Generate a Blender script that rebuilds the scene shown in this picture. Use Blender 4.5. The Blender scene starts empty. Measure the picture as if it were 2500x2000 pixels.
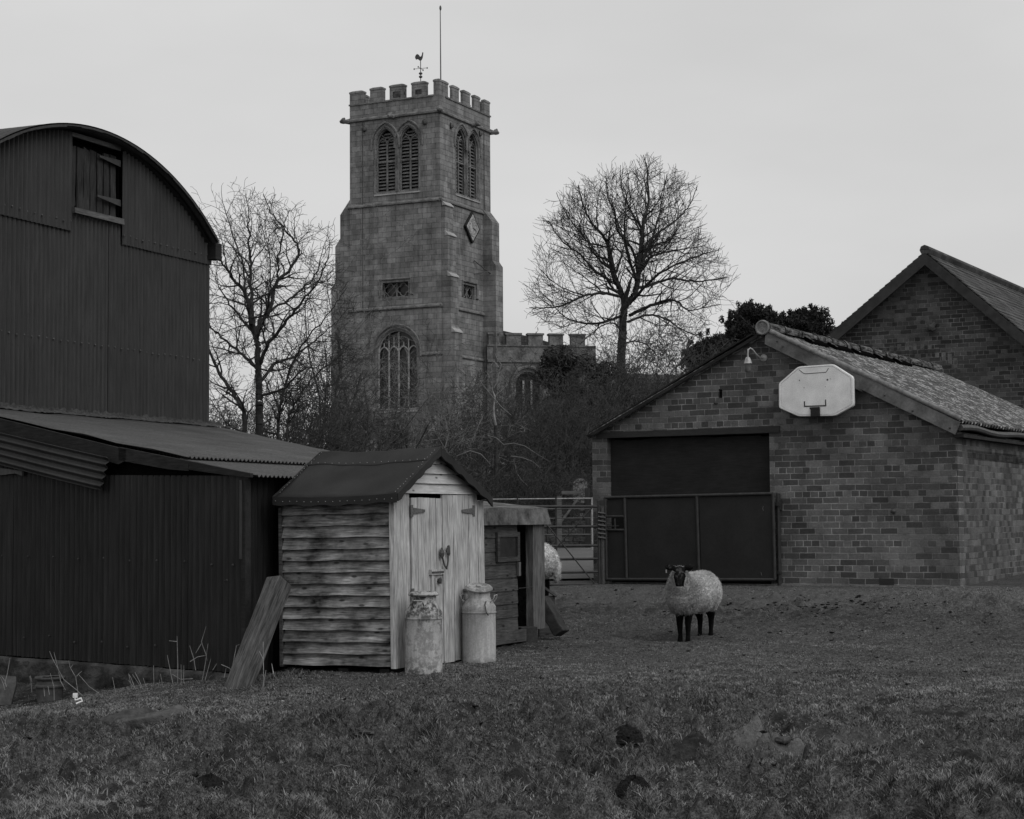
import bpy, math, random
import numpy as np
from mathutils import Vector, Matrix
from mathutils.geometry import tessellate_polygon
random.seed(7); rng = np.random.default_rng(7)
SC = bpy.context.scene
COL = SC.collection
# ---------------------------------------------------------------- camera
FPX = 4400.0; PITCH = math.atan(268/FPX); ROLL = 0.007
CAM = Vector((0, 0, 1.5))
cF = Vector((0, math.cos(PITCH), math.sin(PITCH)))
R0 = Vector((1, 0, 0)); U0 = Vector((0, -math.sin(PITCH), math.cos(PITCH)))
cR = R0*math.cos(ROLL) - U0*math.sin(ROLL)
cU = U0*math.cos(ROLL) + R0*math.sin(ROLL)
cam = bpy.data.cameras.new('camera'); camo = bpy.data.objects.new('camera', cam); COL.objects.link(camo)
cam.sensor_width = 36; cam.lens = FPX/2500*36; cam.clip_start = 0.1; cam.clip_end = 3000
camo.matrix_world = Matrix(((cR.x, cU.x, -cF.x, CAM.x), (cR.y, cU.y, -cF.y, CAM.y), (cR.z, cU.z, -cF.z, CAM.z), (0, 0, 0, 1)))
SC.camera = camo
# ---------------------------------------------------------------- world, sun, exposure
SUN_DIR = Vector((0.58, -0.55, 0.90)).normalized()
wd = bpy.data.worlds.new('World'); SC.world = wd; wd.use_nodes = True
wn = wd.node_tree; wn.nodes.clear()
sky = wn.nodes.new('ShaderNodeTexSky'); sky.sky_type = 'NISHITA'; sky.sun_disc = False
sky.sun_elevation = math.asin(SUN_DIR.z); sky.sun_rotation = math.atan2(SUN_DIR.x, SUN_DIR.y)
sky.dust_density = 6; sky.air_density = 1.0
bw = wn.nodes.new('ShaderNodeRGBToBW'); wn.links.new(sky.outputs[0], bw.inputs[0])
# cloud deck: an even grey veil over the clear sky, with faint broad clouds
tc = wn.nodes.new('ShaderNodeTexCoord'); cn = wn.nodes.new('ShaderNodeTexNoise'); cn.inputs['Scale'].default_value = 3.0; cn.inputs['Detail'].default_value = 4
cmap = wn.nodes.new('ShaderNodeMapping'); cmap.inputs['Scale'].default_value = (1, 1, 3)
wn.links.new(tc.outputs['Generated'], cmap.inputs[0]); wn.links.new(cmap.outputs[0], cn.inputs['Vector'])
cr = wn.nodes.new('ShaderNodeMapRange'); cr.inputs['From Min'].default_value = 0.3; cr.inputs['From Max'].default_value = 0.7
cr.inputs['To Min'].default_value = 6.45; cr.inputs['To Max'].default_value = 7.4
wn.links.new(cn.outputs[0], cr.inputs['Value'])
mx = wn.nodes.new('ShaderNodeMix'); mx.data_type = 'FLOAT'; mx.inputs[0].default_value = 0.93
wn.links.new(bw.outputs[0], mx.inputs[2]); wn.links.new(cr.outputs[0], mx.inputs[3])
bg = wn.nodes.new('ShaderNodeBackground'); bg.inputs['Strength'].default_value = 0.1
wo = wn.nodes.new('ShaderNodeOutputWorld'); wn.links.new(mx.outputs[0], bg.inputs[0]); wn.links.new(bg.outputs[0], wo.inputs[0])
sl = bpy.data.lights.new('sun', 'SUN'); sl.energy = 1.5; sl.angle = math.radians(50); sl.color = (1, 1, 1)
so = bpy.data.objects.new('sun', sl); COL.objects.link(so); so.rotation_euler = SUN_DIR.to_track_quat('Z', 'Y').to_euler(); so.location = (20, -10, 30)
SC.view_settings.view_transform = 'Standard'; SC.view_settings.look = 'None'; SC.view_settings.exposure = 0.0; SC.view_settings.gamma = 1
SC.cycles.max_bounces = 4; SC.cycles.diffuse_bounces = 2; SC.cycles.glossy_bounces = 2
# ---------------------------------------------------------------- helpers
def ray(px, py):
    return cF + cR*((px-1250)/FPX) + cU*((1000-py)/FPX)
def at(px, py, Y):
    v = ray(px, py); return CAM + v*((Y-CAM.y)/v.y)
class Frame:
    def __init__(s, O, ex, roll=0.0):
        e = Vector((ex[0], ex[1], 0)).normalized(); y = Vector((-e.y, e.x, 0)); z = Vector((0, 0, 1))
        if roll:
            q = Matrix.Rotation(roll, 3, y); e = q @ e; z = q @ z
        s.O = Vector(O); s.R = Matrix((e, y, z)).transposed(); s.Ri = s.R.transposed()
    def loc(s, p): return s.Ri @ (Vector(p) - s.O)
    def w(s, p): return s.O + s.R @ Vector(p)
    def hit(s, px, py, ax=1, val=0.0):
        o = s.Ri @ (CAM - s.O); d = s.Ri @ ray(px, py); t = (val - o[ax])/d[ax]; return o + d*t
    def mat(s): return Matrix.Translation(s.O) @ s.R.to_4x4()
def hashn(ix, iy, s):
    v = np.sin(ix*127.1 + iy*311.7 + s*74.7)*43758.5453; return v - np.floor(v)
def vn(x, y, s=0):
    ix = np.floor(x); iy = np.floor(y); fx = x-ix; fy = y-iy; fx = fx*fx*(3-2*fx); fy = fy*fy*(3-2*fy)
    a = hashn(ix, iy, s); b = hashn(ix+1, iy, s); c = hashn(ix, iy+1, s); d = hashn(ix+1, iy+1, s)
    return (a*(1-fx)+b*fx)*(1-fy) + (c*(1-fx)+d*fx)*fy
def fbm(x, y, s=0, o=4):
    r = 0; a = .5; t = 0
    for k in range(o): r = r + a*vn(x*2**k, y*2**k, s+k*9); t += a; a *= .5
    return r/t
BC = np.array((5.78, 23.4)); BN = np.array((-.494, -.8695))     # near corner of the brick barn, its outward front normal
def barn_d(x, y): return (x-BC[0])*BN[0] + (y-BC[1])*BN[1]
def terr(x, y):
    x = np.asarray(x, float); y = np.asarray(y, float)
    d = barn_d(x, y)
    z = np.interp(d, [-60, -16, -13.5, 0, 1, 1.7, 3, 4.5, 6, 9, 12, 60], [2.4, 1.45, .92, .58, .54, .45, .30, .137, .145, .145, .07, -.2])
    z = z + np.interp(y, [0, 30, 80, 500, 2000], [0, 0, .2, 4, 18])
    z = z - .42*np.exp(-((x+5.3)/2.0)**2 - (np.where(y < 18, (y-18)/4.0, (y-18)/3.0))**2)
    z = z + .10*np.exp(-((x-5.5)/1.6)**2 - ((y-21.3)/1.2)**2)
    return z
def tz(x, y): return float(terr(x, y))
def clod(x, y):
    n = fbm(x*1.3, y*1.3, 3, 3)-.5; m = fbm(x*6, y*6, 11, 3); c = fbm(x*17, y*17, 21, 2)
    rough = np.clip((fbm(x*.45+3, y*.45, 31, 2)-.38)*4, 0, 1)*np.clip((15.5-y)/3, .12, 1)
    nf = np.clip((17-y)/4, .35, 1)
    return n*.06*nf + rough*(np.clip(m-.50, 0, 1)*.55 - np.clip(.45-m, 0, 1)*.48) + (c-.5)*.034*nf + (fbm(x*9, y*9, 23, 2)-.5)*.05*nf
class MB:
    def __init__(s): s.v = []; s.f = []; s.m = []; s.cm = 0
    def add(s, vs, fs):
        b = len(s.v); s.v += [tuple(p) for p in vs]; s.f += [tuple(b+i for i in f) for f in fs]; s.m += [s.cm]*len(fs); return s
    def box(s, x0, x1, y0, y1, z0, z1):
        return s.add([(x0,y0,z0),(x1,y0,z0),(x1,y1,z0),(x0,y1,z0),(x0,y0,z1),(x1,y0,z1),(x1,y1,z1),(x0,y1,z1)],
                     [(0,3,2,1),(4,5,6,7),(0,1,5,4),(1,2,6,5),(2,3,7,6),(3,0,4,7)])
    def hexa(s, a, b):      # two quads (4 pts each)
        return s.add(list(a)+list(b), [(0,3,2,1),(4,5,6,7),(0,1,5,4),(1,2,6,5),(2,3,7,6),(3,0,4,7)])
    def prism(s, poly, a0, a1, ax=1, holes=()):
        """poly in the two other axes (u,z) extruded along axis ax from a0 to a1"""
        def P(u, z, a): return (u, a, z) if ax == 1 else ((a, u, z) if ax == 0 else (u, z, a))
        loops = [poly]+list(holes)
        tri = tessellate_polygon([[Vector((p[0], p[1], 0)) for p in l] for l in loops])
        flat = [p for l in loops for p in l]; n = len(flat)
        fs = [tuple(t) for t in tri] + [tuple(n+i for i in reversed(t)) for t in tri]
        b = 0
        for l in loops:
            k = len(l); fs += [(b+i, b+(i+1) % k, n+b+(i+1) % k, n+b+i) for i in range(k)]; b += k
        return s.add([P(p[0], p[1], a0) for p in flat]+[P(p[0], p[1], a1) for p in flat], fs)
    def tube(s, pts, r, n=8, cap=True):
        pts = [Vector(p) for p in pts]; k = len(pts); rr = r if isinstance(r, (list, tuple)) else [r]*k
        vs = []; ref = None
        for i, p in enumerate(pts):
            t = (pts[min(i+1, k-1)]-pts[max(i-1, 0)]).normalized()
            if ref is None: ref = t.orthogonal().normalized()
            ref = (ref - t*ref.dot(t)).normalized(); b = t.cross(ref)
            for j in range(n):
                a = 2*math.pi*j/n; vs.append(p + (ref*math.cos(a)+b*math.sin(a))*rr[i])
        fs = [(i*n+j, i*n+(j+1) % n, (i+1)*n+(j+1) % n, (i+1)*n+j) for i in range(k-1) for j in range(n)]
        if cap: fs += [tuple(range(n-1, -1, -1)), tuple((k-1)*n+j for j in range(n))]
        return s.add(vs, fs)
    def lathe(s, prof, n=32, c=(0, 0, 0), wob=0):
        vs = []; k = len(prof)
        for i, (r, z) in enumerate(prof):
            for j in range(n):
                a = 2*math.pi*j/n; q = r*(1+wob*math.sin(3*a+z*9)); vs.append((c[0]+q*math.cos(a), c[1]+q*math.sin(a), c[2]+z))
        fs = [(i*n+j, i*n+(j+1) % n, (i+1)*n+(j+1) % n, (i+1)*n+j) for i in range(k-1) for j in range(n)]
        fs += [tuple(range(n-1, -1, -1)), tuple((k-1)*n+j for j in range(n))]
        return s.add(vs, fs)
    def grid(s, fn, nu, nv):
        vs = [fn(i/nu, j/nv) for j in range(nv+1) for i in range(nu+1)]
        return s.add(vs, [(j*(nu+1)+i, j*(nu+1)+i+1, (j+1)*(nu+1)+i+1, (j+1)*(nu+1)+i) for j in range(nv) for i in range(nu)])
    def blob(s, c, r, seed=0, amp=.15, nu=14, nv=9, R=None):
        c = Vector(c)
        def f(u, v):
            a = 2*math.pi*u; b = math.pi*(v-.5); a = 0 if u == 1 else a
            d = Vector((math.cos(b)*math.cos(a), math.cos(b)*math.sin(a), math.sin(b)))
            k = 1+amp*math.sin(d.x*5+seed)*math.cos(d.y*4+seed*2)+amp*.7*math.sin(d.z*7+seed*3+d.x*6)
            p = Vector((d.x*r[0]*k, d.y*r[1]*k, d.z*r[2]*k))
            if R is not None: p = R @ p
            return c+p
        return s.grid(f, nu, nv)
    def build(s, name, mats, parent=None, smooth=False, label=None):
        me = bpy.data.meshes.new(name); me.from_pydata(s.v, [], s.f)
        mats = mats if isinstance(mats, (list, tuple)) else [mats]
        for m in mats: me.materials.append(m)
        if len(mats) > 1: me.polygons.foreach_set('material_index', s.m)
        if smooth: me.polygons.foreach_set('use_smooth', [True]*len(me.polygons))
        me.validate(); me.update()
        if smooth: me.set_sharp_from_angle(angle=math.radians(38))
        o = bpy.data.objects.new(name, me); COL.objects.link(o)
        if parent is not None: o.parent = parent
        if label: o['label'] = label
        return o
def np_mesh(name, V, F, mats, parent=None, tone=None, smooth=False):
    me = bpy.data.meshes.new(name); V = np.ascontiguousarray(V, np.float32); F = np.asarray(F, np.int32)
    me.vertices.add(len(V)); me.vertices.foreach_set('co', V.ravel())
    k = F.shape[1]; me.loops.add(F.size); me.loops.foreach_set('vertex_index', F.ravel())
    me.polygons.add(len(F)); me.polygons.foreach_set('loop_start', np.arange(len(F), dtype=np.int32)*k)
    me.update(calc_edges=True); me.validate()
    if smooth: me.polygons.foreach_set('use_smooth', np.ones(len(me.polygons), bool))
    if tone is not None:
        a = me.attributes.new('tone', 'FLOAT', 'POINT'); a.data.foreach_set('value', np.ascontiguousarray(tone, np.float32))
    for m in (mats if isinstance(mats, (list, tuple)) else [mats]): me.materials.append(m)
    o = bpy.data.objects.new(name, me); COL.objects.link(o)
    if parent is not None: o.parent = parent
    return o
def thing(name, label, cat, fr=None, loc=None, rz=0, group=None):
    o = bpy.data.objects.new(name, None); COL.objects.link(o); o.empty_display_size = .3
    if fr is not None: o.matrix_world = fr.mat()
    elif loc is not None: o.location = loc; o.rotation_euler = (0, 0, rz)
    o['label'] = label; o['category'] = cat
    if group: o['group'] = group
    return o
def tag(o, label, cat, group=None, kind=None):
    if label: o['label'] = label
    if cat: o['category'] = cat
    if group: o['group'] = group
    if kind: o['kind'] = kind
    return o
# ---------------------------------------------------------------- materials
class NT:
    def __init__(s, name, rough=.85, spec=.25):
        s.mat = bpy.data.materials.new(name); s.mat.use_nodes = True; s.t = s.mat.node_tree; s.n = s.t.nodes
        s.b = s.n['Principled BSDF']; s.b.inputs['Roughness'].default_value = rough; s.b.inputs['Specular IOR Level'].default_value = spec
        s.tc = s.n.new('ShaderNodeTexCoord'); s.obj = s.tc.outputs['Object']
    def L(s, a, b): s.t.links.new(a, b)
    def coord(s, mode='xyz', scale=(1, 1, 1)):
        v = s.obj
        if mode != 'xyz':
            sp = s.n.new('ShaderNodeSeparateXYZ'); s.L(v, sp.inputs[0]); cb = s.n.new('ShaderNodeCombineXYZ')
            for i, c in enumerate(mode): s.L(sp.outputs['xyz'.index(c)], cb.inputs[i])
            v = cb.outputs[0]
        mp = s.n.new('ShaderNodeMapping'); mp.inputs['Scale'].default_value = scale; s.L(v, mp.inputs[0]); return mp.outputs[0]
    def noise(s, scale, detail=4, v=None, rough=.55, dist=0):
        n = s.n.new('ShaderNodeTexNoise'); n.inputs['Scale'].default_value = scale; n.inputs['Detail'].default_value = detail
        n.inputs['Roughness'].default_value = rough; n.inputs['Distortion'].default_value = dist
        s.L(v if v is not None else s.obj, n.inputs['Vector']); return n.outputs[0]
    def vor(s, scale, v=None, feat='F1', out='Distance'):
        n = s.n.new('ShaderNodeTexVoronoi'); n.feature = feat; n.inputs['Scale'].default_value = scale
        s.L(v if v is not None else s.obj, n.inputs['Vector']); return n.outputs[out]
    def rng(s, x, a, b, c, d):
        m = s.n.new('ShaderNodeMapRange'); s.L(x, m.inputs[0])
        for i, q in enumerate((a, b, c, d)): m.inputs[i+1].default_value = q
        return m.outputs[0]
    def math(s, op, a, b=None):
        m = s.n.new('ShaderNodeMath'); m.operation = op
        for i, q in enumerate((a, b)):
            if q is None: continue
            if isinstance(q, (int, float)): m.inputs[i].default_value = q
            else: s.L(q, m.inputs[i])
        return m.outputs[0]
    def mul(s, a, b): return s.math('MULTIPLY', a, b)
    def col(s, x): s.L(x, s.b.inputs['Base Color'])
    def bump(s, x, st=.5, d=.01):
        b = s.n.new('ShaderNodeBump'); b.inputs['Strength'].default_value = st; b.inputs['Distance'].default_value = d
        s.L(x, b.inputs['Height']); s.L(b.outputs[0], s.b.inputs['Normal'])
def M_simple(name, base, var=.25, scale=8, rough=.8, spec=.25, bump=.3, bd=.005, metal=0, mode='xyz', sc=(1, 1, 1), fine=40):
    m = NT(name, rough, spec); v = m.coord(mode, sc)
    a = m.noise(scale, 5, v); b = m.noise(fine, 3, v)
    m.col(m.mul(m.rng(a, .3, .7, base*(1-var), base*(1+var)), m.rng(b, .3, .7, .85, 1.15)))
    m.bump(b, bump, bd); m.b.inputs['Metallic'].default_value = metal
    return m.mat
def M_brick(name, mode, lo, hi, mortar, bw=.228, bh=.083, ms=.011, seed=0, sq=True, wear=.3, light=.0, stain=0):
    m = NT(name, .9, .15)
    v0 = m.coord(mode)
    # wandering courses
    dn = m.n.new('ShaderNodeTexNoise'); dn.inputs['Scale'].default_value = 2.2; dn.inputs['Detail'].default_value = 5; m.L(v0, dn.inputs['Vector'])
    vm = m.n.new('ShaderNodeVectorMath'); vm.operation = 'MULTIPLY_ADD'; m.L(dn.outputs['Color'], vm.inputs[0]); vm.inputs[1].default_value = (.035, .022, 0); m.L(v0, vm.inputs[2])
    off = m.n.new('ShaderNodeVectorMath'); off.operation = 'ADD'; off.inputs[1].default_value = (seed*.37, 0, 0); m.L(vm.outputs[0], off.inputs[0])
    br = m.n.new('ShaderNodeTexBrick'); m.L(off.outputs[0], br.inputs['Vector'])
    br.inputs['Scale'].default_value = 1; br.inputs['Brick Width'].default_value = bw; br.inputs['Row Height'].default_value = bh
    br.inputs['Mortar Size'].default_value = ms/2; br.inputs['Mortar Smooth'].default_value = .35
    br.offset = .5; br.inputs['Bias'].default_value = -.15
    if sq: br.squash = .5; br.squash_frequency = 4
    br.inputs['Color1'].default_value = (lo, lo, lo, 1); br.inputs['Color2'].default_value = (hi, hi, hi, 1); br.inputs['Mortar'].default_value = (0, 0, 0, 1)
    wv = m.noise(1.1, 5, v0); fn = m.noise(38, 4, v0, .7); md = m.noise(5, 5, v0, .7)
    bc = m.n.new('ShaderNodeRGBToBW'); m.L(br.outputs['Color'], bc.inputs[0])
    body = m.mul(m.mul(bc.outputs[0], m.rng(wv, .3, .7, 1-wear, 1+wear)), m.mul(m.rng(fn, .25, .75, .72, 1.28), m.rng(md, .3, .7, .8, 1.2)))
    wv2 = m.noise(.55, 4, v0, .6); mo = m.mul(m.mul(m.rng(md, .35, .65, mortar*.45, mortar*1.25), m.rng(fn, .3, .7, .8, 1.2)), m.rng(wv2, .38, .62, .45, 1.15))
    x = m.n.new('ShaderNodeMix'); x.data_type = 'FLOAT'; m.L(br.outputs['Fac'], x.inputs[0]); m.L(body, x.inputs[2]); m.L(mo, x.inputs[3])
    o_ = x.outputs[0]
    if stain:
        sv = m.coord(mode, (1.3, .22, 1)); o_ = m.mul(o_, m.rng(m.noise(1.6, 6, sv, .65), .42, .62, 1.12, 1-stain)); o_ = m.mul(o_, m.rng(m.noise(.9, 5, v0, .7), .5, .66, 1.05, 1-stain*.7))
    m.col(o_)
    h = m.math('ADD', m.mul(br.outputs['Fac'], -1.0), m.mul(fn, .5)); m.bump(h, .7, .012)
    return m.mat
def M_wood(name, base, grain, var, mode, along, knots=True, blotch=.4, rough=.85):
    """mode: local axes; first axis runs along the grain"""
    m = NT(name, rough, .15); v = m.coord(mode, (1.6, 22, 22)); v2 = m.coord(mode, (2.2, 3.5, 3.5)); v3 = m.coord(mode, (5, 13, 13))
    g = m.noise(3.0, 7, v, .65, .6); bl = m.noise(1.4, 4, v2, .6)
    c = m.mul(m.rng(g, .35, .68, base*(1-grain), base*(1+grain)), m.rng(bl, .32, .68, 1-blotch, 1+blotch))
    if knots:
        k = m.vor(1.0, v3); c = m.mul(c, m.rng(k, .10, .2, .25, 1.0))
    m.col(c); m.bump(g, .5, .004); return m.mat
def M_metal(name, base, mode='xyz', streak=.3, rough=.6, spec=.3, bottom=None, stain=.0):
    m = NT(name, rough, spec); v = m.coord(mode, (14, 14, .8)); s_ = m.noise(2.5, 5, v, .6); n2 = m.noise(1.3, 4); n3 = m.noise(60, 3)
    c = m.mul(m.mul(m.rng(s_, .3, .7, base*(1-streak), base*(1+streak)), m.rng(n2, .3, .7, .82, 1.18)), m.rng(n3, .3, .7, .88, 1.12))
    sp = m.vor(9.0); c = m.mul(c, m.rng(sp, .05, .09, .45, 1.0))
    if bottom is not None:      # chalky scuffs along the bottom edge of the sheets
        sx = m.n.new('ShaderNodeSeparateXYZ'); m.L(m.obj, sx.inputs[0])
        fo = m.rng(sx.outputs[2], bottom, bottom+.13, 1, 0); q = m.mul(fo, m.rng(s_, .5, .72, 0, 1))
        c = m.math('ADD', c, m.mul(q, base*2.2))
    m.col(c); m.bump(n3, .15, .002); return m.mat
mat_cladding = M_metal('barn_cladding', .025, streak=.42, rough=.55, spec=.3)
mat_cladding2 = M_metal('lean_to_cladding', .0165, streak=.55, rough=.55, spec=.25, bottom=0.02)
mat_roofsheet = M_metal('corrugated_roof_sheet', .062, streak=.3, rough=.65, spec=.25)
mat_loose = M_metal('loose_sheet', .035, streak=.25, rough=.6, spec=.2)
mat_flash = M_simple('bitumen_flashing', .06, .35, 9, .9, .1, 1, .02)
mat_darkwood = M_wood('old_dark_wood', .03, .5, .3, 'zxy', 0, False, .35)
mat_greywood = M_wood('grey_weathered_wood', .10, .4, .3, 'xyz', 0, False, .25)
mat_fascia = M_wood('dark_fascia_wood', .022, .4, .3, 'xyz', 0, False, .3)
mat_shadeblack = M_simple('shade_black', .004, .1, 3, 1, 0, 0)  # near-black colour standing in for shade in openings and gaps
mat_plinth = M_simple('rubble_plinth_stone', .055, .7, 3.2, .95, .1, 1, .04, fine=13)
mat_shedside = M_wood('weatherboard', .155, .6, .3, 'xyz', 0, True, .95)
mat_shedfront = M_wood('pale_door_plank', .36, .42, .3, 'zyx', 0, False, .18)
mat_gable = M_wood('pale_gable_board', .42, .22, .3, 'yxz', 0, True, .12)
mat_felt = M_simple('roofing_felt', .026, .22, 2.5, .9, .12, .5, .004, fine=160)
mat_nail = M_simple('galvanised_nail', .22, .1, 3, .4, .5, 0)
mat_iron = M_simple('rusted_iron', .05, .4, 20, .6, .4, .3)
mat_hut = M_wood('hut_boards', .055, .45, .3, 'xyz', 0, True, .35)
mat_hutpost = M_wood('hut_post', .10, .55, .3, 'zxy', 0, False, .2)
mat_hutframe = M_wood('hut_window_frame', .045, .5, .3, 'xyz', 0, False, .3)
mat_hutroof = M_simple('lichened_felt_edge', .095, .75, 7, .9, .1, .6, .008, fine=50)
mat_hutdark = mat_hut
mat_sleeper = M_wood('sleeper_oak', .07, .65, .3, 'xyz', 0, False, .25)
mat_block = M_simple('dark_block', .035, .3, 9, .9, .1, .5)
mat_brickF = M_brick('barn_brick_front', 'xzy', .055, .165, .28, ms=.013)
mat_brickS = M_brick('barn_brick_side', 'yzx', .048, .145, .17, bw=.15, sq=False, seed=3)
mat_brickH = M_brick('house_brick', 'xzy', .035, .105, .20, ms=.013, seed=5, wear=.3)
mat_lintel = M_simple('painted_lintel', .03, .2, 6, .7, .2, .2, sc=(1, 4, 4))
mat_board = M_wood('door_board_paint', .020, .22, .2, 'xyz', 0, False, .2, rough=.7)
mat_gate = M_simple('gate_paint', .03, .3, 14, .55, .35, .2)
mat_gatepanel = M_simple('gate_sheet', .016, .22, 3, .65, .3, .1)
mat_concrete = M_simple('concrete_barge', .12, .4, 5, .9, .15, .6, .006, fine=35)
mat_oldcement = M_simple('cement_cap', .17, .35, 14, .95, .1, .8, .008, fine=70)
mat_plastic = M_simple('backboard_plastic', .70, .14, 5, .5, .35, .15, .002, fine=90)
mat_black = M_simple('black_mark', .02, .2, 10, .7, .2, 0)
mat_galv = M_simple('galvanised_lamp', .3, .25, 20, .45, .5, .2)
mat_slate = M_brick('slate_roof', 'yzx', .045, .085, .025, bw=.28, bh=.13, ms=.014, sq=False, seed=9, wear=.35)
mat_verge = M_simple('verge_board', .035, .3, 8, .8, .2, .2)
mat_church = M_brick('church_ashlar', 'xzy', .14, .215, .09, bw=.52, bh=.27, ms=.018, sq=False, seed=2, wear=.22, stain=.26)
mat_churchS = M_brick('church_ashlar_side', 'yzx', .14, .215, .09, bw=.52, bh=.27, ms=.018, sq=False, seed=4, wear=.25, stain=.26)
mat_trim = M_simple('church_moulding', .14, .45, 2.2, .9, .1, .8, .05, fine=9)
mat_trimlight = M_simple('church_mullion', .30, .25, 2, .9, .1, .3, .02)
mat_louvre = M_simple('louvre_slat', .14, .3, 3, .9, .1, .2)
mat_glass = M_simple('leaded_glass', .012, .4, 6, .35, .4, .5, .01, fine=12)
mat_dial = M_simple('clock_dial', .30, .5, 5, .7, .2, .2)
mat_bark = M_simple('bark', .04, .4, 9, .95, .1, .8, .02, fine=30)
mat_twig = M_simple('twig', .058, .35, 2, .95, .1, 0)
mat_twigpale = M_simple('pale_twig', .15, .35, 2, .9, .1, 0)
mat_treetwig = M_simple('tree_twig', .035, .35, 2, .95, .1, 0)
mat_birch = M_simple('bare_pale_trunk', .20, .35, 12, .9, .1, .4)
mat_asphalt = M_simple('asphalt', .10, .12, 3, .9, .15, .3, .004, fine=90)
mat_weed = M_simple('dead_stalk', .24, .4, 14, .9, .1, .1)
mat_pot = M_simple('fired_clay', .075, .35, 12, .9, .15, .4)
mat_white = M_simple('white_litter', .75, .1, 20, .6, .3, 0)
mat_stone = M_simple('field_stone', .06, .45, 6, .95, .1, 1, .02, fine=24)
mat_mole = M_simple('turned_soil', .017, .4, 30, 1, 0, 1, .02, fine=60)
mat_eye = M_simple('eye', .01, .1, 5, .1, .8, 0)
mat_tomb = M_simple('lichened_headstone', .17, .6, 9, .95, .1, .6, .01, sc=(3, 3, .7))
mat_leafdark = M_simple('yew_leaf', .022, .5, 3, .9, .12, 0)
mat_leafmid = M_simple('ivy_leaf', .05, .5, 3, .85, .15, 0)
# more elaborate materials
def _lichen():
    m = NT('lichened_asbestos', .95, .1); v = m.coord('xyz', (1, 1, 1)); v2 = m.coord('xyz', (1.0, 2.2, 1.0))
    a = m.noise(9, 6, v2, .75); b = m.noise(30, 4, v, .8); c = m.noise(1.6, 4, v)
    sp = m.rng(a, .50, .58, 0, 1); base = m.rng(b, .3, .7, .035, .10)
    x = m.n.new('ShaderNodeMix'); x.data_type = 'FLOAT'; m.L(sp, x.inputs[0]); m.L(base, x.inputs[2]); m.L(m.rng(b, .35, .65, .14, .42), x.inputs[3])
    m.col(m.mul(x.outputs[0], m.rng(c, .3, .7, .75, 1.2))); m.bump(b, .8, .01); return m.mat
mat_lichen = _lichen()
def _ridge():
    m = NT('mossy_ridge', .95, .1); v = m.coord('xyz', (9, 2, 9)); a = m.noise(2.2, 5, v, .7, .8); b = m.noise(26, 4)
    m.col(m.mul(m.rng(a, .42, .62, .016, .17), m.rng(b, .3, .7, .7, 1.25))); m.bump(a, 1, .03); return m.mat
mat_ridge = _ridge()
def _churn(name, top, low=.12):
    m = NT(name, .7, .25); a = m.noise(11, 6, None, .75); b = m.noise(3.0, 4); f = m.noise(60, 3)
    sx = m.n.new('ShaderNodeSeparateXYZ'); m.L(m.obj, sx.inputs[0])
    st = m.noise(5, 5, m.coord('xyz', (9, 9, .9)), .6)
    grime = m.rng(a, .46, .56, 0, 1); zf = m.rng(sx.outputs[2], .36, .58, low, top)
    bot = m.rng(sx.outputs[2], .0, .12, .55, 0)
    k = m.math('ADD', zf, bot); k = m.mul(grime, k); k = m.math('SUBTRACT', 1.0, m.mul(k, .85))
    c = m.mul(m.mul(m.rng(b, .3, .7, .27, .36), m.rng(st, .3, .7, .82, 1.15)), k); c = m.mul(c, m.rng(f, .3, .7, .88, 1.12))
    m.col(c); m.bump(a, .3, .003); return m.mat
mat_churn1 = _churn('stained_churn', 1.0, .45); mat_churn2 = _churn('cleaner_churn', .35)
def _sheep():
    m = NT('fleece_and_black_points', .95, .05); sx = m.n.new('ShaderNodeSeparateXYZ'); m.L(m.obj, sx.inputs[0])
    a = m.noise(22, 5, None, .7); b = m.noise(75, 3); w = m.noise(7, 3)
    fl = m.mul(m.rng(a, .3, .7, .48, .62), m.rng(b, .3, .7, .85, 1.15))
    at_ = m.n.new('ShaderNodeAttribute'); at_.attribute_name = 'tone'
    edge = m.math('ADD', at_.outputs['Fac'], m.rng(w, .3, .7, -.18, .18)); k = m.rng(edge, .42, .58, 0, 1)
    blk = m.math('ADD', m.mul(m.rng(a, .3, .7, .006, .018), m.rng(b, .3, .7, .7, 1.3)), m.mul(m.rng(m.noise(24, 3), .50, .66, 0, .085), m.rng(sx.outputs[0], .53, .57, 0, 1)))
    x = m.n.new('ShaderNodeMix'); x.data_type = 'FLOAT'; m.L(k, x.inputs[0]); m.L(fl, x.inputs[2]); m.L(blk, x.inputs[3])
    # shade painted into the underside and brisket, plus patchy grubbiness
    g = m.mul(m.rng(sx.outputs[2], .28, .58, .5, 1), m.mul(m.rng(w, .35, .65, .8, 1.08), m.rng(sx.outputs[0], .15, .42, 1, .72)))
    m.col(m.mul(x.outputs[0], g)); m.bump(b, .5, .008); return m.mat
mat_sheep = _sheep()

def corr(mb, P, width, length, pitch, amp, nrm, nl=1, per=8):
    """corrugated sheet; P(u,v) in 0..1 -> point; u runs across the corrugations over 'width' metres"""
    n = max(8, int(width/pitch*per)); nrm = Vector(nrm)
    return mb.grid(lambda u, v: Vector(P(u, v)) + nrm*(amp*math.cos(2*math.pi*u*width/pitch)), n, nl)

# ================================================================ DUTCH BARN
fB = Frame((-6.25, 22, 0), (.3896, .921))
barn = thing('dutch_barn', 'tall dark corrugated iron barn with a curved roof at the left edge', 'barn', fB)
arcpx = [(0,350),(89,316),(148,308),(222,319),(296,346),(370,390),(444,459),(493,520),(533,600)]
A = np.array([(fB.hit(x, y, 1, -.22).x, fB.hit(x, y, 1, -.22).z) for x, y in arcpx])
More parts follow.
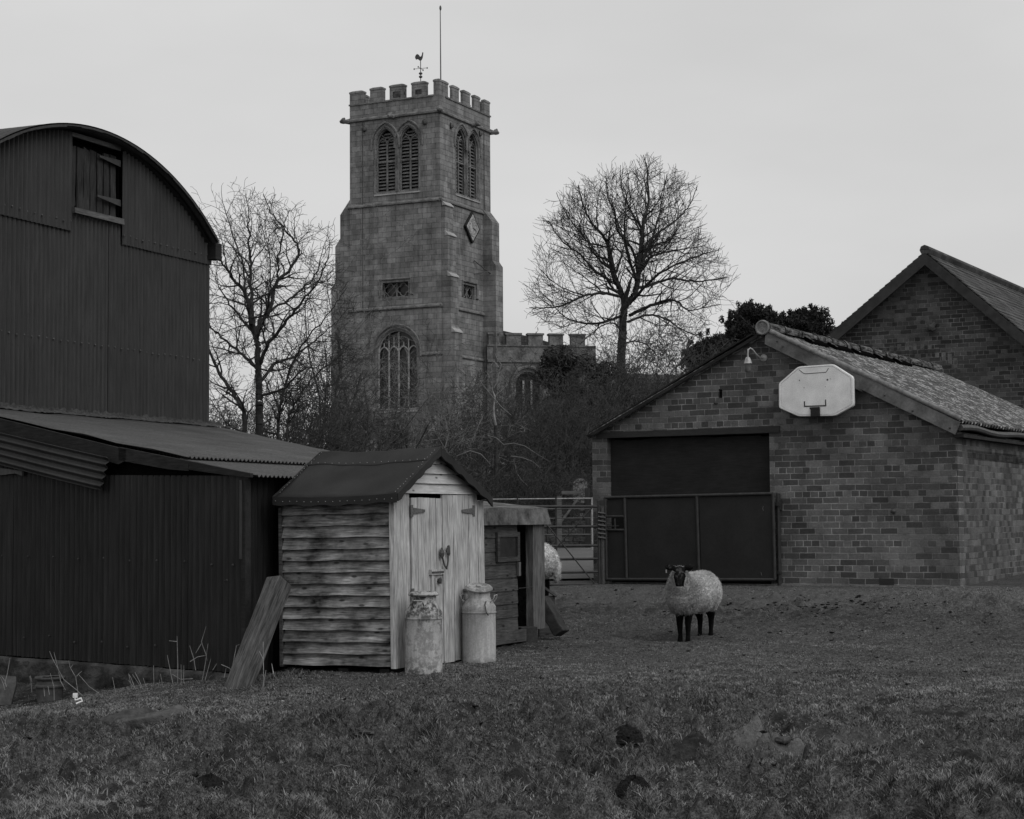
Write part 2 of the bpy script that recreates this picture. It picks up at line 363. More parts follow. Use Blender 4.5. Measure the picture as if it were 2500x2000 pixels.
# least squares circle
Mx = np.c_[2*A, np.ones(len(A))]; sol = np.linalg.lstsq(Mx, (A**2).sum(1), rcond=None)[0]
cx, cz = sol[0], sol[1]; CR = math.sqrt(sol[2]+cx*cx+cz*cz)
sR = fB.hit(512, 800, 1, 0).x; sLft = 2*cx - sR
def arcz(s, k=0.0): return cz + math.sqrt(max((CR-.02+k)**2-(s-cx)**2, .0001))
print('BARN arc', cx, cz, CR, 'sR', sR)
PIT = .088
def sheet(mb, s0, s1, z0f, z1f, yo, amp=.021):
    n = max(4, int((s1-s0)/PIT*8))
    vs = []; fs = []
    nz = 6
    for i in range(n+1):
        s = s0+(s1-s0)*i/n; y = yo+amp*math.cos(2*math.pi*s/PIT); a = z0f(s); b = z1f(s)
        for j in range(nz+1): vs.append((s, y, a+(b-a)*j/nz))
    for i in range(n):
        for j in range(nz): fs.append((i*(nz+1)+j, (i+1)*(nz+1)+j, (i+1)*(nz+1)+j+1, i*(nz+1)+j+1))
    mb.add(vs, fs)
hx = lambda px, py, v=0: fB.hit(px, py, 1, v)
hL = hx(172, 420).x; hRt = hx(293, 450).x
seamL = hx(172, 565).z; seamR = hx(397, 621).z
hb = hx(172, 512).z; hb2 = hx(292, 543).z; ht = hx(172, 328).z; ht2 = hx(290, 363).z
zb = 1.6
mb = MB()
lows = [sLft, -.6, hx(90,700).x, hx(262,700).x, hx(343,700).x, hx(419,700).x, sR]
for i in range(len(lows)-1):
    yo = 0 if i % 2 else .007
    s0, s1 = lows[i], lows[i+1]+.03
    top = lambda s: (seamL+.05 if s < hL else (hb-.01 if s < hRt else seamR+.05))
    sheet(mb, s0, min(s1, sR), lambda s: zb, lambda s: min(top(s), arcz(s)), yo)
ups = [(sLft, -.9, seamL, .0), (-.93, hL, seamL, -.006), (hRt, hx(366,600).x, seamR, -.004), (hx(366,600).x-.03, hx(440,600).x, seamR, .004), (hx(440,600).x-.03, sR, seamR, -.004)]
for s0, s1, zz, yo in ups:
    sheet(mb, s0, s1, lambda s: min(zz, arcz(s)-.02), lambda s: arcz(s), -.026+yo)
# bolts in rows
bolt = MB()
for k in range(60):
    s = -1.5+k*.147*1.0
    for z in (hx(250, 845).z, ):
        if s < sR-.05: bolt.blob((s, -.016, z+random.uniform(-.01, .01)), (.014, .012, .014), k, .1, 6, 4)
    if s < hL or s > hRt:
        zz = seamL+.12 if s < hL else seamR+.12
        if zz < arcz(s)-.1 and s < sR-.05: bolt.blob((s, -.045, zz+random.uniform(-.012, .012)), (.014, .012, .014), k, .1, 6, 4)
mb.build('wall', mat_cladding, barn, True)
bolt.build('bolt_row', mat_iron, barn)
# side wall (unseen return) and back
mb = MB(); mb.box(sR-.02, sR, .02, 12, 0, arcz(sR-.02)-.02); mb.box(sLft, sLft+.02, .02, 12, 0, arcz(sR-.02)-.02); mb.box(sLft, sR, .012, .03, 0, zb+.4)
mb.build('side_wall', mat_cladding, barn)
# curved roof with overhang
mb = MB(); a0 = math.acos(min(1, (A[-1][0]-cx)/CR)); th = .012
na = 60; ny = 170
def rf(r0):
    def g(u, v):
        a = math.pi - a0 - (math.pi-2*a0)*u; y = -.22+12*v
        return Vector((cx+math.cos(a)*r0, y, cz+math.sin(a)*r0))
    return g
# corrugated ACROSS y
def roofgrid(r0, amp):
    n = int(12/.16*6)
    mb.grid(lambda u, v: Vector((cx+math.cos(a0+(math.pi-2*a0)*v)*(r0+amp*math.cos(2*math.pi*u*12/.16)), -.22+12*u, cz+math.sin(a0+(math.pi-2*a0)*v)*(r0+amp*math.cos(2*math.pi*u*12/.16)))), n, 40)
roofgrid(CR+.03, .02); roofgrid(CR+.004, .02)
prof = [(cx+math.cos(a0+(math.pi-2*a0)*k/40), cz+math.sin(a0+(math.pi-2*a0)*k/40)) for k in range(41)]
for k in range(40):
    t0 = a0+(math.pi-2*a0)*k/40; t1 = a0+(math.pi-2*a0)*(k+1)/40
    q = lambda t, r, y: (cx+math.cos(t)*r, y, cz+math.sin(t)*r)
    w = random.uniform(-.008, .008)
    mb.hexa([q(t0, CR+.004+w, -.225), q(t1, CR+.004+w, -.225), q(t1, CR+.004+w, -.19), q(t0, CR+.004+w, -.19)], [q(t0, CR+.03, -.225), q(t1, CR+.03, -.225), q(t1, CR+.03, -.19), q(t0, CR+.03, -.19)])
mb.build('roof', mat_cladding, barn, False)
# open eaves bracket under the right-hand eave
zq = fB.hit(520, 610, 1, -.1).z; mb = MB(); mb.box(sR-.10, sR+.07, -.16, -.02, zq-.14, zq+.10); mb.prism([(sR-.5, zq-.2), (sR+.03, zq-.2)]+[(sR+.03-.53*k/6, arcz(sR+.03-.53*k/6)+.004) for k in range(7)], .04, .3); mb.build('eave_bracket', mat_fascia, barn)
# black sheets painting the shade behind the hatch and the gap above it
mb = MB(); mb.box(hL-.1, hRt+.1, .12, .16, hb-.2, arcz(hL)-.05); mb.box(hRt, hRt+.02, 0.03, .12, hb-.1, arcz(hRt)); mb.build('hatch_shade', mat_shadeblack, barn)
hatch = MB()
npl = 7; w = (hRt-hL-.04)/npl
for i in range(npl):
    s0 = hL+.02+i*w; rag = random.uniform(0, .12) if i in (0, 1, 5) else 0
    zt = ht+(ht2-ht)*(i+.5)/npl-.12; z0 = hb+(hb2-hb)*(i+.5)/npl+rag*.6
    xs = [s0+.004, s0+w-random.uniform(.004, .02)]
    b0 = random.uniform(-.01, .01)
    # ragged, warped plank
    pts = [(xs[0], z0), (xs[0]+w*.5, z0-random.uniform(0, .03)), (xs[1], z0+random.uniform(0, .05))]
    for k in range(1, 5):
        pts.append((xs[1]-random.uniform(0, .022), z0+(zt-z0)*k/5))
    pts += [(xs[1], zt+random.uniform(-.03, .02)), (xs[0], zt+random.uniform(-.03, .02))]
    for k in range(4, 0, -1): pts.append((xs[0]+random.uniform(0, .014), z0+(zt-z0)*k/5))
    hatch.prism(pts, .03+b0, .055+b0)
hd = hatch.build('hatch_door', mat_darkwood, barn)
mb = MB()
for yy, x0 in ((702, 1480), (1295, 1450)):
    a = fB.hit(x0/6.16, 280+yy/6.16, 1, 0); b = fB.hit(1800/6.16, 280+(yy+40)/6.16, 1, 0)
    zc = b.z
    mb.hexa([(a.x, -.0, zc+.005), (b.x, -.0, zc-.045), (b.x, -.02, zc-.045), (a.x, -.02, zc+.005)], [(a.x, -.0, zc+.03), (b.x, -.0, zc+.045), (b.x, -.02, zc+.045), (a.x, -.02, zc+.03)])
mb.build('strap_hinge', mat_gate, hd)
def sboard(mb, pa, pb, pc, pd, y0, y1):
    q = [fB.hit(*p, 1, 0) for p in (pa, pb, pc, pd)]
    mb.hexa([(p.x, y0, p.z) for p in q], [(p.x, y1, p.z) for p in q])
mb = MB(); sboard(mb, (172,322.5),(291,357.5),(291,369.5),(172,332.5), -.03, -.0); mb.build('hatch_lintel', mat_greywood, barn)
mb = MB(); sboard(mb, (171,507),(292,536),(293,550),(172,520), -.075, -.03); mb.build('hatch_sill', mat_greywood, barn)

# ================================================================ LEAN-TO
fL = Frame((-2.63, 16.7, 0), (.689, -.725))
lean = thing('lean_to_shed', 'low dark corrugated iron lean-to with a shallow sheet roof in front of the curved barn', 'shed', fL)
lh = lambda px, py, v=0: fL.hit(px, py, 1, v)
sl0 = lh(-140, 1500).x; sl1 = lh(621, 1161).x
mb = MB()
zbot = lambda s: np.interp(s, [lh(0,1599).x, lh(557,1641).x], [lh(0,1599).z, lh(557,1641).z])
ztop = lambda s: np.interp(s, [lh(0,1140).x, lh(200,1150).x, lh(260,1160).x, sl1], [2.28, 2.12, lh(260,1160).z, lh(621,1162).z])
cuts = [sl0, lh(30,1400).x, lh(208,1400).x, lh(332,1400).x, lh(463,1400).x, lh(594,1400).x]
def lsheet(mb, s0, s1, yo):
    n = max(4, int((s1-s0)/.1*8)); nz = 4; vs = []; fs = []
    for i in range(n+1):
        s = s0+(s1-s0)*i/n; y = yo+.019*math.cos(2*math.pi*s/.1)
        a = float(zbot(s))+random.uniform(-.004, .004); b = float(ztop(s))
        for j in range(nz+1): vs.append((s, y, a+(b-a)*j/nz))
    for i in range(n):
        for j in range(nz): fs.append((i*(nz+1)+j, (i+1)*(nz+1)+j, (i+1)*(nz+1)+j+1, i*(nz+1)+j+1))
    mb.add(vs, fs)
for i in range(len(cuts)-1): lsheet(mb, cuts[i], cuts[i+1]-.012 if i else cuts[i+1], (-.006, .012, -.004, .01, .0)[i])
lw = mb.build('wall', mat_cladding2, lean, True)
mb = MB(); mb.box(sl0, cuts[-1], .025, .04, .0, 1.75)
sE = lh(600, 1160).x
mb.build('wall_backing', mat_shadeblack, lean)
E_Z = fL.w(lh(621, 1161)).z
# second sheet run set back, towards the garden shed
mb = MB()
e0 = Vector((cuts[-1]-.02, .03, 0)); dR_ = fL.Ri @ Vector((.3896, .921, 0))
W2 = 1.7
n = 150; vs = []; fs = []
for i in range(n+1):
    t = W2*i/n; p = e0 + dR_*t; o = .009*math.cos(2*math.pi*t/.1)
    vs += [(p.x, p.y+o, -.15), (p.x, p.y+o, E_Z+.0)]
fs = [(2*i, 2*i+2, 2*i+3, 2*i+1) for i in range(n)]
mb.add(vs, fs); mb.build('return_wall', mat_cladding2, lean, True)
# bolts
mb = MB()
for px, py in [(9,1357),(72,1359),(134,1360),(195,1365),(258,1363),(321,1370),(387,1369),(455,1371),(521,1379),(573,1380),(2,1545),(62,1557),(124,1553),(186,1568),(253,1567),(315,1580),(383,1576)]:
    p = lh(px, py); mb.blob((p.x, -.02, p.z), (.013, .012, .013), px, .1, 7, 5)
p = lh(561, 1418); mb.tube([(p.x-.03, -.03, p.z), (p.x+.03, -.05, p.z+.01)], .008)
mb.build('bolt_row', mat_gate, lean)
mb = MB(); q_ = lh(594, 1200); mb.box(q_.x-.02, q_.x+.02, -.03, -.022, lh(594,1365).z, lh(594,1172).z); mb.build('joint_strip', mat_gate, lean)
mb = MB(); mb.box(q_.x+.0, q_.x+.06, -.02, .04, -.2, 1.9); mb.build('corner_post', mat_fascia, lean)
# plinth of rubble
mb = MB()
def pl(u, v):
    s = sl0+(sE-sl0+.1)*u; z = -.6+(float(zbot(s))+.6-.006)*v
    r = float(fbm(np.array([s*3.2]), np.array([z*4.0]), 5, 4)[0])
    return Vector((s, -.055+.16*(r-.5)+(.03 if v == 1 else 0), z))
mb.grid(pl, 160, 22); mb.build('plinth', mat_plinth, lean, True)
# roof: world-space plane
E = Vector((-2.34, 16.4, 1.91)); E.z = (fL.w(lh(621, 1161))).z
eu = Vector((.3896, .921, 0)); up = Vector((-.921, .3896, 0)).normalized()
sl_ = (2.86-E.z)/((Vector((-6.25, 22, 0))-E).to_2d().dot(up.to_2d()))
slope = (up+Vector((0, 0, sl_))); Lh = (2.86-E.z)/sl_
print('LEAN eave z', E.z, 'slope', sl_, 'run', Lh)
nr = slope.cross(eu).normalized(); nr = nr if nr.z > 0 else -nr
vF = (Vector((lh(0,1038).x, 0, 0)))
# verge follows the front wall line
fdir = (fL.R @ Vector((-1, 0, 0)));
def onroof(a, b, h=0): return fL.loc(E + eu*a + slope*b + nr*h)
va = fdir.to_2d().dot(eu.to_2d())/fdir.to_2d().dot(up.to_2d())     # drift along eu per metre up, along the verge
vb = (fB.w((sR+.12, 0, 0))-E).to_2d(); aR = vb.dot(eu.to_2d()); bR = vb.dot(up.to_2d())
def plane_hit(px, py):
    v = ray(px, py); t = (E-CAM).dot(nr)/v.dot(nr); q = CAM+v*t-E; b = q.dot(up); a = q.dot(eu); return a, b
af, bf = plane_hit(800, 1108); kf = (af-aR)/(bf-Lh); print('far verge', af, bf, 'aR', aR, kf)
def aend_(b): return aR + kf*(b-Lh)
def roof_part(b0, b1, h, name, aend=None, a_off=0):
    mb = MB(); width = (aR+.3) - (va*b1)
    def P(u, v):
        b = b0+(b1-b0)*v; a0_ = va*b+a_off; a1_ = aend_(b)
        a = a0_min + (a1_ - a0_min)*u; a = max(a, a0_)
        c = math.cos(2*math.pi*a/.076)
        return onroof(a, b, h+.0115*c)
    a0_min = min(va*b0, va*b1)+a_off; a1x = max(aend_(b0), aend_(b1))
    mb.grid(P, int((a1x-a0_min)/.076*8), 8)
    o = mb.build(name, mat_roofsheet, lean, True)
    so_ = o.modifiers.new('thick', 'SOLIDIFY'); so_.thickness = .003; return o
tB = fL.loc(Vector((0, 0, 0)))
# where the sheet lap lies
roof_part(-.02, 1.15, 0.0, 'roof_sheet'); roof_part(1.0, Lh-.02, .035, 'roof_sheet')
# fascia along the verge with cut boards
def vpt(px, py, off): p = lh(px, py, off); return p
mb = MB()
def vb_(pts, y0, y1):
    q = [lh(*p, 0) for p in pts]; mb.prism([(p.x, p.z) for p in q], y0, y1)
vb_([(-60,1006),(318,1098),(318,1124),(300,1134),(262,1124),(-60,1056)], -.05, -.02)
mb.build('fascia_board', mat_fascia, lean)
mb = MB(); vb_([(300,1092),(470,1126),(470,1150),(420,1146),(300,1124)], -.05, -.02); vb_([(400,1112),(621,1156),(621,1166),(560,1160),(400,1137)], -.045, -.015)
mb.build('fascia_board', mat_fascia, lean)
mb = MB(); vb_([(-60,1050),(262,1124),(290,1160),(-60,1150)], .0, .015); vb_([(262,1124),(480,1150),(621,1165),(260,1163)], .02, .035); mb.build('gable_infill', mat_shadeblack, lean)
# flashing strip against the barn
mb = MB()
def fl(u, v):
    s = -1.5+(sR+.28+1.5)*u; k = random.uniform(-.012, .012)
    if v < .34: return fL.loc(fB.w((s, -.03, 2.90+.06*(1-v*3)+k*1.5)))
    b = Lh-.02-(v-.33)*.42*(1+.25*math.sin(s*5)); q = fB.w((s, -.03, 0)); a = (q-E).to_2d().dot(eu.to_2d())
    return onroof(a, b, .055+k*.6)
mb.grid(fl, 180, 4); mb.build('flashing', mat_flash, lean, True)
# loose big sheet hung over the verge
mb = MB()
q = [lh(-70,1040,-.10), lh(264,1117,-.14), lh(243.5,1198,-.14), lh(-70,1119,-.10)]
def LS(u, v):     # u down across corrugations
    a = q[0].lerp(q[1], v); b = q[3].lerp(q[2], v); p = a.lerp(b, u); wdt = (a-b).length
    return p + Vector((0, -.017*math.cos(2*math.pi*u*4.6)+.01*math.sin(v*7), 0))
mb.grid(LS, 46, 24); o = mb.build('loose_sheet', mat_loose, lean, True); m_ = o.modifiers.new('thick', 'SOLIDIFY'); m_.thickness = .004
mb = MB(); q2 = [lh(-60,1135,-.03), lh(58,1150,-.03), lh(57,1162,-.03), lh(40,1156,-.03), lh(10,1160,-.03), lh(-60,1158,-.03)]
mb.prism([(p.x, p.z) for p in q2], -.05, -.03); mb.build('sheet_scrap', mat_roofsheet, lean)

# ================================================================ GARDEN SHED
fS = Frame((-1.048, 16.3, .12), (.9015, -.4327), roll=-.012)
shed = thing('garden_shed', 'small wooden garden shed with a felt apex roof and pale double doors', 'shed', fS)
h0 = lambda px, py: fS.hit(px, py, 1, 0); hf = lambda px, py, v=0: fS.hit(px, py, 0, v)
Ls = -h0(692, 1450).x; yR = hf(1178, 1400).y
print('SHED L', Ls, 'W', yR)
z_t = (h0(700,1228).z+h0(960,1228).z)/2; zl0 = h0(693,1624).z; zr0 = h0(966,1624).z; zb_ = (zl0+zr0)/2
mb = MB(); nb = 14; zt_ = h0(830, 1243).z+.06
for i in range(nb):
    z0 = zb_+(zt_-zb_)*i/nb; z1 = zb_+(zt_-zb_)*(i+1)/nb+.016; j = random.uniform(-.002, .002)
    # feather-edge board with slight waviness at the lower edge
    nn = 10; vs = []; 
    for k in range(nn+1):
        s = -Ls+(Ls-.03)*k/nn; wv = .004*math.sin(s*9+i*2.1)
        vs += [(s, -.052+j, z0+wv), (s, -.006+j, z1), (s, .006, z1), (s, -.006, z0+wv+.006)]
    fs = []
    for k in range(nn):
        b = 4*k
        for a_, c_ in ((0, 1), (1, 2), (2, 3), (3, 0)): fs.append((b+a_, b+4+a_, b+4+c_, b+c_))
    fs += [(0, 1, 2, 3), (4*nn+3, 4*nn+2, 4*nn+1, 4*nn)]
    mb.add(vs, fs)
mb.build('side_wall', mat_shedside, shed)
apexz = hf(1074, 1108, .10).z; ya = hf(1074, 1098, .10).y; ez = hf(968, 1222, 0).z
zd = hf(1000, 1205).z
print('shed apex', apexz, 'eave', ez, 'doortop', zd, 'base', zb_)
# carcass (dark inside), back and far walls
mb = MB(); mb.box(-Ls+.02, -.03, .012, .03, zb_, zt_); mb.box(-Ls+.01, -Ls+.03, .03, yR-.03, zb_, zt_); mb.box(-Ls+.02, -.03, yR-.03, yR, zb_, zt_)
mb.build('frame', mat_fascia, shed)
# corner trims
mb = MB(); mb.box(-.03, .02, -.058, -.008, zb_-.02, ez-.0); mb.build('corner_trim', mat_shedfront, shed)
mb = MB(); mb.box(-Ls-.012, -Ls+.02, -.056, .02, zb_-.02, zt_-.03); mb.build('corner_trim', mat_sleeper, shed)
yd0 = hf(1000,1400).y; yd1 = hf(1077,1400).y; yd2 = hf(1153,1400).y
mb = MB(); mb.box(-.02, .012, -.03, yd0*.45, zb_-.02, zd); mb.box(-.02, .008, yd0*.45+.006, yd0-.006, zb_-.02, zd)
mb.build('front_panel', mat_shedfront, shed)
mb = MB(); mb.box(-.02, .010, yd2+.006, (yd2+yR)/2-.003, zb_-.02, zd-.0); mb.box(-.02, .014, (yd2+yR)/2+.003, yR+.02, zb_-.02, zd-.06); mb.build('front_panel', mat_shedfront, shed)
def door(y0, y1, lean_, n, gap, seed):
    random.seed(seed); mb = MB(); w = (y1-y0)/n
    for i in range(n):
        a = y0+i*w; mb.box(.0, .022+random.uniform(-.0025, .0025), a+.0025, a+w-.0025, zb_-.03+random.uniform(-.008, .004), zd-gap-random.uniform(0, .01))
    o = mb.build('door', mat_shedfront, shed)
    for zz in (zd-.16, zb_+.78*(zd-zb_)*.52+.0):
        h = MB()
        if y0 < yR/2-.2:
            h.hexa([(.022, y0-.02, zz-.055), (.022, y0+.025, zz-.055), (.03, y0+.025, zz-.055), (.03, y0-.02, zz-.055)], [(.022, y0-.02, zz+.055), (.022, y0+.025, zz+.055), (.03, y0+.025, zz+.055), (.03, y0-.02, zz+.055)])
            h.hexa([(.024, y0+.02, zz-.03), (.024, y0+.25, zz-.012), (.032, y0+.25, zz-.012), (.032, y0+.02, zz-.03)], [(.024, y0+.02, zz+.03), (.024, y0+.25, zz+.012), (.032, y0+.25, zz+.012), (.032, y0+.02, zz+.03)])
        else:
            h.hexa([(.022, y1-.02, zz-.055), (.022, y1+.025, zz-.055), (.03, y1+.025, zz-.055), (.03, y1-.02, zz-.055)], [(.022, y1-.02, zz+.055), (.022, y1+.025, zz+.055), (.03, y1+.025, zz+.055), (.03, y1-.02, zz+.055)])
            h.hexa([(.024, y1-.25, zz-.012), (.024, y1-.02, zz-.03), (.032, y1-.02, zz-.03), (.032, y1-.25, zz-.012)], [(.024, y1-.25, zz+.012), (.024, y1-.02, zz+.03), (.032, y1-.02, zz+.03), (.032, y1-.25, zz+.012)])
        h.build('strap_hinge', mat_greywood, o)
    return o
dl = door(yd0+.008, yd1-.012, 0, 5, .035, 3); dr = door(yd1+.006, yd2-.002, 0, 6, .0, 4)
mb = MB(); mb.box(-.06, -.03, yd0, yd2, zb_, zd+.02); mb.build('door_shade', mat_shadeblack, shed)  # black sheet stands in for the shade behind the doors
# centre cover strip, chain and padlock, patched board at the foot of the left door
mb = MB(); mb.box(.024, .036, yd1-.02, yd1+.02, zb_-.02, hf(1077,1345).z); mb.build('cover_strip', mat_shedfront, dr)
mb = MB(); zc = hf(1078,1350).z
mb.blob((.05, yd1-.07, zc), (.02, .035, .05), 1, .2, 8, 6); mb.blob((.05, yd1+.06, zc+.02), (.02, .03, .05), 2, .2, 8, 6)
mb.tube([(.05, yd1-.07, zc-.03), (.06, yd1-.04, zc-.12), (.06, yd1, zc-.15), (.06, yd1+.03, zc-.08), (.05, yd1+.06, zc)], .009); mb.build('chain_latch', mat_iron, dl)
zp = hf(1060,1398).z
mb = MB(); mb.box(.024, .044, hf(1042,1400).y, hf(1075,1400).y, zp-.02, zp+.03); mb.box(.024, .036, hf(1046,1400).y, hf(1052,1400).y, zp-.5, zp-.02); mb.box(.024, .03, hf(1056,1400).y, hf(1073,1400).y, zp-.62, zp-.05)
mb.build('patch_board', mat_shedfront, dl)
mb = MB(); mb.blob((.05, hf(1063,1418).y, hf(1063,1418).z), (.02, .03, .03), 4, .2, 8, 6); mb.box(.044, .05, hf(1044,1400).y, hf(1073,1400).y, zp-.005, zp+.012); mb.build('padlock', mat_iron, dl)
# gable boards
mb = MB(); ng = 4; rise = apexz-zd
for i in range(ng):
    z0 = zd+rise*i/ng+.002; z1 = zd+rise*(i+1)/ng
    k0 = 1-(z0-zd)/rise; k1 = 1-(z1+.012-zd)/rise; k1 = max(k1, .02)
    ha = ya-.08; hb2_ = yR-ya-.08
    mb.hexa([(.0, ya-ha*k0-.03, z0), (.0, ya+hb2_*k0+.03, z0), (.032, ya+hb2_*k0+.03, z0), (.032, ya-ha*k0-.03, z0)],
            [(.0, ya-ha*k1-.03, z1), (.0, ya+hb2_*k1+.03, z1), (.010, ya+hb2_*k1+.03, z1), (.010, ya-ha*k1-.03, z1)])
mb.build('gable', mat_gable, shed)
# felt roof
zr = apexz+.055; xf = .10; ye = -.14; xb = fS.hit(668, 1228, 1, ye).x; zfe = fS.hit(966, 1206, 1, ye).z; ye2 = yR+.03
mb = MB(); th = .035; nx = 26
def felt(y0, z0, y1, z1, lift=0, xa=xb, xc=xf):
    def P(u, v):
        x = xa+(xc-xa)*u; y = y0+(y1-y0)*v; z = z0+(z1-z0)*v
        sag = -.020*math.sin(math.pi*u)*(1-.3*v)+.006*math.sin(x*7+y*5)+.004*math.sin(x*17)
        return Vector((x, y, z+sag+lift))
    mb.grid(P, nx, 12)
felt(ye, zfe, ya, zr); 
felt(ya, zr, ye2, zfe-.02)
felt(ye+.70*(ya-ye), zfe+.70*(zr-zfe), ya, zr, .010)     # upper lap
roof = mb.build('felt_roof', mat_felt, shed, True); m_ = roof.modifiers.new('thick', 'SOLIDIFY'); m_.thickness = .02; m_.offset = -1
mb = MB()
def edge(p0, p1, drop, n=16, out=(0, 0, 0)):
    p0 = Vector(p0); p1 = Vector(p1); vs = []
    for k in range(n+1):
        p = p0.lerp(p1, k/n); d = drop*(1+.12*math.sin(k*1.7)); sg = -.020*math.sin(math.pi*k/n) if abs(p0.y-p1.y) < .01 else 0
        o = Vector(out)*(1+.2*math.sin(k*2.3)); p = p+Vector((0, 0, sg+.006))
        vs += [p+o, p+o*1.3+Vector((0, 0, -d)), p-o*.2+Vector((0, 0, -d)), p-o*.2]
    fs = []
    for k in range(n):
        b = 4*k
        for a_, c_ in ((0, 1), (1, 2), (2, 3), (3, 0)): fs.append((b+a_, b+4+a_, b+4+c_, b+c_))
    fs += [(0, 1, 2, 3), (4*n+3, 4*n+2, 4*n+1, 4*n)]
    mb.add(vs, fs)
edge((xb, ye, zfe), (xf, ye, zfe), .075, out=(0, -.012, 0)); edge((xf, ye, zfe), (xf, ya, zr), .07, out=(.014, 0, 0)); edge((xf, ya, zr), (xf, ye2, zfe-.02), .085, out=(.014, 0, 0))
edge((xb, ye, zfe), (xb, ya, zr), .07, out=(-.014, 0, 0))
mb.build('felt_edge', mat_felt, roof, True)
mb = MB()
def nail(p): mb.blob(p, (.0042, .0042, .0042), 1, 0, 5, 4)
sg = lambda u: -.020*math.sin(math.pi*u)
for k in range(17):
    u = (k+.5)/17; x = xb+(xf-xb)*u; nail((x, ye-.026, zfe-.035+sg(u)+random.uniform(-.004, .004)))
    v = .72; nail((x, ye+v*(ya-ye), zfe+v*(zr-zfe)+sg(u)*.85+.018+random.uniform(-.003, .003)))
for k in range(19):
    v = (k+.5)/19
    for xx, zz in ((xf-.02, .012), (xb+.03, .012)):
        if random.random() < .85: nail((xx+random.uniform(-.012, .006), ye+v*(ya-ye), zfe+v*(zr-zfe)+zz))
mb.build('clout_nails', mat_nail, roof)
# bearers under the floor
mb = MB(); 
for x in (-Ls+.1, -.55, -.12): mb.box(x-.05, x+.05, -.02, yR, -.14, zb_-.025)
mb.build('bearer', mat_fascia, shed)

# ================================================================ HEN HUT
zg = tz(.2, 19.6)+.10
fH = Frame((-.311, 19.0, zg), (.447, .894))
hut = thing('hen_hut', 'low dark boarded hut with open doorway and tiny window right of the garden shed', 'hut', fH)
gh = lambda px, py, v=0: fH.hit(px, py, 1, v)
xr = gh(1322, 1400).x; xl = gh(1150, 1400).x-.5; zt = gh(1250, 1281).z; z0 = gh(1240, 1540).z
print('HUT', xl, xr, z0, zt)
mb = MB(); nb = 8
xd0 = gh(1262,1400).x; xd1 = gh(1294,1400).x
for i in range(nb):
    a = z0+(zt-z0)*i/nb; b = z0+(zt-z0)*(i+1)/nb+.008
    mb.hexa([(xl, -.018, a), (xd0-.01, -.018, a), (xd0-.01, .0, a), (xl, .0, a)], [(xl, -.008, b), (xd0-.01, -.008, b), (xd0-.01, .01, b), (xl, .01, b)])
mb.build('front_wall', mat_hut, hut)
for q_ in ((xl, xl+.03, 0.02, 1.3, z0, zt), (xr-.03, xr, .08, 1.3, z0, zt), (xl, xr, 1.302, 1.33, z0, zt+.3)):
    mb = MB(); mb.box(*q_); mb.build('side_wall', mat_hut, hut)
mb = MB(); mb.box(xd0-.3, xd1+.1, .5, .52, z0, zt); mb.box(xl+.03, xr-.04, .02, 1.3, z0-.02, z0+.01); mb.build('interior_shade', mat_shadeblack, hut)  # black back sheet and floor paint the hut's inner shade
mb = MB(); mb.box(xl, xd1, -.05, -.02, z0-.13, z0-.0); mb.build('base_board', mat_hut, hut)
mb = MB(); mb.box(xd1, xr, -.04, .05, z0-.02, zt); mb.build('door_post', mat_hutpost, hut)
a = gh(1206,1300); b = gh(1261,1370)
wx0, wx1, wz1, wz0 = a.x, b.x, a.z, b.z
mb = MB()
for q_ in ((wx0, wx1, wz0, wz0+.05), (wx0, wx1, wz1-.05, wz1), (wx0, wx0+.05, wz0+.05, wz1-.05), (wx1-.05, wx1, wz0+.05, wz1-.05)): mb.box(q_[0], q_[1], -.045, -.019, q_[2], q_[3])
wf = mb.build('window', mat_hutframe, hut); mb = MB(); mb.box(wx0+.05, wx1-.05, -.026, -.02, wz0+.05, wz1-.05); mb.build('pane', mat_glass, wf)
p = gh(1263,1390); mb = MB(); mb.box(xd0-.05, xd0+.0, -.05, -.02, p.z-.07, p.z+.08); mb.build('latch', mat_hutpost, hut)
p = gh(1280,1435); mb = MB(); mb.tube([(xd0, -.02, p.z), (xd1, -.03, p.z+.002)], .004); mb.build('bar', mat_gate, hut)
mb = MB(); zf0 = gh(1300,1281,-.07).z; zf1 = gh(1250,1246,-.05).z+.0
def rfn(u, v): x = (xl-.1)+(xr+.06-xl+.1)*u; return Vector((x, -.06+1.5*v, zf1+.02+.16*v+.01*math.sin(x*6)))
mb.grid(rfn, 20, 6)
mb.hexa([(xl-.1, -.09, zf0), (xr+.08, -.09, zf0), (xr+.08, -.05, zf0), (xl-.1, -.05, zf0)], [(xl-.1, -.075, zf1+.02), (xr+.0, -.075, zf1+.02), (xr+.0, -.045, zf1+.02), (xl-.1, -.045, zf1+.02)])
o = mb.build('roof', mat_hutroof, hut); m_ = o.modifiers.new('t', 'SOLIDIFY'); m_.thickness = .012

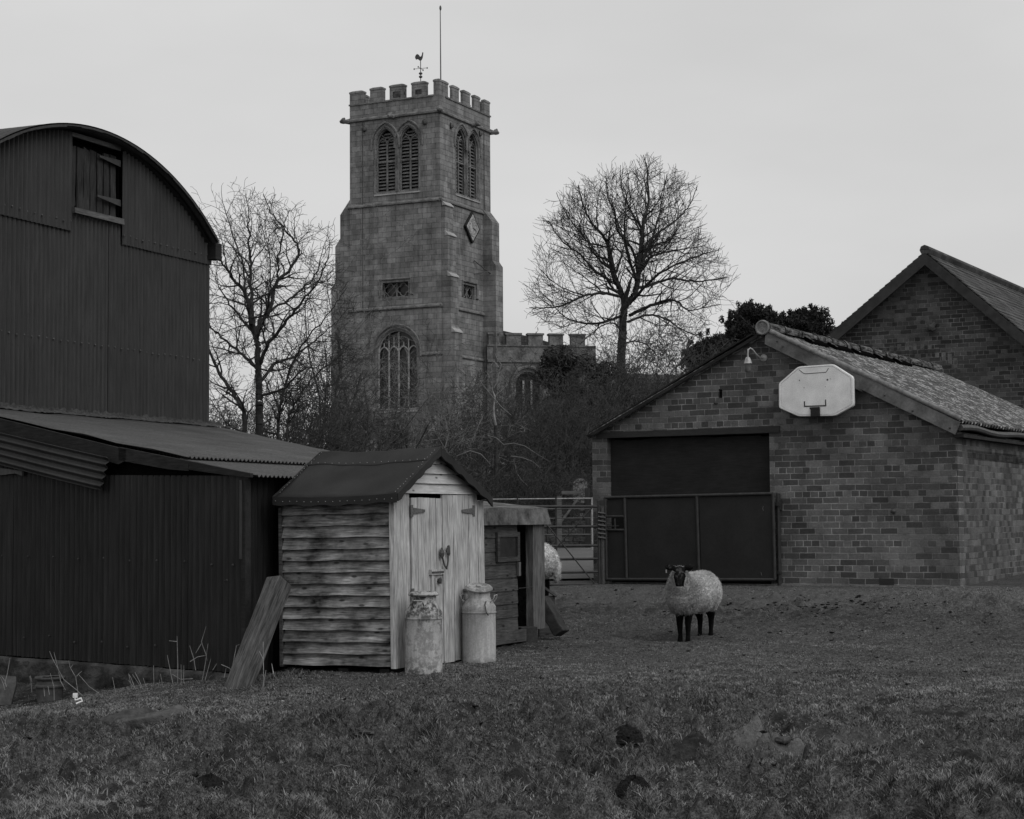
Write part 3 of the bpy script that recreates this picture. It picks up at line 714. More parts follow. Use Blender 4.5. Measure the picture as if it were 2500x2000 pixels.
# ================================================================ TIMBERS AND BLOCK
def beam(name, p0, p1, w, t, upv, mat, label, cat, bev=.012):
    p0 = Vector(p0); p1 = Vector(p1); ax = (p1-p0); L = ax.length; ax.normalize(); yv = (Vector(upv)-ax*Vector(upv).dot(ax)).normalized(); zv = ax.cross(yv)
    mb = MB(); n = 10; vs = []; random.seed(len(label))
    for k in range(n+1):
        x = L*k/n; j = lambda: random.uniform(-.006, .006)
        vs += [(x, -w/2+j(), -t/2+j()), (x, w/2+j(), -t/2+j()), (x, w/2+j(), t/2+j()), (x, -w/2+j(), t/2+j())]
    fs = []
    for k in range(n):
        b = 4*k
        for a_, c_ in ((0, 1), (1, 2), (2, 3), (3, 0)): fs.append((b+c_, b+4+c_, b+4+a_, b+a_))
    fs += [(3, 2, 1, 0), (4*n, 4*n+1, 4*n+2, 4*n+3)]
    mb.add(vs, fs); o = mb.build(name, mat)
    o.matrix_world = Matrix.Translation(p0) @ Matrix((ax, yv, zv)).transposed().to_4x4()
    bm_ = o.modifiers.new('bevel', 'BEVEL'); bm_.width = bev; bm_.segments = 2; bm_.limit_method = 'ANGLE'
    return tag(o, label, cat)
beam('leaning_sleeper', at(573,1702,15.7), at(683,1420,16.35), .16, .19, (.75, -.66, 0), mat_sleeper, 'long weathered timber sleeper propped at a slant against the lean-to', 'timber')
beam('leaning_plank_offcut', at(1372,1547,20.35), at(1325,1466,20.45), .13, .24, (.75, -.25, .55), mat_block, 'short thick timber offcut leaning beside the hen hut door post', 'timber')
b = at(1283,1568,19.9)
mb = MB(); mb.box(-.11, .10, -.10, .10, -.04, .17); o = mb.build('concrete_block', mat_block); o.location = (b.x, b.y, b.z); o.rotation_euler = (0, 0, .5)
m_ = o.modifiers.new('bevel', 'BEVEL'); m_.width = .008; m_.segments = 2; tag(o, 'small dark block on the ground below the hut doorway', 'block')
mb = MB(); p = at(1332,1455,20.9)
mb.box(-.09, .11, -.02, .02, -.5, .0); mb.add([(-.1, -.05, .13), (-.06, .05, .13), (.14, .05, -.02), (.12, -.05, -.02), (-.1, -.05, .16), (-.06, .05, .16), (.14, .05, .01), (.12, -.05, .01)], [(0, 3, 2, 1), (4, 5, 6, 7), (0, 1, 5, 4), (1, 2, 6, 5), (2, 3, 7, 6), (3, 0, 4, 7)])
o = mb.build('nest_box', mat_hut); o.location = p; o.rotation_euler = (0, 0, .4); tag(o, 'low boarded box with a sloping lid just right of the hut post', 'box')

# ================================================================ MILK CHURNS
def churn(px, Y, basepx, mat, tilt, label, rz, R=.17, H=.72):
    p = at(px, basepx, Y); g = tz(p.x, p.y)
    t = thing('milk_churn', label, 'milk churn', loc=(p.x, p.y, p.z), rz=rz, group='milk churns by the shed doors')
    b = MB(); k = R/.17
    b.lathe([(.150*k, 0), (.166*k, .004), (.168*k, .05), (.164*k, .056), (.164*k, .484), (.1715*k, .487), (.1715*k, .497), (.166*k, .500), (.167*k, .545), (.160*k, .556), (.118*k, .622), (.112*k, .632), (.110*k, .692), (.114*k, .698)], 40, wob=.004)
    b.build('body', mat, t, True)
    l = MB(); l.lathe([(.104*k, -.012), (.112*k, -.012), (.134*k, -.006), (.139*k, .004), (.134*k, .012), (.122*k, .026), (.10*k, .030), (.085*k, .022), (.03, .020), (.028, .034), (.0, .036)], 36, wob=.003)
    o = l.build('lid', mat, t, True); o.location = (0, 0, .692+(.026 if tilt else .008)); o.rotation_euler = (tilt*1.3, tilt*.8, 0)
    for sgn in (-1, 1):
        hnd = MB(); hnd.tube([(sgn*.135*k, -.05, .59), (sgn*.165*k, -.05, .625), (sgn*.172*k, -.045, .655), (sgn*.172*k, .045, .655), (sgn*.165*k, .05, .625), (sgn*.135*k, .05, .59)], .006, 6); hnd.build('handle', mat, t, True)
    return t
churn(1035, 16.25, 1644, mat_churn1, 0.0, 'milk churn heavily stained with grime, nearest the shed corner, its lid level', math.radians(75), .172)
c2 = churn(1170, 17.35, 1621, mat_churn2, .16, 'cleaner milk churn with its lid set crookedly, standing by the right shed door', math.radians(-15), .166)
hk = MB(); hk.tube([(.10, -.10, .60), (.10, -.14, .57), (.115, -.15, .50), (.13, -.13, .47)], .006, 6); hk.build('hook', mat_iron, c2)
# ================================================================ BRICK BARN
bx = (.8695, -.494)
fK = Frame((5.78, 23.4, .45), bx)
kb = thing('brick_barn', 'long low red brick barn with lichened corrugated roof and painted double doorway', 'barn', fK)
kh = lambda px, py, v=0: fK.hit(px, py, 1, v); ks = lambda px, py, v=0: fK.hit(px, py, 0, v)
sL = kh(1448,1300).x; ap = kh(1858,818); eL = kh(1440,1068).z; eR = kh(2338,1050).z
ox0 = kh(1483,1200).x; ox1 = kh(1880,1200).x; oz = kh(1880,1053).z; lz0 = kh(1904,1056).z; lz1 = kh(1904,1040).z
lx0 = kh(1457,1064).x; lx1 = kh(1904,1048).x
print('BARN2 sL', sL, 'apex', ap, 'eL', eL, 'eR', eR, 'lintel', lz0, lz1, kh(1457,1070).z, 'open', ox0, ox1)
oz = lz0-.002; KL = 0
zlow = -.35
rdg0 = fK.hit(1862, 800, 1, -.15); rd1 = fK.hit(2288, 886, 0, rdg0.x); KL = rd1.y
print('ridge len', KL, rd1.z, rdg0)
# small ventilation slots through the gable
wallpoly = [(sL, zlow), (ox0, zlow), (ox0, oz), (ox1, oz), (ox1, zlow), (0, zlow), (0, eR-.02), (ap.x, ap.z), (sL, eL)]
hp = kh(1758, 962)
mb = MB(); mb.prism(wallpoly, 0, .23, 1, holes=[[(hp.x-.035, hp.z-.06), (hp.x+.03, hp.z-.06), (hp.x+.035, hp.z+.06), (hp.x-.02, hp.z+.07)]])
mb.build('front_wall', mat_brickF, kb)
# side wall with slots under the eaves
slots = []
for x0, x1, y0, y1 in ((2362,2373.5,1097.5,1122), (2408,2417,1102.5,1127), (2449.5,2457.5,1107,1130), (2493,2500,1111.5,1136)):
    a = ks(x0, y0); b = ks(x1, y1); slots.append([(a.y, b.z), (b.y, b.z), (b.y, a.z), (a.y, a.z)])
for k in range(6):
    y = slots[-1][0][0]+(k+1)*.62; z0, z1 = slots[0][0][1], slots[0][2][1]; slots.append([(y, z0), (y+.12, z0), (y+.12, z1), (y, z1)])
mb = MB(); mb.prism([(.232, zlow), (KL, zlow), (KL, eR-.02), (.232, eR-.02)], -.23, -.002, 0, holes=[s for s in slots if s[0][0] > .26]); mb.build('side_wall', mat_brickS, kb)
mb = MB(); mb.box(sL, sL+.23, .232, KL, zlow, eL); mb.build('side_wall', mat_brickS, kb)
mb = MB(); mb.prism([(sL+.24, zlow), (-.24, zlow), (-.24, eR-.1), (ap.x, ap.z-.05), (sL+.24, eL)], KL-.2, KL); mb.build('rear_wall', mat_brickS, kb)
mb = MB(); mb.box(-.42, -.40, .3, KL-.3, zlow, eR-.1); mb.box(sL+.3, -.5, .6, .62, zlow, eR-.05); mb.build('interior_shade', mat_shadeblack, kb)  # black sheets inside the walls, painted shade behind slots and doorway
# lintel
mb = MB(); l0 = kh(1457,1057); l1 = kh(1904,1040); l2 = kh(1904,1056); l3 = kh(1457,1070.5)
mb.hexa([(l3.x, -.02, l3.z), (l2.x, -.02, l2.z), (l2.x, .1, l2.z), (l3.x, .1, l3.z)], [(l0.x, -.02, l0.z), (l1.x, -.02, l1.z), (l1.x, .1, l1.z), (l0.x, .1, l0.z)])
mb.build('lintel', mat_lintel, kb)
# big board closing the doorway, ragged at the top
mb = MB(); bx0 = kh(1490,1200,.12).x; bx1 = kh(1882,1200,.12).x; pts = [(bx0, zlow), (bx1, zlow)]
random.seed(5)
tops = [(1877,1064),(1868,1065.5),(1855,1063),(1845,1065),(1830,1063.5),(1800,1064.5),(1740,1066.5),(1700,1066),(1640,1069),(1610,1069),(1585,1072),(1560,1073),(1532,1074.5),(1490,1072)]
for px, py in tops:
    q = kh(px, py, .12); pts.append((q.x, q.z+random.uniform(-.012, .008)))
    if 1540 < px < 1870: q = kh(px-9, py+random.uniform(-.8, .8), .12); pts.append((q.x, q.z))
mb.prism(pts, .12, .14); mb.build('door_board', mat_board, kb)
mb = MB(); mb.box(ox0-.1, ox1+.1, .26, .3, zlow, oz+.05); mb.build('door_shade', mat_shadeblack, kb)  # black sheet painting the shade behind the door board
# roofs
er = fK.hit(2346, 1030, 1, -.12); el = fK.hit(1431, 1066, 1, -.12); rz_ = rdg0.z; rx = rdg0.x
rtop = rz_-.055
mb = MB()
KR = KL+.1
def slope_roof(x1, z1):
    dx, dz = x1-rx, z1-rtop; n_ = Vector((-dz, 0, dx)).normalized(); n_ = n_ if n_.z > 0 else -n_
    mb = MB(); corr(mb, lambda u, v: (rx+dx*v, -.10+(KR+.1)*u, rtop+dz*v), KR+.1, 1, .146, .024, n_, 10)
    return mb
o = slope_roof(er.x, er.z).build('roof', mat_lichen, kb, True); m_ = o.modifiers.new('t', 'SOLIDIFY'); m_.thickness = .01
o = slope_roof(el.x, el.z).build('roof', mat_lichen, kb, True); m_ = o.modifiers.new('t', 'SOLIDIFY'); m_.thickness = .01
# bargeboards: deep cement one on the right slope, thin dark one on the left
def pk(px, py, v): q = kh(px, py, v); return (q.x, q.z)
mb = MB(); mid = (2105, 918)
mb.prism([pk(1869,806,-.14), pk(2105,919,-.14), pk(2105,957,-.14), pk(1867,840,-.14)], -.14, -.115)
mb.build('bargeboard', mat_concrete, kb)
mb = MB(); mb.prism([pk(2098,914,-.152), pk(2344,1031,-.152), pk(2331,1061,-.152), pk(2098,949,-.152)], -.152, -.125); mb.build('bargeboard', mat_concrete, kb)
mb = MB()
a = Vector((rx+.1, -.13, rtop-.01)); b = Vector((er.x, -.13, er.z+.03)); mb.tube([a.lerp(b, k/12) + Vector((0, 0, .01)) for k in range(13)], .035, 10); mb.build('barge_roll', mat_oldcement, kb, True)
mb = MB(); 
for px, py in ((1897,833),(1911,846),(2160,965),(2228,1003),(2319,1045)):
    q = kh(px, py, -.155); mb.blob((q.x, -.158, q.z), (.014, .014, .014), px, 0, 8, 5)
mb.build('bolt', mat_iron, kb)
mb = MB(); mb.prism([pk(1849,815,-.12), pk(1432,1065,-.12), pk(1452,1061,-.12), pk(1849,824,-.12)], -.12, -.10); mb.build('verge_board', mat_fascia, kb)
mb = MB()
q0 = kh(1435,1062,-.10); 
mb.hexa([(sL-.02, -.10, q0.z+.01), (sL+.01, .2, q0.z+.01), (ap.x-.1, .2, ap.z+.0), (ap.x-.1, -.10, ap.z+.0)], [(sL-.02, -.10, q0.z+.03), (sL+.01, .2, q0.z+.03), (ap.x-.1, .2, ap.z+.02), (ap.x-.1, -.10, ap.z+.02)])
mb.build('soffit', mat_fascia, kb)
# ridge capping
mb = MB(); seg = 30; Rr = .085
for k in range(13):
    y0 = -.13+k*(KR+.1)/13; y1 = y0+(KR+.1)/13-.006
    for (ya_, yb_, r) in ((y0, y0+.05, Rr+.012), (y0+.05, y1, Rr)):
        n = 14; vs = []
        for y in (ya_, yb_):
            for j in range(n+1):
                a_ = math.pi*(-.12+1.24*j/n); rr = r*(1+.05*math.sin(y*31+j)); vs.append((rx+math.cos(a_)*rr, y, rz_+math.sin(a_)*rr))
        mb.add(vs, [(j, j+1, n+1+j+1, n+1+j) for j in range(n)])
mb.build('ridge_capping', mat_ridge, kb, True)
mb = MB(); 
def disc(r0, r1, y0, y1):
    n = 40; vs = []
    for (r, y) in ((r0, y0), (r1, y0), (r1, y1)):
        for j in range(n): a_ = 2*math.pi*j/n; vs.append((rx+math.cos(a_)*r, y, rz_+math.sin(a_)*r))
    mb.add(vs, [(i*n+j, i*n+(j+1) % n, (i+1)*n+(j+1) % n, (i+1)*n+j) for i in range(2) for j in range(n)])
disc(.0, .078, -.165, -.15); 
n = 40
mb.tube([(rx+math.cos(2*math.pi*j/n)*.088, -.162, rz_+math.sin(2*math.pi*j/n)*.088) for j in range(n+1)], .017, 8, False)
mb.build('ridge_end_disc', mat_oldcement, kb, True)
# lifted lap pieces below the ridge; black boxes paint the shade beneath them
mb = MB(); dxr, dzr = er.x-rx, er.z-rtop; Lr = math.hypot(dxr, dzr); ux, uz = dxr/Lr, dzr/Lr
shadem = MB()
for k, (pa, pb) in enumerate(((1967,2012),(2025,2072),(2082,2127),(2136,2172),(2184,2214))):
    y0 = fK.hit(pa, 860, 0, rx+.1).y; y1 = fK.hit(pb, 870, 0, rx+.1).y
    A0 = rx+ux*.05; Z0 = rtop+uz*.05+.03; A1 = rx+ux*.25; Z1 = rtop+uz*.25+.03
    shadem.hexa([(A0, y0, Z0), (A1, y0-.12, Z1), (A1, y1-.12, Z1), (A0, y1, Z0)], [(A0, y0, Z0+.055), (A1, y0-.12, Z1+.04), (A1, y1-.12, Z1+.04), (A0, y1, Z0+.055)])
    mb.hexa([(A0, y0, Z0+.056), (A1+.02*ux, y0-.10, Z1+.045), (A1+.02*ux, y0-.02, Z1+.045), (A0, y0+.08, Z0+.056)], [(A0, y0, Z0+.07), (A1, y0-.10, Z1+.065), (A1, y0-.02, Z1+.065), (A0, y0+.08, Z0+.07)])
shadem.build('ridge_shade', mat_shadeblack, kb)
mb.build('ridge_flap', mat_ridge, kb)
# gutter
mb = MB(); g0 = Vector((er.x-.03, -.05, er.z-.05)); pts = []
for k in range(24): pts.append((er.x-.02+.012*math.sin(k*1.3), -.10+(KR)*k/23, er.z-.075+.02*math.sin(k*.9)))
mb.tube(pts, .042, 8); mb.build('gutter', mat_iron, kb, True)
mb = MB(); mb.box(-.03, .11, -.08, KR-.2, eR-.10, eR-.06); mb.build('eaves_board', mat_fascia, kb)
# hinge post, wall bolt, flat dark patch low in the wall
mb = MB(); q = kh(1904, 1300); mb.tube([(q.x, -.04, -.2), (q.x, -.04, kh(1904,1205).z)], .03, 8)
mb.box(q.x-.035, q.x+.045, -.06, -.0, kh(1904,1237).z-.05, kh(1904,1237).z+.08); mb.box(q.x-.13, q.x+.03, -.10, -.03, kh(1904,1232).z-.02, kh(1904,1232).z+.03); mb.box(q.x-.13, q.x+.03, -.10, -.03, kh(1904,1398).z-.02, kh(1904,1398).z+.02)
mb.build('hinge_post', mat_gate, kb)
q = kh(2182, 1248); mb = MB(); mb.blob((q.x, -.02, q.z), (.035, .03, .03), 1, .1); mb.build('wall_bolt', mat_iron, kb, True)
q = kh(1758, 985); mb = MB(); q = kh(1748,984); mb.blob((q.x, -.005, q.z), (.03, .014, .02), 1, .2); mb.build('wall_bolt', mat_iron, kb, True)
a = kh(2147,1412); b = kh(2183,1437); mb = MB(); mb.box(a.x, b.x, -.008, -.0, b.z, a.z); mb.build('low_patch', mat_lintel, kb)
mb = MB(); mb.box(sL+.0, .05, -.05, -.001, -.4, kh(2200,1430).z-.0); mb.build('footing', mat_oldcement, kb)

# gate across the doorway
fG = Frame(fK.w((0, -.16, 0)), bx)
gt = thing('doorway_gate', 'dark sheeted metal gate closed across the barn doorway behind the sheep', 'gate', fG)
gg = lambda px, py: fG.hit(px, py, 1, 0)
g0 = gg(1477,1215); g1 = gg(1887,1205); g2 = gg(1892,1415.5); g3 = gg(1481,1414.5)
def P3(p, y=0): return Vector((p.x, y, p.z))
R_ = .022
mb = MB(); mb.tube([P3(g0), P3(g1)], R_, 10); mb.build('top_rail', mat_gate, gt, True)
mb = MB(); mb.tube([P3(g3), P3(g2)], R_, 10); mb.build('bottom_rail', mat_gate, gt, True)
for (t_, b_) in ((g0, g3), (gg(1525,1213), gg(1530,1414)), (gg(1701,1210), gg(1707,1414)), (g1, g2)):
    mb = MB(); mb.tube([P3(t_), P3(b_)], R_, 10); mb.build('upright', mat_gate, gt, True)
for yy in (1261, 1294):
    mb = MB(); a = gg(1478, yy); b = gg(1525, yy); mb.tube([P3(a), P3(b)], R_*.8, 8); mb.build('short_rail', mat_gate, gt, True)
def panel(a, b, c, d, nm='panel'):
    mb = MB(); q = [gg(*p) for p in (a, b, c, d)]; mb.hexa([(p.x, .012, p.z) for p in q], [(p.x, .018, p.z) for p in q]); return mb.build(nm, mat_gatepanel, gt)
panel((1481,1217),(1525,1216),(1525,1260),(1481,1261)); panel((1482,1296),(1527,1295),(1530,1414),(1484,1414))
panel((1529,1216),(1701,1211),(1706,1414),(1534,1414)); panel((1706,1211),(1883,1207),(1888,1414),(1711,1414))
mb = MB(); q = gg(1501,1266); q2_ = gg(1502,1292); mb.tube([P3(q), P3(q2_)], .012, 8); a = gg(1468,1286); b = gg(1511,1284); mb.tube([P3(a, .0), P3(b, .0)], .008, 8); mb.build('latch', mat_gate, gt, True)

mb = MB()
for a_, b_ in (((1861,1240),(1863,1247)),((1857,1397),(1859,1405)),((1863,1236),(1862,1240))):
    p = gg(*a_); r_ = gg(*b_); mb.tube([(p.x, .008, p.z), (r_.x, .008, r_.z)], .004, 5)
mb.build('scuff', mat_concrete, gt)
mb = MB(); q = fP_br = None
# lamp
fM = fK
lam = thing('wall_lamp', 'swan-necked outdoor wall lamp on the brick gable under the roof peak', 'lamp', Frame(fK.w((kh(1865,874).x, 0, kh(1865,874).z)), bx))
mb = MB(); n = 20
def lat_y(mb, prof, c=(0, 0, 0), n=24):   # profile (r, y) around y axis
    vs = []
    for r, y in prof:
        for j in range(n): a_ = 2*math.pi*j/n; vs.append((c[0]+math.cos(a_)*r, c[1]+y, c[2]+math.sin(a_)*r))
    k = len(prof); mb.add(vs, [(i*n+j, (i*n+(j+1) % n), (i+1)*n+(j+1) % n, (i+1)*n+j) for i in range(k-1) for j in range(n)]+[tuple((k-1)*n+j for j in range(n))])
lat_y(mb, [(.05, -.001), (.05, -.012), (.035, -.02), (.014, -.03), (0, -.03)]); mb.build('wall_plate', mat_galv, lam, True)
hx_ = -.13
mb = MB(); mb.tube([(0, -.03, 0), (-.03, -.07, .0), (-.055, -.14, .04), (-.08, -.2, .10), (-.10, -.24, .12), (-.125, -.26, .10), (hx_, -.26, .05), (hx_, -.26, .0)], .012, 10); mb.build('swan_neck', mat_galv, lam, True)
mb = MB(); mb.lathe([(.02, 0), (.03, -.01), (.045, -.05), (.055, -.085), (.058, -.09), (.045, -.09), (.0, -.09)], 24, (hx_, -.26, 0)); mb.build('lamp_hood', mat_galv, lam, True)
mb = MB(); mb.lathe([(.04, -.09), (.042, -.12), (.042, -.19), (.035, -.205), (0, -.21)], 20, (hx_, -.26, 0)); mb.build('glass_jar', mat_glassjar if 'mat_glassjar' in globals() else mat_concrete, lam, True)

# backboard
bpx = [(1900.5,936),(1948,895),(2034,889),(2083,920),(2084.5,991),(2039,1015.5),(1949,1017),(1901,996)]
fP = Frame(fK.w((kh(1990,950,-.21).x, -.21, kh(1990,950,-.21).z)), bx)
bb = thing('basketball_backboard', 'pale eight-sided basketball backboard without hoop fixed to the barn gable', 'backboard', fP)
q = [fP.hit(x, y, 1, 0) for x, y in bpx]; q = [(p.x, p.z) for p in q]; cxx = sum(p[0] for p in q)/8; czz = sum(p[1] for p in q)/8
# rounded corners
def rnd(poly, k=.09):
    out = []
    n = len(poly)
    for i in range(n):
        a = Vector(poly[i-1]); b = Vector(poly[i]); c = Vector(poly[(i+1) % n])
        p = b+(a-b)*k; r = b+(c-b)*k
        for t in (0, .33, .66, 1): out.append(tuple(((1-t)**2)*p+2*t*(1-t)*b+t*t*r))
    return out
qr = rnd(q); sc = lambda k: [(cxx+(x-cxx)*k, czz+(z-czz)*k) for x, z in qr]
mb = MB(); n = len(qr); rings = [(.97, .06), (1.0, .05), (1.0, .012), (.985, .0), (.945, -.002), (.935, .008), (.93, .008), (.92, .0)]
vs = []
for k, y in rings: vs += [(x, y, z) for x, z in sc(k)]
fs = [(i*n+j, i*n+(j+1) % n, (i+1)*n+(j+1) % n, (i+1)*n+j) for i in range(len(rings)-1) for j in range(n)]
mb.add(vs, fs); mb.add([(x, .0, z) for x, z in sc(.92)], [tuple(range(n))]); mb.build('board', mat_plastic, bb)
def mark(pts, r=.0035, y=-.003):
    mb = MB(); pp = [fP.hit(px, py, 1, y) for px, py in pts]; mb.tube([(p.x, y, p.z) for p in pp], r, 6); return mb
C2 = lambda x, y: (1820+x/5.75, 760+y/5.75)
m_all = MB()
for pts in ([C2(752,820),C2(775,840),C2(815,872),C2(850,878),C2(1125,858),C2(1140,845),C2(1165,800)],): 
    pp = [fP.hit(px, py, 1, 0) for px, py in pts]; m_all.tube([(p.x, .0, p.z) for p in pp], .0045, 6)
m_all.build('moulded_line', mat_gate, bb)
mb = MB()
for a, b in ((C2(828,1265), C2(830,1335)), (C2(824,1336), C2(1135,1325)), (C2(1128,1330), C2(1124,1240))):
    p = fP.hit(*a, 1, 0); r = fP.hit(*b, 1, 0); mb.tube([(p.x, .0, p.z), (r.x, .0, r.z)], .0085, 6)
mb.build('target_mark', mat_gate, bb)
a = fP.hit(*C2(920,1350), 1, -.01); b = fP.hit(*C2(1045,1475), 1, -.01); mb = MB(); mb.box(a.x, b.x, -.035, .04, b.z, a.z); mb.box(a.x-.02, a.x, -.012, -.002, a.z-.02, a.z); mb.build('hoop_bracket', mat_black, bb)
mb = MB()
for xx, yy, r in ((758,970,.008),(822,1075,.006),(1120,1060,.005),(1150,962,.013),(1190,950,.006)):
    p = fP.hit(*C2(xx, yy), 1, 0); mb.blob((p.x, 0, p.z), (r, .004, r), 1, 0, 8, 5)
mb.build('screw_hole', mat_iron, bb)

# ================================================================ BRICK HOUSE
ga = at(2268, 620, 35.5)
fN = Frame((ga.x, ga.y, 0), bx)
hs = thing('brick_house', 'tall gabled brick farm building with slate roof behind the barn at right', 'house', fN)
nh = lambda px, py, v=0: fN.hit(px, py, 1, v)
za = nh(2268,622).z; lft = nh(2030,827); rgt = nh(2500,812)
sl1_ = (za-lft.z)/(0-lft.x); sl2_ = (za-rgt.z)/rgt.x; hw = 4.3; print('HOUSE', za, sl1_, sl2_, lft, rgt)
pit = (sl1_+sl2_)/2
mb = MB(); mb.prism([(-hw, -1), (hw, -1), (hw, za-.12-sl2_*hw), (0, za-.12), (-hw, za-.12-sl1_*hw)], 0, .3); mb.build('gable_wall', mat_brickH, hs)
mb = MB(); mb.box(-hw, -hw+.3, .3, 12, -1, za-.2-sl1_*hw); mb.box(hw-.3, hw, .3, 12, -1, za-.2-sl2_*hw); mb.build('side_wall', mat_brickH, hs)
for sx, s_ in ((-1, sl1_), (1, sl2_)):
    mb = MB(); e = hw+.3
    vs = [(0, -.25, za+.03), (0, 12.3, za+.03), (sx*e, 12.3, za+.03-s_*e), (sx*e, -.25, za+.03-s_*e)]
    n = 40
    # rows of slates as small steps
    mb2 = MB()
    for k in range(n):
        a0 = e*k/n; a1 = e*(k+1)/n+.03; st = .03*(1 if sx > 0 else 1)
        mb2.hexa([(sx*a0, -.25, za+.01-s_*a0), (sx*a0, 12.3, za+.01-s_*a0), (sx*a1, 12.3, za+.03-s_*a1), (sx*a1, -.25, za+.03-s_*a1)],
                 [(sx*a0, -.25, za+.035-s_*a0), (sx*a0, 12.3, za+.035-s_*a0), (sx*a1, 12.3, za+.055-s_*a1), (sx*a1, -.25, za+.055-s_*a1)])
    mb2.build('roof', mat_slate, hs)
    mb = MB(); mb.prism([(0, za+.0), (sx*(e+.02), za-s_*(e+.02)), (sx*(e+.02), za-.24-s_*(e+.02)), (0, za-.24)], -.30, -.262); mb.build('bargeboard', mat_verge, hs)
mb = MB(); mb.tube([(0, -.3, za+.06), (0, 12.3, za+.06)], .10, 8); mb.build('ridge_tile', mat_slate, hs, True)
q = nh(2275, 799); mb = MB(); mb.blob((q.x, -.05, q.z), (.10, .05, .08), 2, .3); mb.build('wall_tie', mat_iron, hs, True)
# blocked arch scar
mb = MB()
for k in range(15):
    a_ = math.pi*(.22+.56*k/14); c = nh(2215, 875); mb.box(c.x+math.cos(a_)*1.25-.04, c.x+math.cos(a_)*1.25+.04, -.006, 0, c.z-.85+math.sin(a_)*.95, c.z-.85+math.sin(a_)*.95+.2)
mb.build('blocked_arch', mat_oldarch if 'mat_oldarch' in globals() else mat_brickS, hs)

# ================================================================ FIELD GATE between hut and barn
gA = at(1462, 1300, 25.7)
fF = Frame((gA.x, gA.y, 0), (1, -.05))
fg = thing('field_gate', 'barred metal farm gate with crossed braces between the hen hut and brick barn', 'gate', fF)
fh = lambda px, py: fF.hit(px, py, 1, 0)
G = lambda x, y: fh(1250+x/4.93, 1150+y/4.93)
xe = fh(1130, 1300).x
zl = [G(1030, y).z for y in (428, 667, 897, 1057, 1216, 1364)]
for i, z in enumerate(zl):
    mb = MB(); mb.tube([(0, 0, z), (xe*.5, 0, z-.006+(.012 if i == 0 else 0)), (xe, 0, z-.01)], .019, 8); mb.build('rail', mat_gate, fg, True)
mb = MB(); mb.tube([(0, 0, zl[-1]-.02), (0, 0, zl[0]+.03)], .026, 8); mb.build('stile', mat_gate, fg, True)
mb = MB(); mb.tube([(xe, 0, zl[-1]-.02), (xe, 0, zl[0]+.03)], .026, 8); mb.build('stile', mat_gate, fg, True)
for a, b in (((965,440),(515,945)), ((350,560),(990,1352))):
    p = G(*a); r = G(*b); mb = MB(); mb.tube([(p.x, -.02, p.z), (r.x, -.02, r.z)], .010, 6); mb.build('brace', mat_gate, fg, True)
mb = MB(); p = G(1085, 500); mb.tube([(.05, 0, zl[-1]-.05), (.05, 0, zl[0]-.02)], .03, 8)
for k in range(7): z = p.z-.35*k/6; mb.tube([(-.01, -.04, z), (.09, -.04, z-.015), (.09, .03, z-.02), (-.01, .03, z)], .014, 5)
mb.build('chained_post', mat_iron, fg)

# ================================================================ beyond the road
def post(mb, x, y, z0, z1, w): mb.box(x-w/2, x+w/2, y-w/2, y+w/2, z0, z1)
gw = thing('churchyard_gate', 'old wooden churchyard gate with a diagonal brace beyond the road', 'gate', loc=(at(1400,1300,38).x, 38, tz(at(1400,1300,38).x, 38)))
gz = gw.location.z; Lx = lambda px: at(px, 1300, 38).x-gw.location.x; Lz = lambda py: at(1400, py, 38).z-gz
mb = MB(); post(mb, Lx(1366), 0, -.1, Lz(1211), .10); mb.build('post', mat_greywood, gw)
mb = MB(); post(mb, Lx(1435), 0, -.1, Lz(1192), .11); mb.build('post', mat_darkwood, gw)
for y_ in (1232, 1250, 1268, 1287, 1307):
    mb = MB(); mb.box(Lx(1372), Lx(1429), -.015, .015, Lz(y_)-.03, Lz(y_)+.03); mb.build('rail', mat_darkwood, gw)
mb = MB(); mb.hexa([(Lx(1371), -.03, Lz(1277)), (Lx(1371), -.03, Lz(1268)), (Lx(1371), -.016, Lz(1268)), (Lx(1371), -.016, Lz(1277))], [(Lx(1418), -.03, Lz(1214)), (Lx(1418), -.03, Lz(1205)), (Lx(1418), -.016, Lz(1205)), (Lx(1418), -.016, Lz(1214))]); mb.build('brace', mat_greywood, gw)
mb = MB(); mb.box(Lx(1372), Lx(1420), -.03, .03, Lz(1207), Lz(1199)); mb.build('top_bar', mat_greywood, gw)
hd_ = thing('wire_hurdle', 'thin pale rail fence with a slim white post beyond the field gate', 'fence', loc=(at(1300,1300,36.5).x, 36.5, tz(.4, 36.5)))
gz = hd_.location.z; Hx = lambda px: at(px, 1300, 36.5).x-hd_.location.x; Hz = lambda py: at(1400, py, 36.5).z-gz
for y_ in (1218, 1243, 1266, 1306):
    mb = MB(); mb.tube([(Hx(1150), 0, Hz(y_)), (Hx(1446), 0, Hz(y_-1))], .011, 6); mb.build('rail', mat_galv if y_ == 1218 else mat_greywood, hd_)
for px_, m__ in ((1446, mat_galv), (1264, mat_gate), (1358, mat_gate), (1190, mat_gate)):
    mb = MB(); mb.tube([(Hx(px_), 0, -.1), (Hx(px_), 0, Hz(1215))], .02, 6); mb.build('post', m__, hd_)
p = at(1417, 1200, 41.5)
ts = thing('headstone', 'round-topped lichened headstone above the churchyard wall by the barn corner', 'headstone', loc=(p.x, p.y, tz(p.x, p.y)))
mb = MB(); hgt = at(1417,1168,41.5).z-ts.location.z; w_ = .17
mb.prism([(-w_, -.2), (w_, -.2)]+[(w_*math.cos(math.pi*k/14), hgt-w_+w_*math.sin(math.pi*k/14)) for k in range(15)], -.05, .05); mb.build('slab', mat_tomb, ts)
random.seed(11)
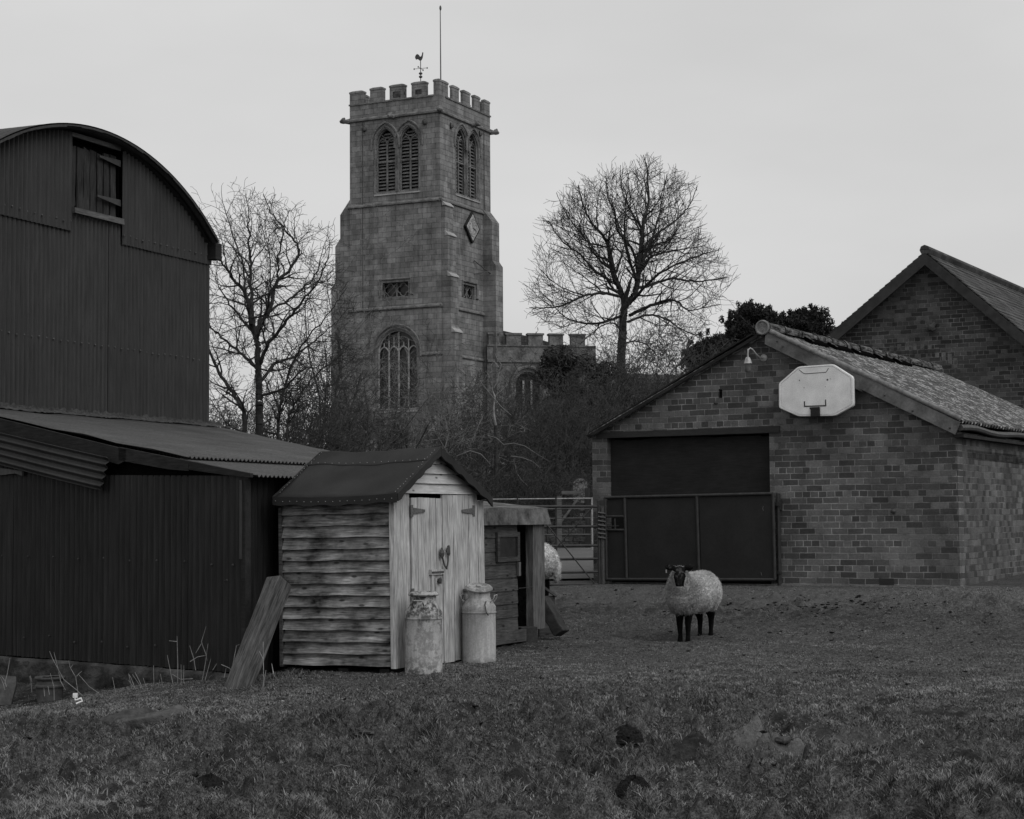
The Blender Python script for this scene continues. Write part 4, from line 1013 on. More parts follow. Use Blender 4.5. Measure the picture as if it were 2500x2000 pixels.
cw = thing('churchyard_wall', 'low tumbled stone wall along the far side of the road', 'wall', loc=(0, 39.6, 0))
mb = MB()
for r_ in range(5):
    x = -9.0
    while x < 6.5:
        w_ = random.uniform(.18, .5); h_ = .15; z = float(terr(x, 39.6))-.05+r_*h_
        if r_ < 4 or random.random() < .45: mb.box(x, x+w_-.012, -.15+random.uniform(-.02, .02), .15, z, z+h_-.012)
        x += w_
o = mb.build('stonework', mat_plinth, cw)

# ================================================================ CHURCH
Oc = at(1078, 1268, 90); fC = Frame((Oc.x, Oc.y, 0), (.899, -.438))
ch = thing('church', 'old stone church with a battlemented square tower, clock and weathervane', 'church', fC)
cl = lambda px, py, v=0: fC.hit(px, py, 1, v); cs = lambda px, py, v=0: fC.hit(px, py, 0, v)
WL = -cl(854,400).x; WR = cs(1197,400).y
z1 = cl(1077,269).z; z2 = cl(1077,485).z; z3 = cl(1076,744).z; z4 = cl(1076,862).z
print('CHURCH', WL, WR, 'strings', z1, z2, z3, z4, 'side', cs(1197,320).z, cs(1197,524).z)
C2_ = lambda x, y: (780+x/3.08, y/3.08); C3_ = lambda x, y: (720+x/2.654, 480+y/2.654)
def arch(cx_, w, z0, zs, za_, n=9):
    h = za_-zs; hw_ = w/2; R = (h*h+hw_*hw_)/(2*hw_); R = max(R, hw_*1.0001)
    pts = [(cx_-hw_, z0), (cx_+hw_, z0)]
    a1 = math.atan2(h, R-hw_) if R > hw_ else math.pi/2
    right = [(cx_+hw_-R+R*math.cos(a1*k/n), zs+R*math.sin(a1*k/n)) for k in range(n+1)]
    left = [(2*cx_-x, z) for x, z in reversed(right[:-1])]
    return pts+right+left
def F_(px0, px1, pz0, pzs, pza, side=False):
    """arch in local facade coordinates measured on the photograph"""
    f = cs if side else cl; ix = 1 if side else 0
    m = ((px0[0]+px1[0])/2, (px0[1]+px1[1])/2)
    a = f(*px0)[ix]; b = f(*px1)[ix]; return (a+b)/2, abs(b-a), f(*pz0).z, f(*pzs).z, f(*pza).z
B1 = F_(C2_(425,1200), C2_(567,1190), C2_(496,1447), C2_(496,1085), C2_(490,965))
B2 = F_(C2_(600,1200), C2_(742,1190), C2_(670,1430), C2_(670,1065), C2_(660,950))
S1 = F_(C2_(1028,1200), C2_(1107,1230), C2_(1068,1462), C2_(1068,1085), C2_(1072,968), True)
S2 = F_(C2_(1116,1200), C2_(1196,1230), C2_(1156,1492), C2_(1156,1120), C2_(1160,1005), True)
# equalise paired windows
WW = F_(C3_(535,1200), C3_(790,1200), C3_(660,1378), C3_(650,1010), C3_(648,868))
DD = F_(C3_(590,1560), C3_(730,1560), C3_(660,1650), C3_(660,1560), C3_(658,1500))
a = cl(*C3_(568,548)); b = cl(*C3_(735,645)); SQ = (a.x, b.x, b.z, cl(*C3_(735,548)).z)
a = cs(*C3_(1092,567)); b = cs(*C3_(1165,670)); SQ2 = (a.y, b.y, cs(*C3_(1092,655)).z, a.z)
print('win', B1, B2, S1, S2, WW, SQ, SQ2)
zp = z1+.12; z0c = 1.0
RC = .38   # reveal depth
rect = lambda q: [(q[0], q[2]), (q[1], q[2]), (q[1], q[3]), (q[0], q[3])]
holesF = [arch(*B1), arch(*B2), arch(*WW), rect(SQ), arch(*DD)]
holesS = [arch(*S1), arch(*S2), rect(SQ2)]
mb = MB(); mb.prism([(-WL, z0c), (0, z0c), (0, zp), (-WL, zp)], 0, RC, 1, holesF); mb.build('tower_front', mat_church, ch)
mb = MB(); mb.prism([(RC+.002, z0c), (WR, z0c), (WR, zp), (RC+.002, zp)], -RC, 0, 0, [h for h in holesS]); mb.build('tower_side', mat_churchS, ch)
mb = MB(); mb.box(-WL+.01, -.4, WR-.3, WR, z0c, zp); mb.box(-WL, -WL+.3, RC+.01, WR, z0c, zp); mb.box(-WL+.3, -.3, .5, WR-.3, zp-.5, zp-.3); mb.build('tower_rear', mat_churchS, ch)
mb = MB(); mb.box(-WL+.35, -.45, RC+.12, RC+.16, z0c, zp-.6); mb.box(-.56, -.52, RC+.2, WR-.35, z0c, zp-.6); mb.build('tower_shade', mat_shadeblack, ch)  # black sheets for the shade seen through the tower windows
def string(mb, z, pr, h, s0=-WL, s1=0, both=True):
    mb.prism([(-pr, z-h), (-pr, z-h*.35), (0, z+h*.35), (.02, z-h)], s0-(pr if s0 == -WL else 0), s1+pr, 0) if False else None
    # front run
    mb.add([(s0-pr, 0, z-h), (s0-pr, -pr, z-h*.6), (s0-pr, -pr, z), (s0-pr, 0, z+h*.7), (s1+pr, 0, z-h), (s1+pr, -pr, z-h*.6), (s1+pr, -pr, z), (s1+pr, 0, z+h*.7)],
           [(0, 1, 5, 4), (1, 2, 6, 5), (2, 3, 7, 6), (3, 0, 4, 7), (0, 3, 2, 1), (4, 5, 6, 7)])
    if both:
        mb.add([(0, -pr, z-h), (pr, -pr, z-h*.6), (pr, -pr, z), (0, -pr, z+h*.7), (0, WR+pr, z-h), (pr, WR+pr, z-h*.6), (pr, WR+pr, z), (0, WR+pr, z+h*.7)],
               [(0, 1, 5, 4), (1, 2, 6, 5), (2, 3, 7, 6), (3, 0, 4, 7), (0, 3, 2, 1), (4, 5, 6, 7)])
for z, pr, h in ((z1, .10, .14), (z2, .09, .13), (z3, .08, .12)):
    mb = MB(); string(mb, z, pr, h); mb.build('string_course', mat_trim, ch)
mb = MB(); string(mb, z4, .06, .10, cl(*C3_(815,1000)).x, 0, True); mb.build('string_course', mat_trim, ch)
mb = MB(); string(mb, z4, .06, .10, -WL, cl(*C3_(480,1000)).x, False); mb.build('string_course', mat_trim, ch)
# parapet
zpar = cl(*C2_(870,712)).z; ztop = cl(*C2_(900,592)).z; ztopm = cl(*C2_(745,615)).z
print('parapet', zp, zpar, ztop, ztopm, cl(*C2_(280,665)).z)
mb = MB(); T = .28
mb.box(-WL, 0, .0, T, zp+.002, zpar); mb.box(-T, 0, T+.002, WR, zp+.002, zpar); mb.box(-WL, -WL+T, T+.002, WR, zp+.002, zpar); mb.box(-WL+T+.002, -T-.002, WR-T, WR, zp+.002, zpar)
mb.build('parapet', mat_church, ch)
def merlon(x0, x1, y0, y1, z0_, z1_):
    mb = MB(); mb.box(x0, x1, y0, y1, z0_, z1_-.12)
    e = .05; xm, ym = (x0+x1)/2, (y0+y1)/2
    e = .025; mb.box(x0-e, x1+e, y0-e, y1+e, z1_-.118, z1_-.03)
    k = .35
    mb.add([(x0-e, y0-e, z1_-.029), (x1+e, y0-e, z1_-.029), (x1+e, y1+e, z1_-.029), (x0-e, y1+e, z1_-.029), (x0+(xm-x0)*k, y0+(ym-y0)*k, z1_+.03), (x1+(xm-x1)*k, y0+(ym-y0)*k, z1_+.03), (x1+(xm-x1)*k, y1+(ym-y1)*k, z1_+.03), (x0+(xm-x0)*k, y1+(ym-y1)*k, z1_+.03)],
           [(4, 5, 6, 7), (0, 1, 5, 4), (1, 2, 6, 5), (2, 3, 7, 6), (3, 0, 4, 7)])
    return mb.build('merlon', mat_church, ch)
mF = [cl(*C2_(x, 700)).x for x in (232, 328, 380, 475, 527, 635, 692, 797, 857)]
merlon(-WL, mF[1], 0, T, zpar, ztop-.1); merlon(mF[2], mF[3], 0, T, zpar, ztopm-.02); merlon(mF[4], mF[5], 0, T, zpar, ztopm); merlon(mF[6], mF[7], 0, T, zpar, ztopm)
merlon(mF[8], .0, 0, T, zpar, ztop+.0)
mS = [cs(*C2_(x, 700)).y for x in (983, 1050, 1063, 1134, 1147, 1207, 1222)]
merlon(-.2, 0, T+.03, max(T+.1, cs(*C2_(967,700)).y), zpar, ztop-.004)
for a, b in ((mS[0], mS[1]), (mS[2], mS[3]), (mS[4], mS[5]), (mS[6], WR)): merlon(-.15, 0, a+.24, b-.02, zpar, ztopm)
for k in range(5):   # rear battlements
    s = -WL+.5+k*1.0; merlon(s, s+.6, WR-T, WR, zpar, ztopm)
for k in range(4):
    y = .9+k*1.05; merlon(-WL, -WL+T, y, y+.62, zpar, ztopm)
mb = MB(); mb.box(-WL-.04, mF[8], -.05, .0, zpar-.06, zpar+.02); mb.box(0, .05, .6, WR+.04, zpar-.06, zpar+.02); mb.build('parapet_coping', mat_trim, ch)
mb = MB(); q = (mF[4]+mF[5])/2; mb.box(q-.22, q+.22, -.012, -.002, zpar+.1, zpar+.42); q = (mF[6]+mF[7])/2; mb.box(q-.18, q+.18, -.012, -.002, zpar+.14, zpar+.38); mb.build('carved_panel', mat_plinth, ch)
# gargoyles and bosses
def garg(p, d, r=.16):
    mb = MB(); d = Vector(d).normalized(); p = Vector(p)
    mb.tube([p, p+d*.22, p+d*.36+Vector((0, 0, .05)), p+d*.52+Vector((0, 0, -.02))], [r, r*.7, r*1.05, r*.4], 8); mb.blob(p+d*.34+Vector((0, 0, .10)), (.12, .09, .09), 2, .4, 8, 6); return mb.build('gargoyle', mat_trim, ch, True)
garg((-WL, 0, z1-.03), (-1, -.35, -.0)); garg((cl(*C2_(555,862)).x, 0, z1-.05), (0, -1, -.1), .15); garg((0.02, -.02, z1-.03), (.5, -1, -.05)); garg((0, cs(*C2_(1145,915)).y, z1-.05), (1, 0, -.1), .13); garg((0, WR, z1-.03), (.6, .8, 0))
for p in ((cl(*C2_(340,970)), 0), (cl(*C2_(793,918)), 0), (cs(*C2_(985,945)), 1), (cs(*C2_(1203,1005)), 1)):
    mb = MB(); v = p[0]; mb.blob((v.x if not p[1] else .05, -.05 if not p[1] else v.y, v.z), (.12, .12, .15), 3, .25, 10, 7); mb.build('boss', mat_iron, ch, True)
# windows
def bars(mb, pts, r, ax):
    mb.tube(pts, r, 5)
def to3(u, z, side, dep): return (u, dep, z) if not side else (-dep, u, z)
def window(q, side, hood=True, transom=None, louv=True, lights=2, hoodw=.16):
    cx_, w, z0_, zs, za_ = q
    mb = MB(); P = lambda u, z, d=.2: to3(u, z, side, d)
    ins = arch(cx_, w-.02, z0_, zs, za_)
    mb.tube([P(u, z, .12) for u, z in ins+[ins[0], ins[1]]], .055, 5, False)
    lw_ = w/lights
    for i in range(1, lights): mb.tube([P(cx_-w/2+lw_*i, z0_, .2), P(cx_-w/2+lw_*i, zs-.0, .2)], .055, 6)
    if transom: mb.tube([P(cx_-w/2, transom, .2), P(cx_+w/2, transom, .2)], .06, 6)
    # light heads and tracery
    for i in range(lights):
        c = cx_-w/2+lw_*(i+.5); sub = arch(c, lw_, zs-.05, zs-.05, zs+lw_*.55, 6)[2:]
        mb.tube([P(u, z, .2) for u, z in sub], .04, 5, False)
    if lights == 2:
        for sgn in (-1, 1): mb.tube([P(cx_, zs, .2), P(cx_+sgn*w*.12, zs+(za_-zs)*.45, .2), P(cx_+sgn*w*.30, zs+(za_-zs)*.62, .2)], .035, 5)
    else:
        for i in range(1, lights):
            u = cx_-w/2+lw_*i; hgt_ = (za_-zs)*(1-abs(u-cx_)/(w/2))**.6
            mb.tube([P(u, zs, .2), P(u, zs+hgt_*.93, .2)], .04, 5)
            mb.tube([P(u-lw_*.5, zs+lw_*.55, .2), P(u-lw_*.5, zs+hgt_*.9*.8, .2)], .03, 5)
    wo_ = mb.build('window', mat_trimlight if lights > 2 else mat_trim, ch, True)
    if louv:
        lb = MB(); z = z0_+.08
        while z < za_-.1:
            if z > zs: hh = max(0, 1-((z-zs)/(za_-zs))**1.6); ww = w*hh
            else: ww = w
            if ww > .15:
                a_, b_ = cx_-ww/2+.03, cx_+ww/2-.03
                if not side: lb.hexa([(a_, .22, z-.05), (b_, .22, z-.05), (b_, .36, z+.06), (a_, .36, z+.06)], [(a_, .22, z-.02), (b_, .22, z-.02), (b_, .36, z+.09), (a_, .36, z+.09)])
                else: lb.hexa([(-.22, a_, z-.05), (-.22, b_, z-.05), (-.36, b_, z+.06), (-.36, a_, z+.06)], [(-.22, a_, z-.02), (-.22, b_, z-.02), (-.36, b_, z+.09), (-.36, a_, z+.09)])
            z += .175
        lb.build('louvres', mat_louvre, wo_)
    else:
        gb = MB(); pts = arch(cx_, w, z0_, zs, za_)
        gb.prism(pts, .27, .29) if not side else gb.prism(pts, -.29, -.27, 0)
        gb.build('glass', mat_glass, wo_)
    if hood:
        hb_ = MB(); e = .16; hp_ = arch(cx_, w+2*hoodw, zs-.25, zs, za_+hoodw*1.15, 10)
        hp_ = [hp_[1]]+hp_[2:]+[hp_[0]]
        hb_.tube([P(u, z, -.03) for u, z in hp_], .06, 6); hb_.build('hood_mould', mat_trim, ch, True)
        r2 = arch(cx_, w+.16, z0_, zs, za_+.10, 10); r2 = [r2[1]]+r2[2:]+[r2[0]]
        hb_ = MB(); hb_.tube([P(u, z, .0) for u, z in r2], .045, 6, False); hb_.build('arch_moulding', mat_trim, ch, True)
    sb_ = MB()
    if not side: sb_.hexa([(cx_-w/2-.1, -.05, z0_-.16), (cx_+w/2+.1, -.05, z0_-.16), (cx_+w/2+.1, .3, z0_-.16), (cx_-w/2-.1, .3, z0_-.16)], [(cx_-w/2-.1, -.05, z0_-.1), (cx_+w/2+.1, -.05, z0_-.1), (cx_+w/2+.1, .3, z0_+.02), (cx_-w/2-.1, .3, z0_+.02)])
    else: sb_.hexa([(.05, cx_-w/2-.1, z0_-.16), (.05, cx_+w/2+.1, z0_-.16), (-.3, cx_+w/2+.1, z0_-.16), (-.3, cx_-w/2-.1, z0_-.16)], [(.05, cx_-w/2-.1, z0_-.1), (.05, cx_+w/2+.1, z0_-.1), (-.3, cx_+w/2+.1, z0_+.02), (-.3, cx_-w/2-.1, z0_+.02)])
    sb_.build('sill', mat_trimlight, wo_)
    return wo_
tr = cl(*C2_(496,1215)).z; tr2 = cs(*C2_(1068,1222)).z
window(B1, False, True, tr, True, 2, .26); window(B2, False, True, tr, True, 2, .26); window(S1, True, True, tr2, True, 2, .2); window(S2, True, True, tr2, True, 2, .2)
window(WW, False, True, None, False, 4, .24)
def sqwin(q, side):
    mb = MB(); a, b, z0_, z1_ = q; P = lambda u, z, d=.15: to3(u, z, side, d); e = .16
    mb.tube([P(a-e, z0_+.05, -.03), P(a-e, z1_+e, -.03), P(b+e, z1_+e, -.03), P(b+e, z0_+.1, -.03), P(b+e+.16, z0_+.1, -.03)], .055, 6)
    mb.tube([P(a, z0_), P(a, z1_), P(b, z1_), P(b, z0_), P(a, z0_)], .05, 6)
    m_ = (a+b)/2; mb.tube([P(m_, z0_), P(m_, z1_)], .045, 6)
    for c in ((a+m_)/2, (b+m_)/2):
        r = (b-a)/4-.06; zc_ = (z0_+z1_)/2
        for k in range(4):
            an = k*math.pi/2; u0 = c+math.cos(an)*r*.5; zz0 = zc_+math.sin(an)*r*.5
            mb.tube([P(u0+r*.55*math.cos(an+t), zz0+r*.55*math.sin(an+t)) for t in [(-1.6+3.2*j/6) for j in range(7)]], .028, 5)
    w_ = mb.build('window', mat_trim, ch, True)
    gb = MB(); gb.prism(rect(q), .27, .29) if not side else gb.prism(rect(q), -.29, -.27, 0); gb.build('glass', mat_glass, w_)
sqwin(SQ, False); sqwin(SQ2, True)
# west door surround
cx_, w, z0_, zs, za_ = DD; mb = MB(); e0_ = cl(*C3_(560,1560)).x; e1_ = cl(*C3_(745,1560)).x; zz = cl(*C3_(650,1478)).z
mb.tube([(e0_, -.04, z0c), (e0_, -.04, zz), (e1_, -.04, zz), (e1_, -.04, z0c)], .10, 6); zz2 = zz+.35; mb.tube([(e0_-.3, -.04, zz-.4), (e0_-.3, -.04, zz2), (e1_+.1, -.04, zz2), (e1_+.1, -.04, zz-.4)], .07, 6)
do_ = mb.build('west_door', mat_trim, ch, True); mb = MB(); mb.prism(arch(*DD), .25, .3); mb.build('door_leaf', mat_shadeblack, do_)
# buttresses
def butt(x0, x1, prof, ax, mat, nm='buttress'):
    mb = MB(); mb.prism(prof, x0, x1, ax); return mb.build(nm, mat, ch)
def stepped(zs_, pr, zbot_):      # outward profile: list of (projection below z)
    pts = [(0, zbot_)]; 
    n = len(zs_); pts.append((pr[-1], zbot_))
    for i in range(n-1, -1, -1):
        z = zs_[i]; p = pr[i]; q = pr[i-1] if i else 0
        pts.append((p, z-.0)); pts.append((q, z+(p-q)*1.2+.05))
    return pts
lz = lambda y: cl(*C3_(300, y)).z
projL = [-(cl(*C3_(x, y)).x)-WL for x, y in ((290, 200), (258, 400), (232, 700))]
print('left buttress', projL)
pf = stepped([z2-.35, lz(322), lz(592), 6.5], projL+[projL[2]+.25], z0c)
mb = MB(); mb.prism([(-WL-a_, b_) for a_, b_ in pf], .05, 1.0, 1); mb.build('buttress', mat_church, ch)
zB = [z2-.30, cs(*C3_(990,262)).z, cs(*C3_(1000,528)).z, cs(*C3_(1015,890)).z, 6.0]
pf = stepped(zB, [.22, .38, .52, .72, .9], z0c)
mb = MB(); mb.prism([(a_, b_) for a_, b_ in pf], .12, .95, 1)
mb.build('buttress', mat_churchS, ch)
# pale weathered set-off stones
mb = MB()
for i, z in enumerate(zB[:4]):
    p = [.22, .38, .52, .72][i]; mb.hexa([(p-.16, .08, z-.02), (p+.05, .08, z-.02), (p+.05, .99, z-.02), (p-.16, .99, z-.02)], [(p-.18, .08, z+.24), (p+.03, .08, z+.04), (p+.03, .99, z+.04), (p-.18, .99, z+.24)])
mb.build('set_off', mat_trimlight, ch)
# right rear buttress seen against the sky
rp = []
for x, y in ((1305, 300), (1330, 700)):
    px_, py_ = C3_(x, y); q = fC.hit(px_, py_, 1, WR-.4); rp.append(q.x)
print('right buttress', rp)
pf = stepped([z2-.5, fC.hit(*C3_(1320,455), 1, WR-.4).z, 6.5], [rp[0], rp[1], rp[1]+.2], z0c)
mb = MB(); mb.prism(pf, WR-.9, WR-.05, 1); mb.build('buttress', mat_churchS, ch)
pf = [(WR+a_*.8, b_) for a_, b_ in stepped([z2-.5, z3+1.5, 6.5], [.3, .6, .8], z0c)]
mb = MB(); mb.prism(pf, -.9, -.1, 0); mb.build('buttress', mat_churchS, ch)
# clock
c = cs(*C3_(1137,203)); wy = abs(cs(*C3_(1184,205)).y-cs(*C3_(1090,185)).y)/2; hz_ = (cs(*C3_(1137,100)).z-cs(*C3_(1137,305)).z)/2
print('clock', c, wy, hz_)
ck = MB(); ck.prism([(c.y, c.z+hz_), (c.y+wy, c.z), (c.y, c.z-hz_), (c.y-wy, c.z)], .04, .14, 0); k_ = ck.build('clock', mat_fascia, ch)
mb = MB(); f_ = .84; mb.prism([(c.y, c.z+hz_*f_), (c.y+wy*f_, c.z), (c.y, c.z-hz_*f_), (c.y-wy*f_, c.z)], .142, .155, 0); mb.build('clock_face', mat_dial, k_)
mb = MB()
for k in range(12):
    a_ = k*math.pi/6; r0, r1 = wy*.38, wy*.5; mb.tube([(.165, c.y+r0*math.cos(a_), c.z+r0*math.sin(a_)), (.165, c.y+r1*math.cos(a_), c.z+r1*math.sin(a_))], .025, 4)
mb.tube([(.16, c.y+wy*.56*math.cos(k*math.pi/16), c.z+wy*.56*math.sin(k*math.pi/16)) for k in range(33)], .02, 4, False); mb.build('hour_marks', mat_trimlight, k_)
mb = MB(); mb.tube([(.18, c.y, c.z), (.18, c.y+wy*.45, c.z-.12)], .03, 5); mb.tube([(.18, c.y, c.z), (.18, c.y-.02, c.z+wy*.6)], .022, 5); mb.build('clock_hands', mat_trimlight, k_)
# iron bracket
a = cs(*C3_(1155,415)); b = cs(*C3_(1238,525)); c_ = cs(*C3_(1210,490)); d_ = cs(*C3_(1158,503))
mb = MB(); mb.tube([(.05, a.y, a.z), (.5, b.y, b.z)], .03, 5); mb.tube([(.05, d_.y, d_.z), (.4, c_.y, c_.z)], .03, 5); mb.build('iron_bracket', mat_iron, ch)
# lightning conductor
u_ = cl(*C2_(325,1000)).x; mb = MB(); mb.tube([(u_, -.02, zp), (u_, -.02, z3)], .018, 5); mb.build('lightning_conductor', mat_iron, ch)
u_ = cs(*C2_(1235,1200)).y; mb = MB(); mb.tube([(.02, u_, zp), (.02, u_, z4-3)], .018, 5); mb.build('lightning_conductor', mat_iron, ch)
# weathervane
vpt_ = fC.hit(1027, 190, 1, 1.6); vz = ztopm-.1; base = Vector((vpt_.x, 1.6, 0))
VZ = lambda y: fC.hit(1028, y/3.08, 1, 1.6).z
mb = MB(); mb.tube([(base.x, base.y, vz-.8), (base.x, base.y, VZ(455))], .022, 6); mb.blob((base.x, base.y, VZ(553)), (.10, .10, .07), 0, 0, 10, 6); mb.blob((base.x, base.y, VZ(578)), (.10, .10, .07), 0, 0, 10, 6)
wv = mb.build('weathervane', mat_iron, ch, True)
mb = MB(); zz = VZ(515)
for a_ in (.15, 1.72):
    dx, dy = math.cos(a_)*.36, math.sin(a_)*.36; mb.tube([(base.x-dx, base.y-dy, zz), (base.x+dx, base.y+dy, zz)], .012, 5)
    for s_ in (-1, 1): mb.blob((base.x+s_*dx, base.y+s_*dy, zz), (.04, .04, .05), 1, .2, 6, 4)
mb.build('compass_arms', mat_iron, wv)
ck_ = [(0,0),(.07,.05),(.13,.16),(.15,.30),(.17,.44),(.13,.47),(.10,.42),(.09,.33),(.03,.24),(-.04,.24),(-.10,.34),(-.18,.40),(-.27,.38),(-.33,.30),(-.34,.20),(-.28,.10),(-.2,.12),(-.12,.08),(-.06,.02)]
zz = VZ(458); mb = MB(); mb.prism([(base.x+x*.95, zz+z*.95) for x, z in ck_], base.y-.012, base.y+.012); mb.build('cockerel', mat_iron, wv)
# flagpole
fp = fC.hit(1076, 190, 1, 1.0); FZ = fC.hit(1075, 20, 1, 1.0).z
mb = MB(); mb.tube([(fp.x, 1.0, zpar-.3), (fp.x, 1.0, FZ-3.8), (fp.x-.01, 1.0, FZ)], [.045, .035, .022], 8); mb.blob((fp.x, 1.0, FZ), (.06, .06, .14), 0, 0, 8, 6); mb.build('flagpole', mat_greywood, ch, True)
# nave aisle wall to the right of the tower
nA = at(1190, 1000, 94.0); fW = Frame((nA.x, nA.y, 0), (1, .0)); 
ex_ = Vector((1.82, 1)); fW = Frame((nA.x, nA.y, 0), (ex_.x, ex_.y*.35))
wl = lambda px, py: fW.hit(px, py, 1, 0)
def W2c(p): return fC.loc(fW.w(p))
nz = wl(1245,880).z; nzp = wl(1245,842).z; nzt = wl(1253,813).z; xE = wl(1455, 900).x
print('NAVE', nz, nzp, nzt, xE)
def addW(mb, fn):      # build in fW coordinates, move into the church's
    t = MB(); fn(t); mb.add([W2c(v) for v in t.v], t.f)
NW = F_ = None
a = wl(*C3_(1402,1250)).x; b = wl(*C3_(1618,1250)).x; nar = ((a+b)/2, b-a-.5, wl(*C3_(1500,1400)).z, wl(*C3_(1500,1215)).z, wl(*C3_(1505,1150)).z)
mb = MB(); addW(mb, lambda t: t.prism([(0, 0), (xE, 0), (xE, nzp), (0, nzp)], 0, .5, 1, [arch(*nar)])); mb.build('nave_wall', mat_trim, ch)
mb = MB(); addW(mb, lambda t: (t.box(.02, xE, -.08, 0, nz-.1, nz+.04), t.box(.02, xE, -.05, 0, nzp-.08, nzp+.0))); mb.build('string_course', mat_fascia if False else mat_trim, ch)
mxs = [(wl(C3_(x0, 900)[0], 820).x, wl(C3_(x1, 900)[0], 820).x) for x0, x1 in ((1255,1320),(1370,1465),(1512,1608),(1650,1738),(1790,1880))]
sp = mxs[3][0]-mxs[2][0]
for k in range(1, 8): mxs.append((mxs[4][0]+sp*k, mxs[4][0]+sp*k+.9))
for x0, x1 in mxs:
    if x1 < xE: mb = MB(); addW(mb, lambda t: (t.box(x0, x1, .0, .4, nzp+.002, nzt-.1), t.box(x0-.05, x1+.05, -.05, .45, nzt-.098, nzt))); mb.build('merlon', mat_trim, ch)
mb = MB(); addW(mb, lambda t: t.prism(arch(*nar), .3, .34)); mb.build('nave_glass', mat_glass, ch)
hp_ = arch(nar[0], nar[1]+.5, nar[3]-.2, nar[3], nar[4]+.3, 10); hp_ = [hp_[1]]+hp_[2:]+[hp_[0]]
mb = MB(); addW(mb, lambda t: t.tube([(u, -.03, z) for u, z in hp_], .09, 6)); mb.build('hood_mould', mat_trim, ch, True)
mb = MB(); addW(mb, lambda t: [t.tube([(nar[0]+nar[1]*k/3-nar[1]/2, .2, nar[2]), (nar[0]+nar[1]*k/3-nar[1]/2, .2, nar[4]-.3)], .06, 6) for k in (1, 2)]); mb.build('mullion', mat_trimlight, ch, True)
xE2 = wl(1730, 900).x; zc2 = wl(1500, 912).z
mb = MB(); addW(mb, lambda t: (t.box(xE+.01, xE2, .3, .8, 0, zc2), t.box(xE+.01, xE2, .22, .299, zc2-.5, zc2-.38))); mb.build('chancel_wall', mat_trim, ch)
rz0 = at(1225, 806, 96).z
mb = MB(); addW(mb, lambda t: t.prism([(-.5, nzp-.6), (4.6, nzp-.6), (4.4, nzp+.08), (2.3, rz0-.35), (.6, rz0)], 1.2, 1.5)); mb.build('nave_roof', mat_slate, ch)
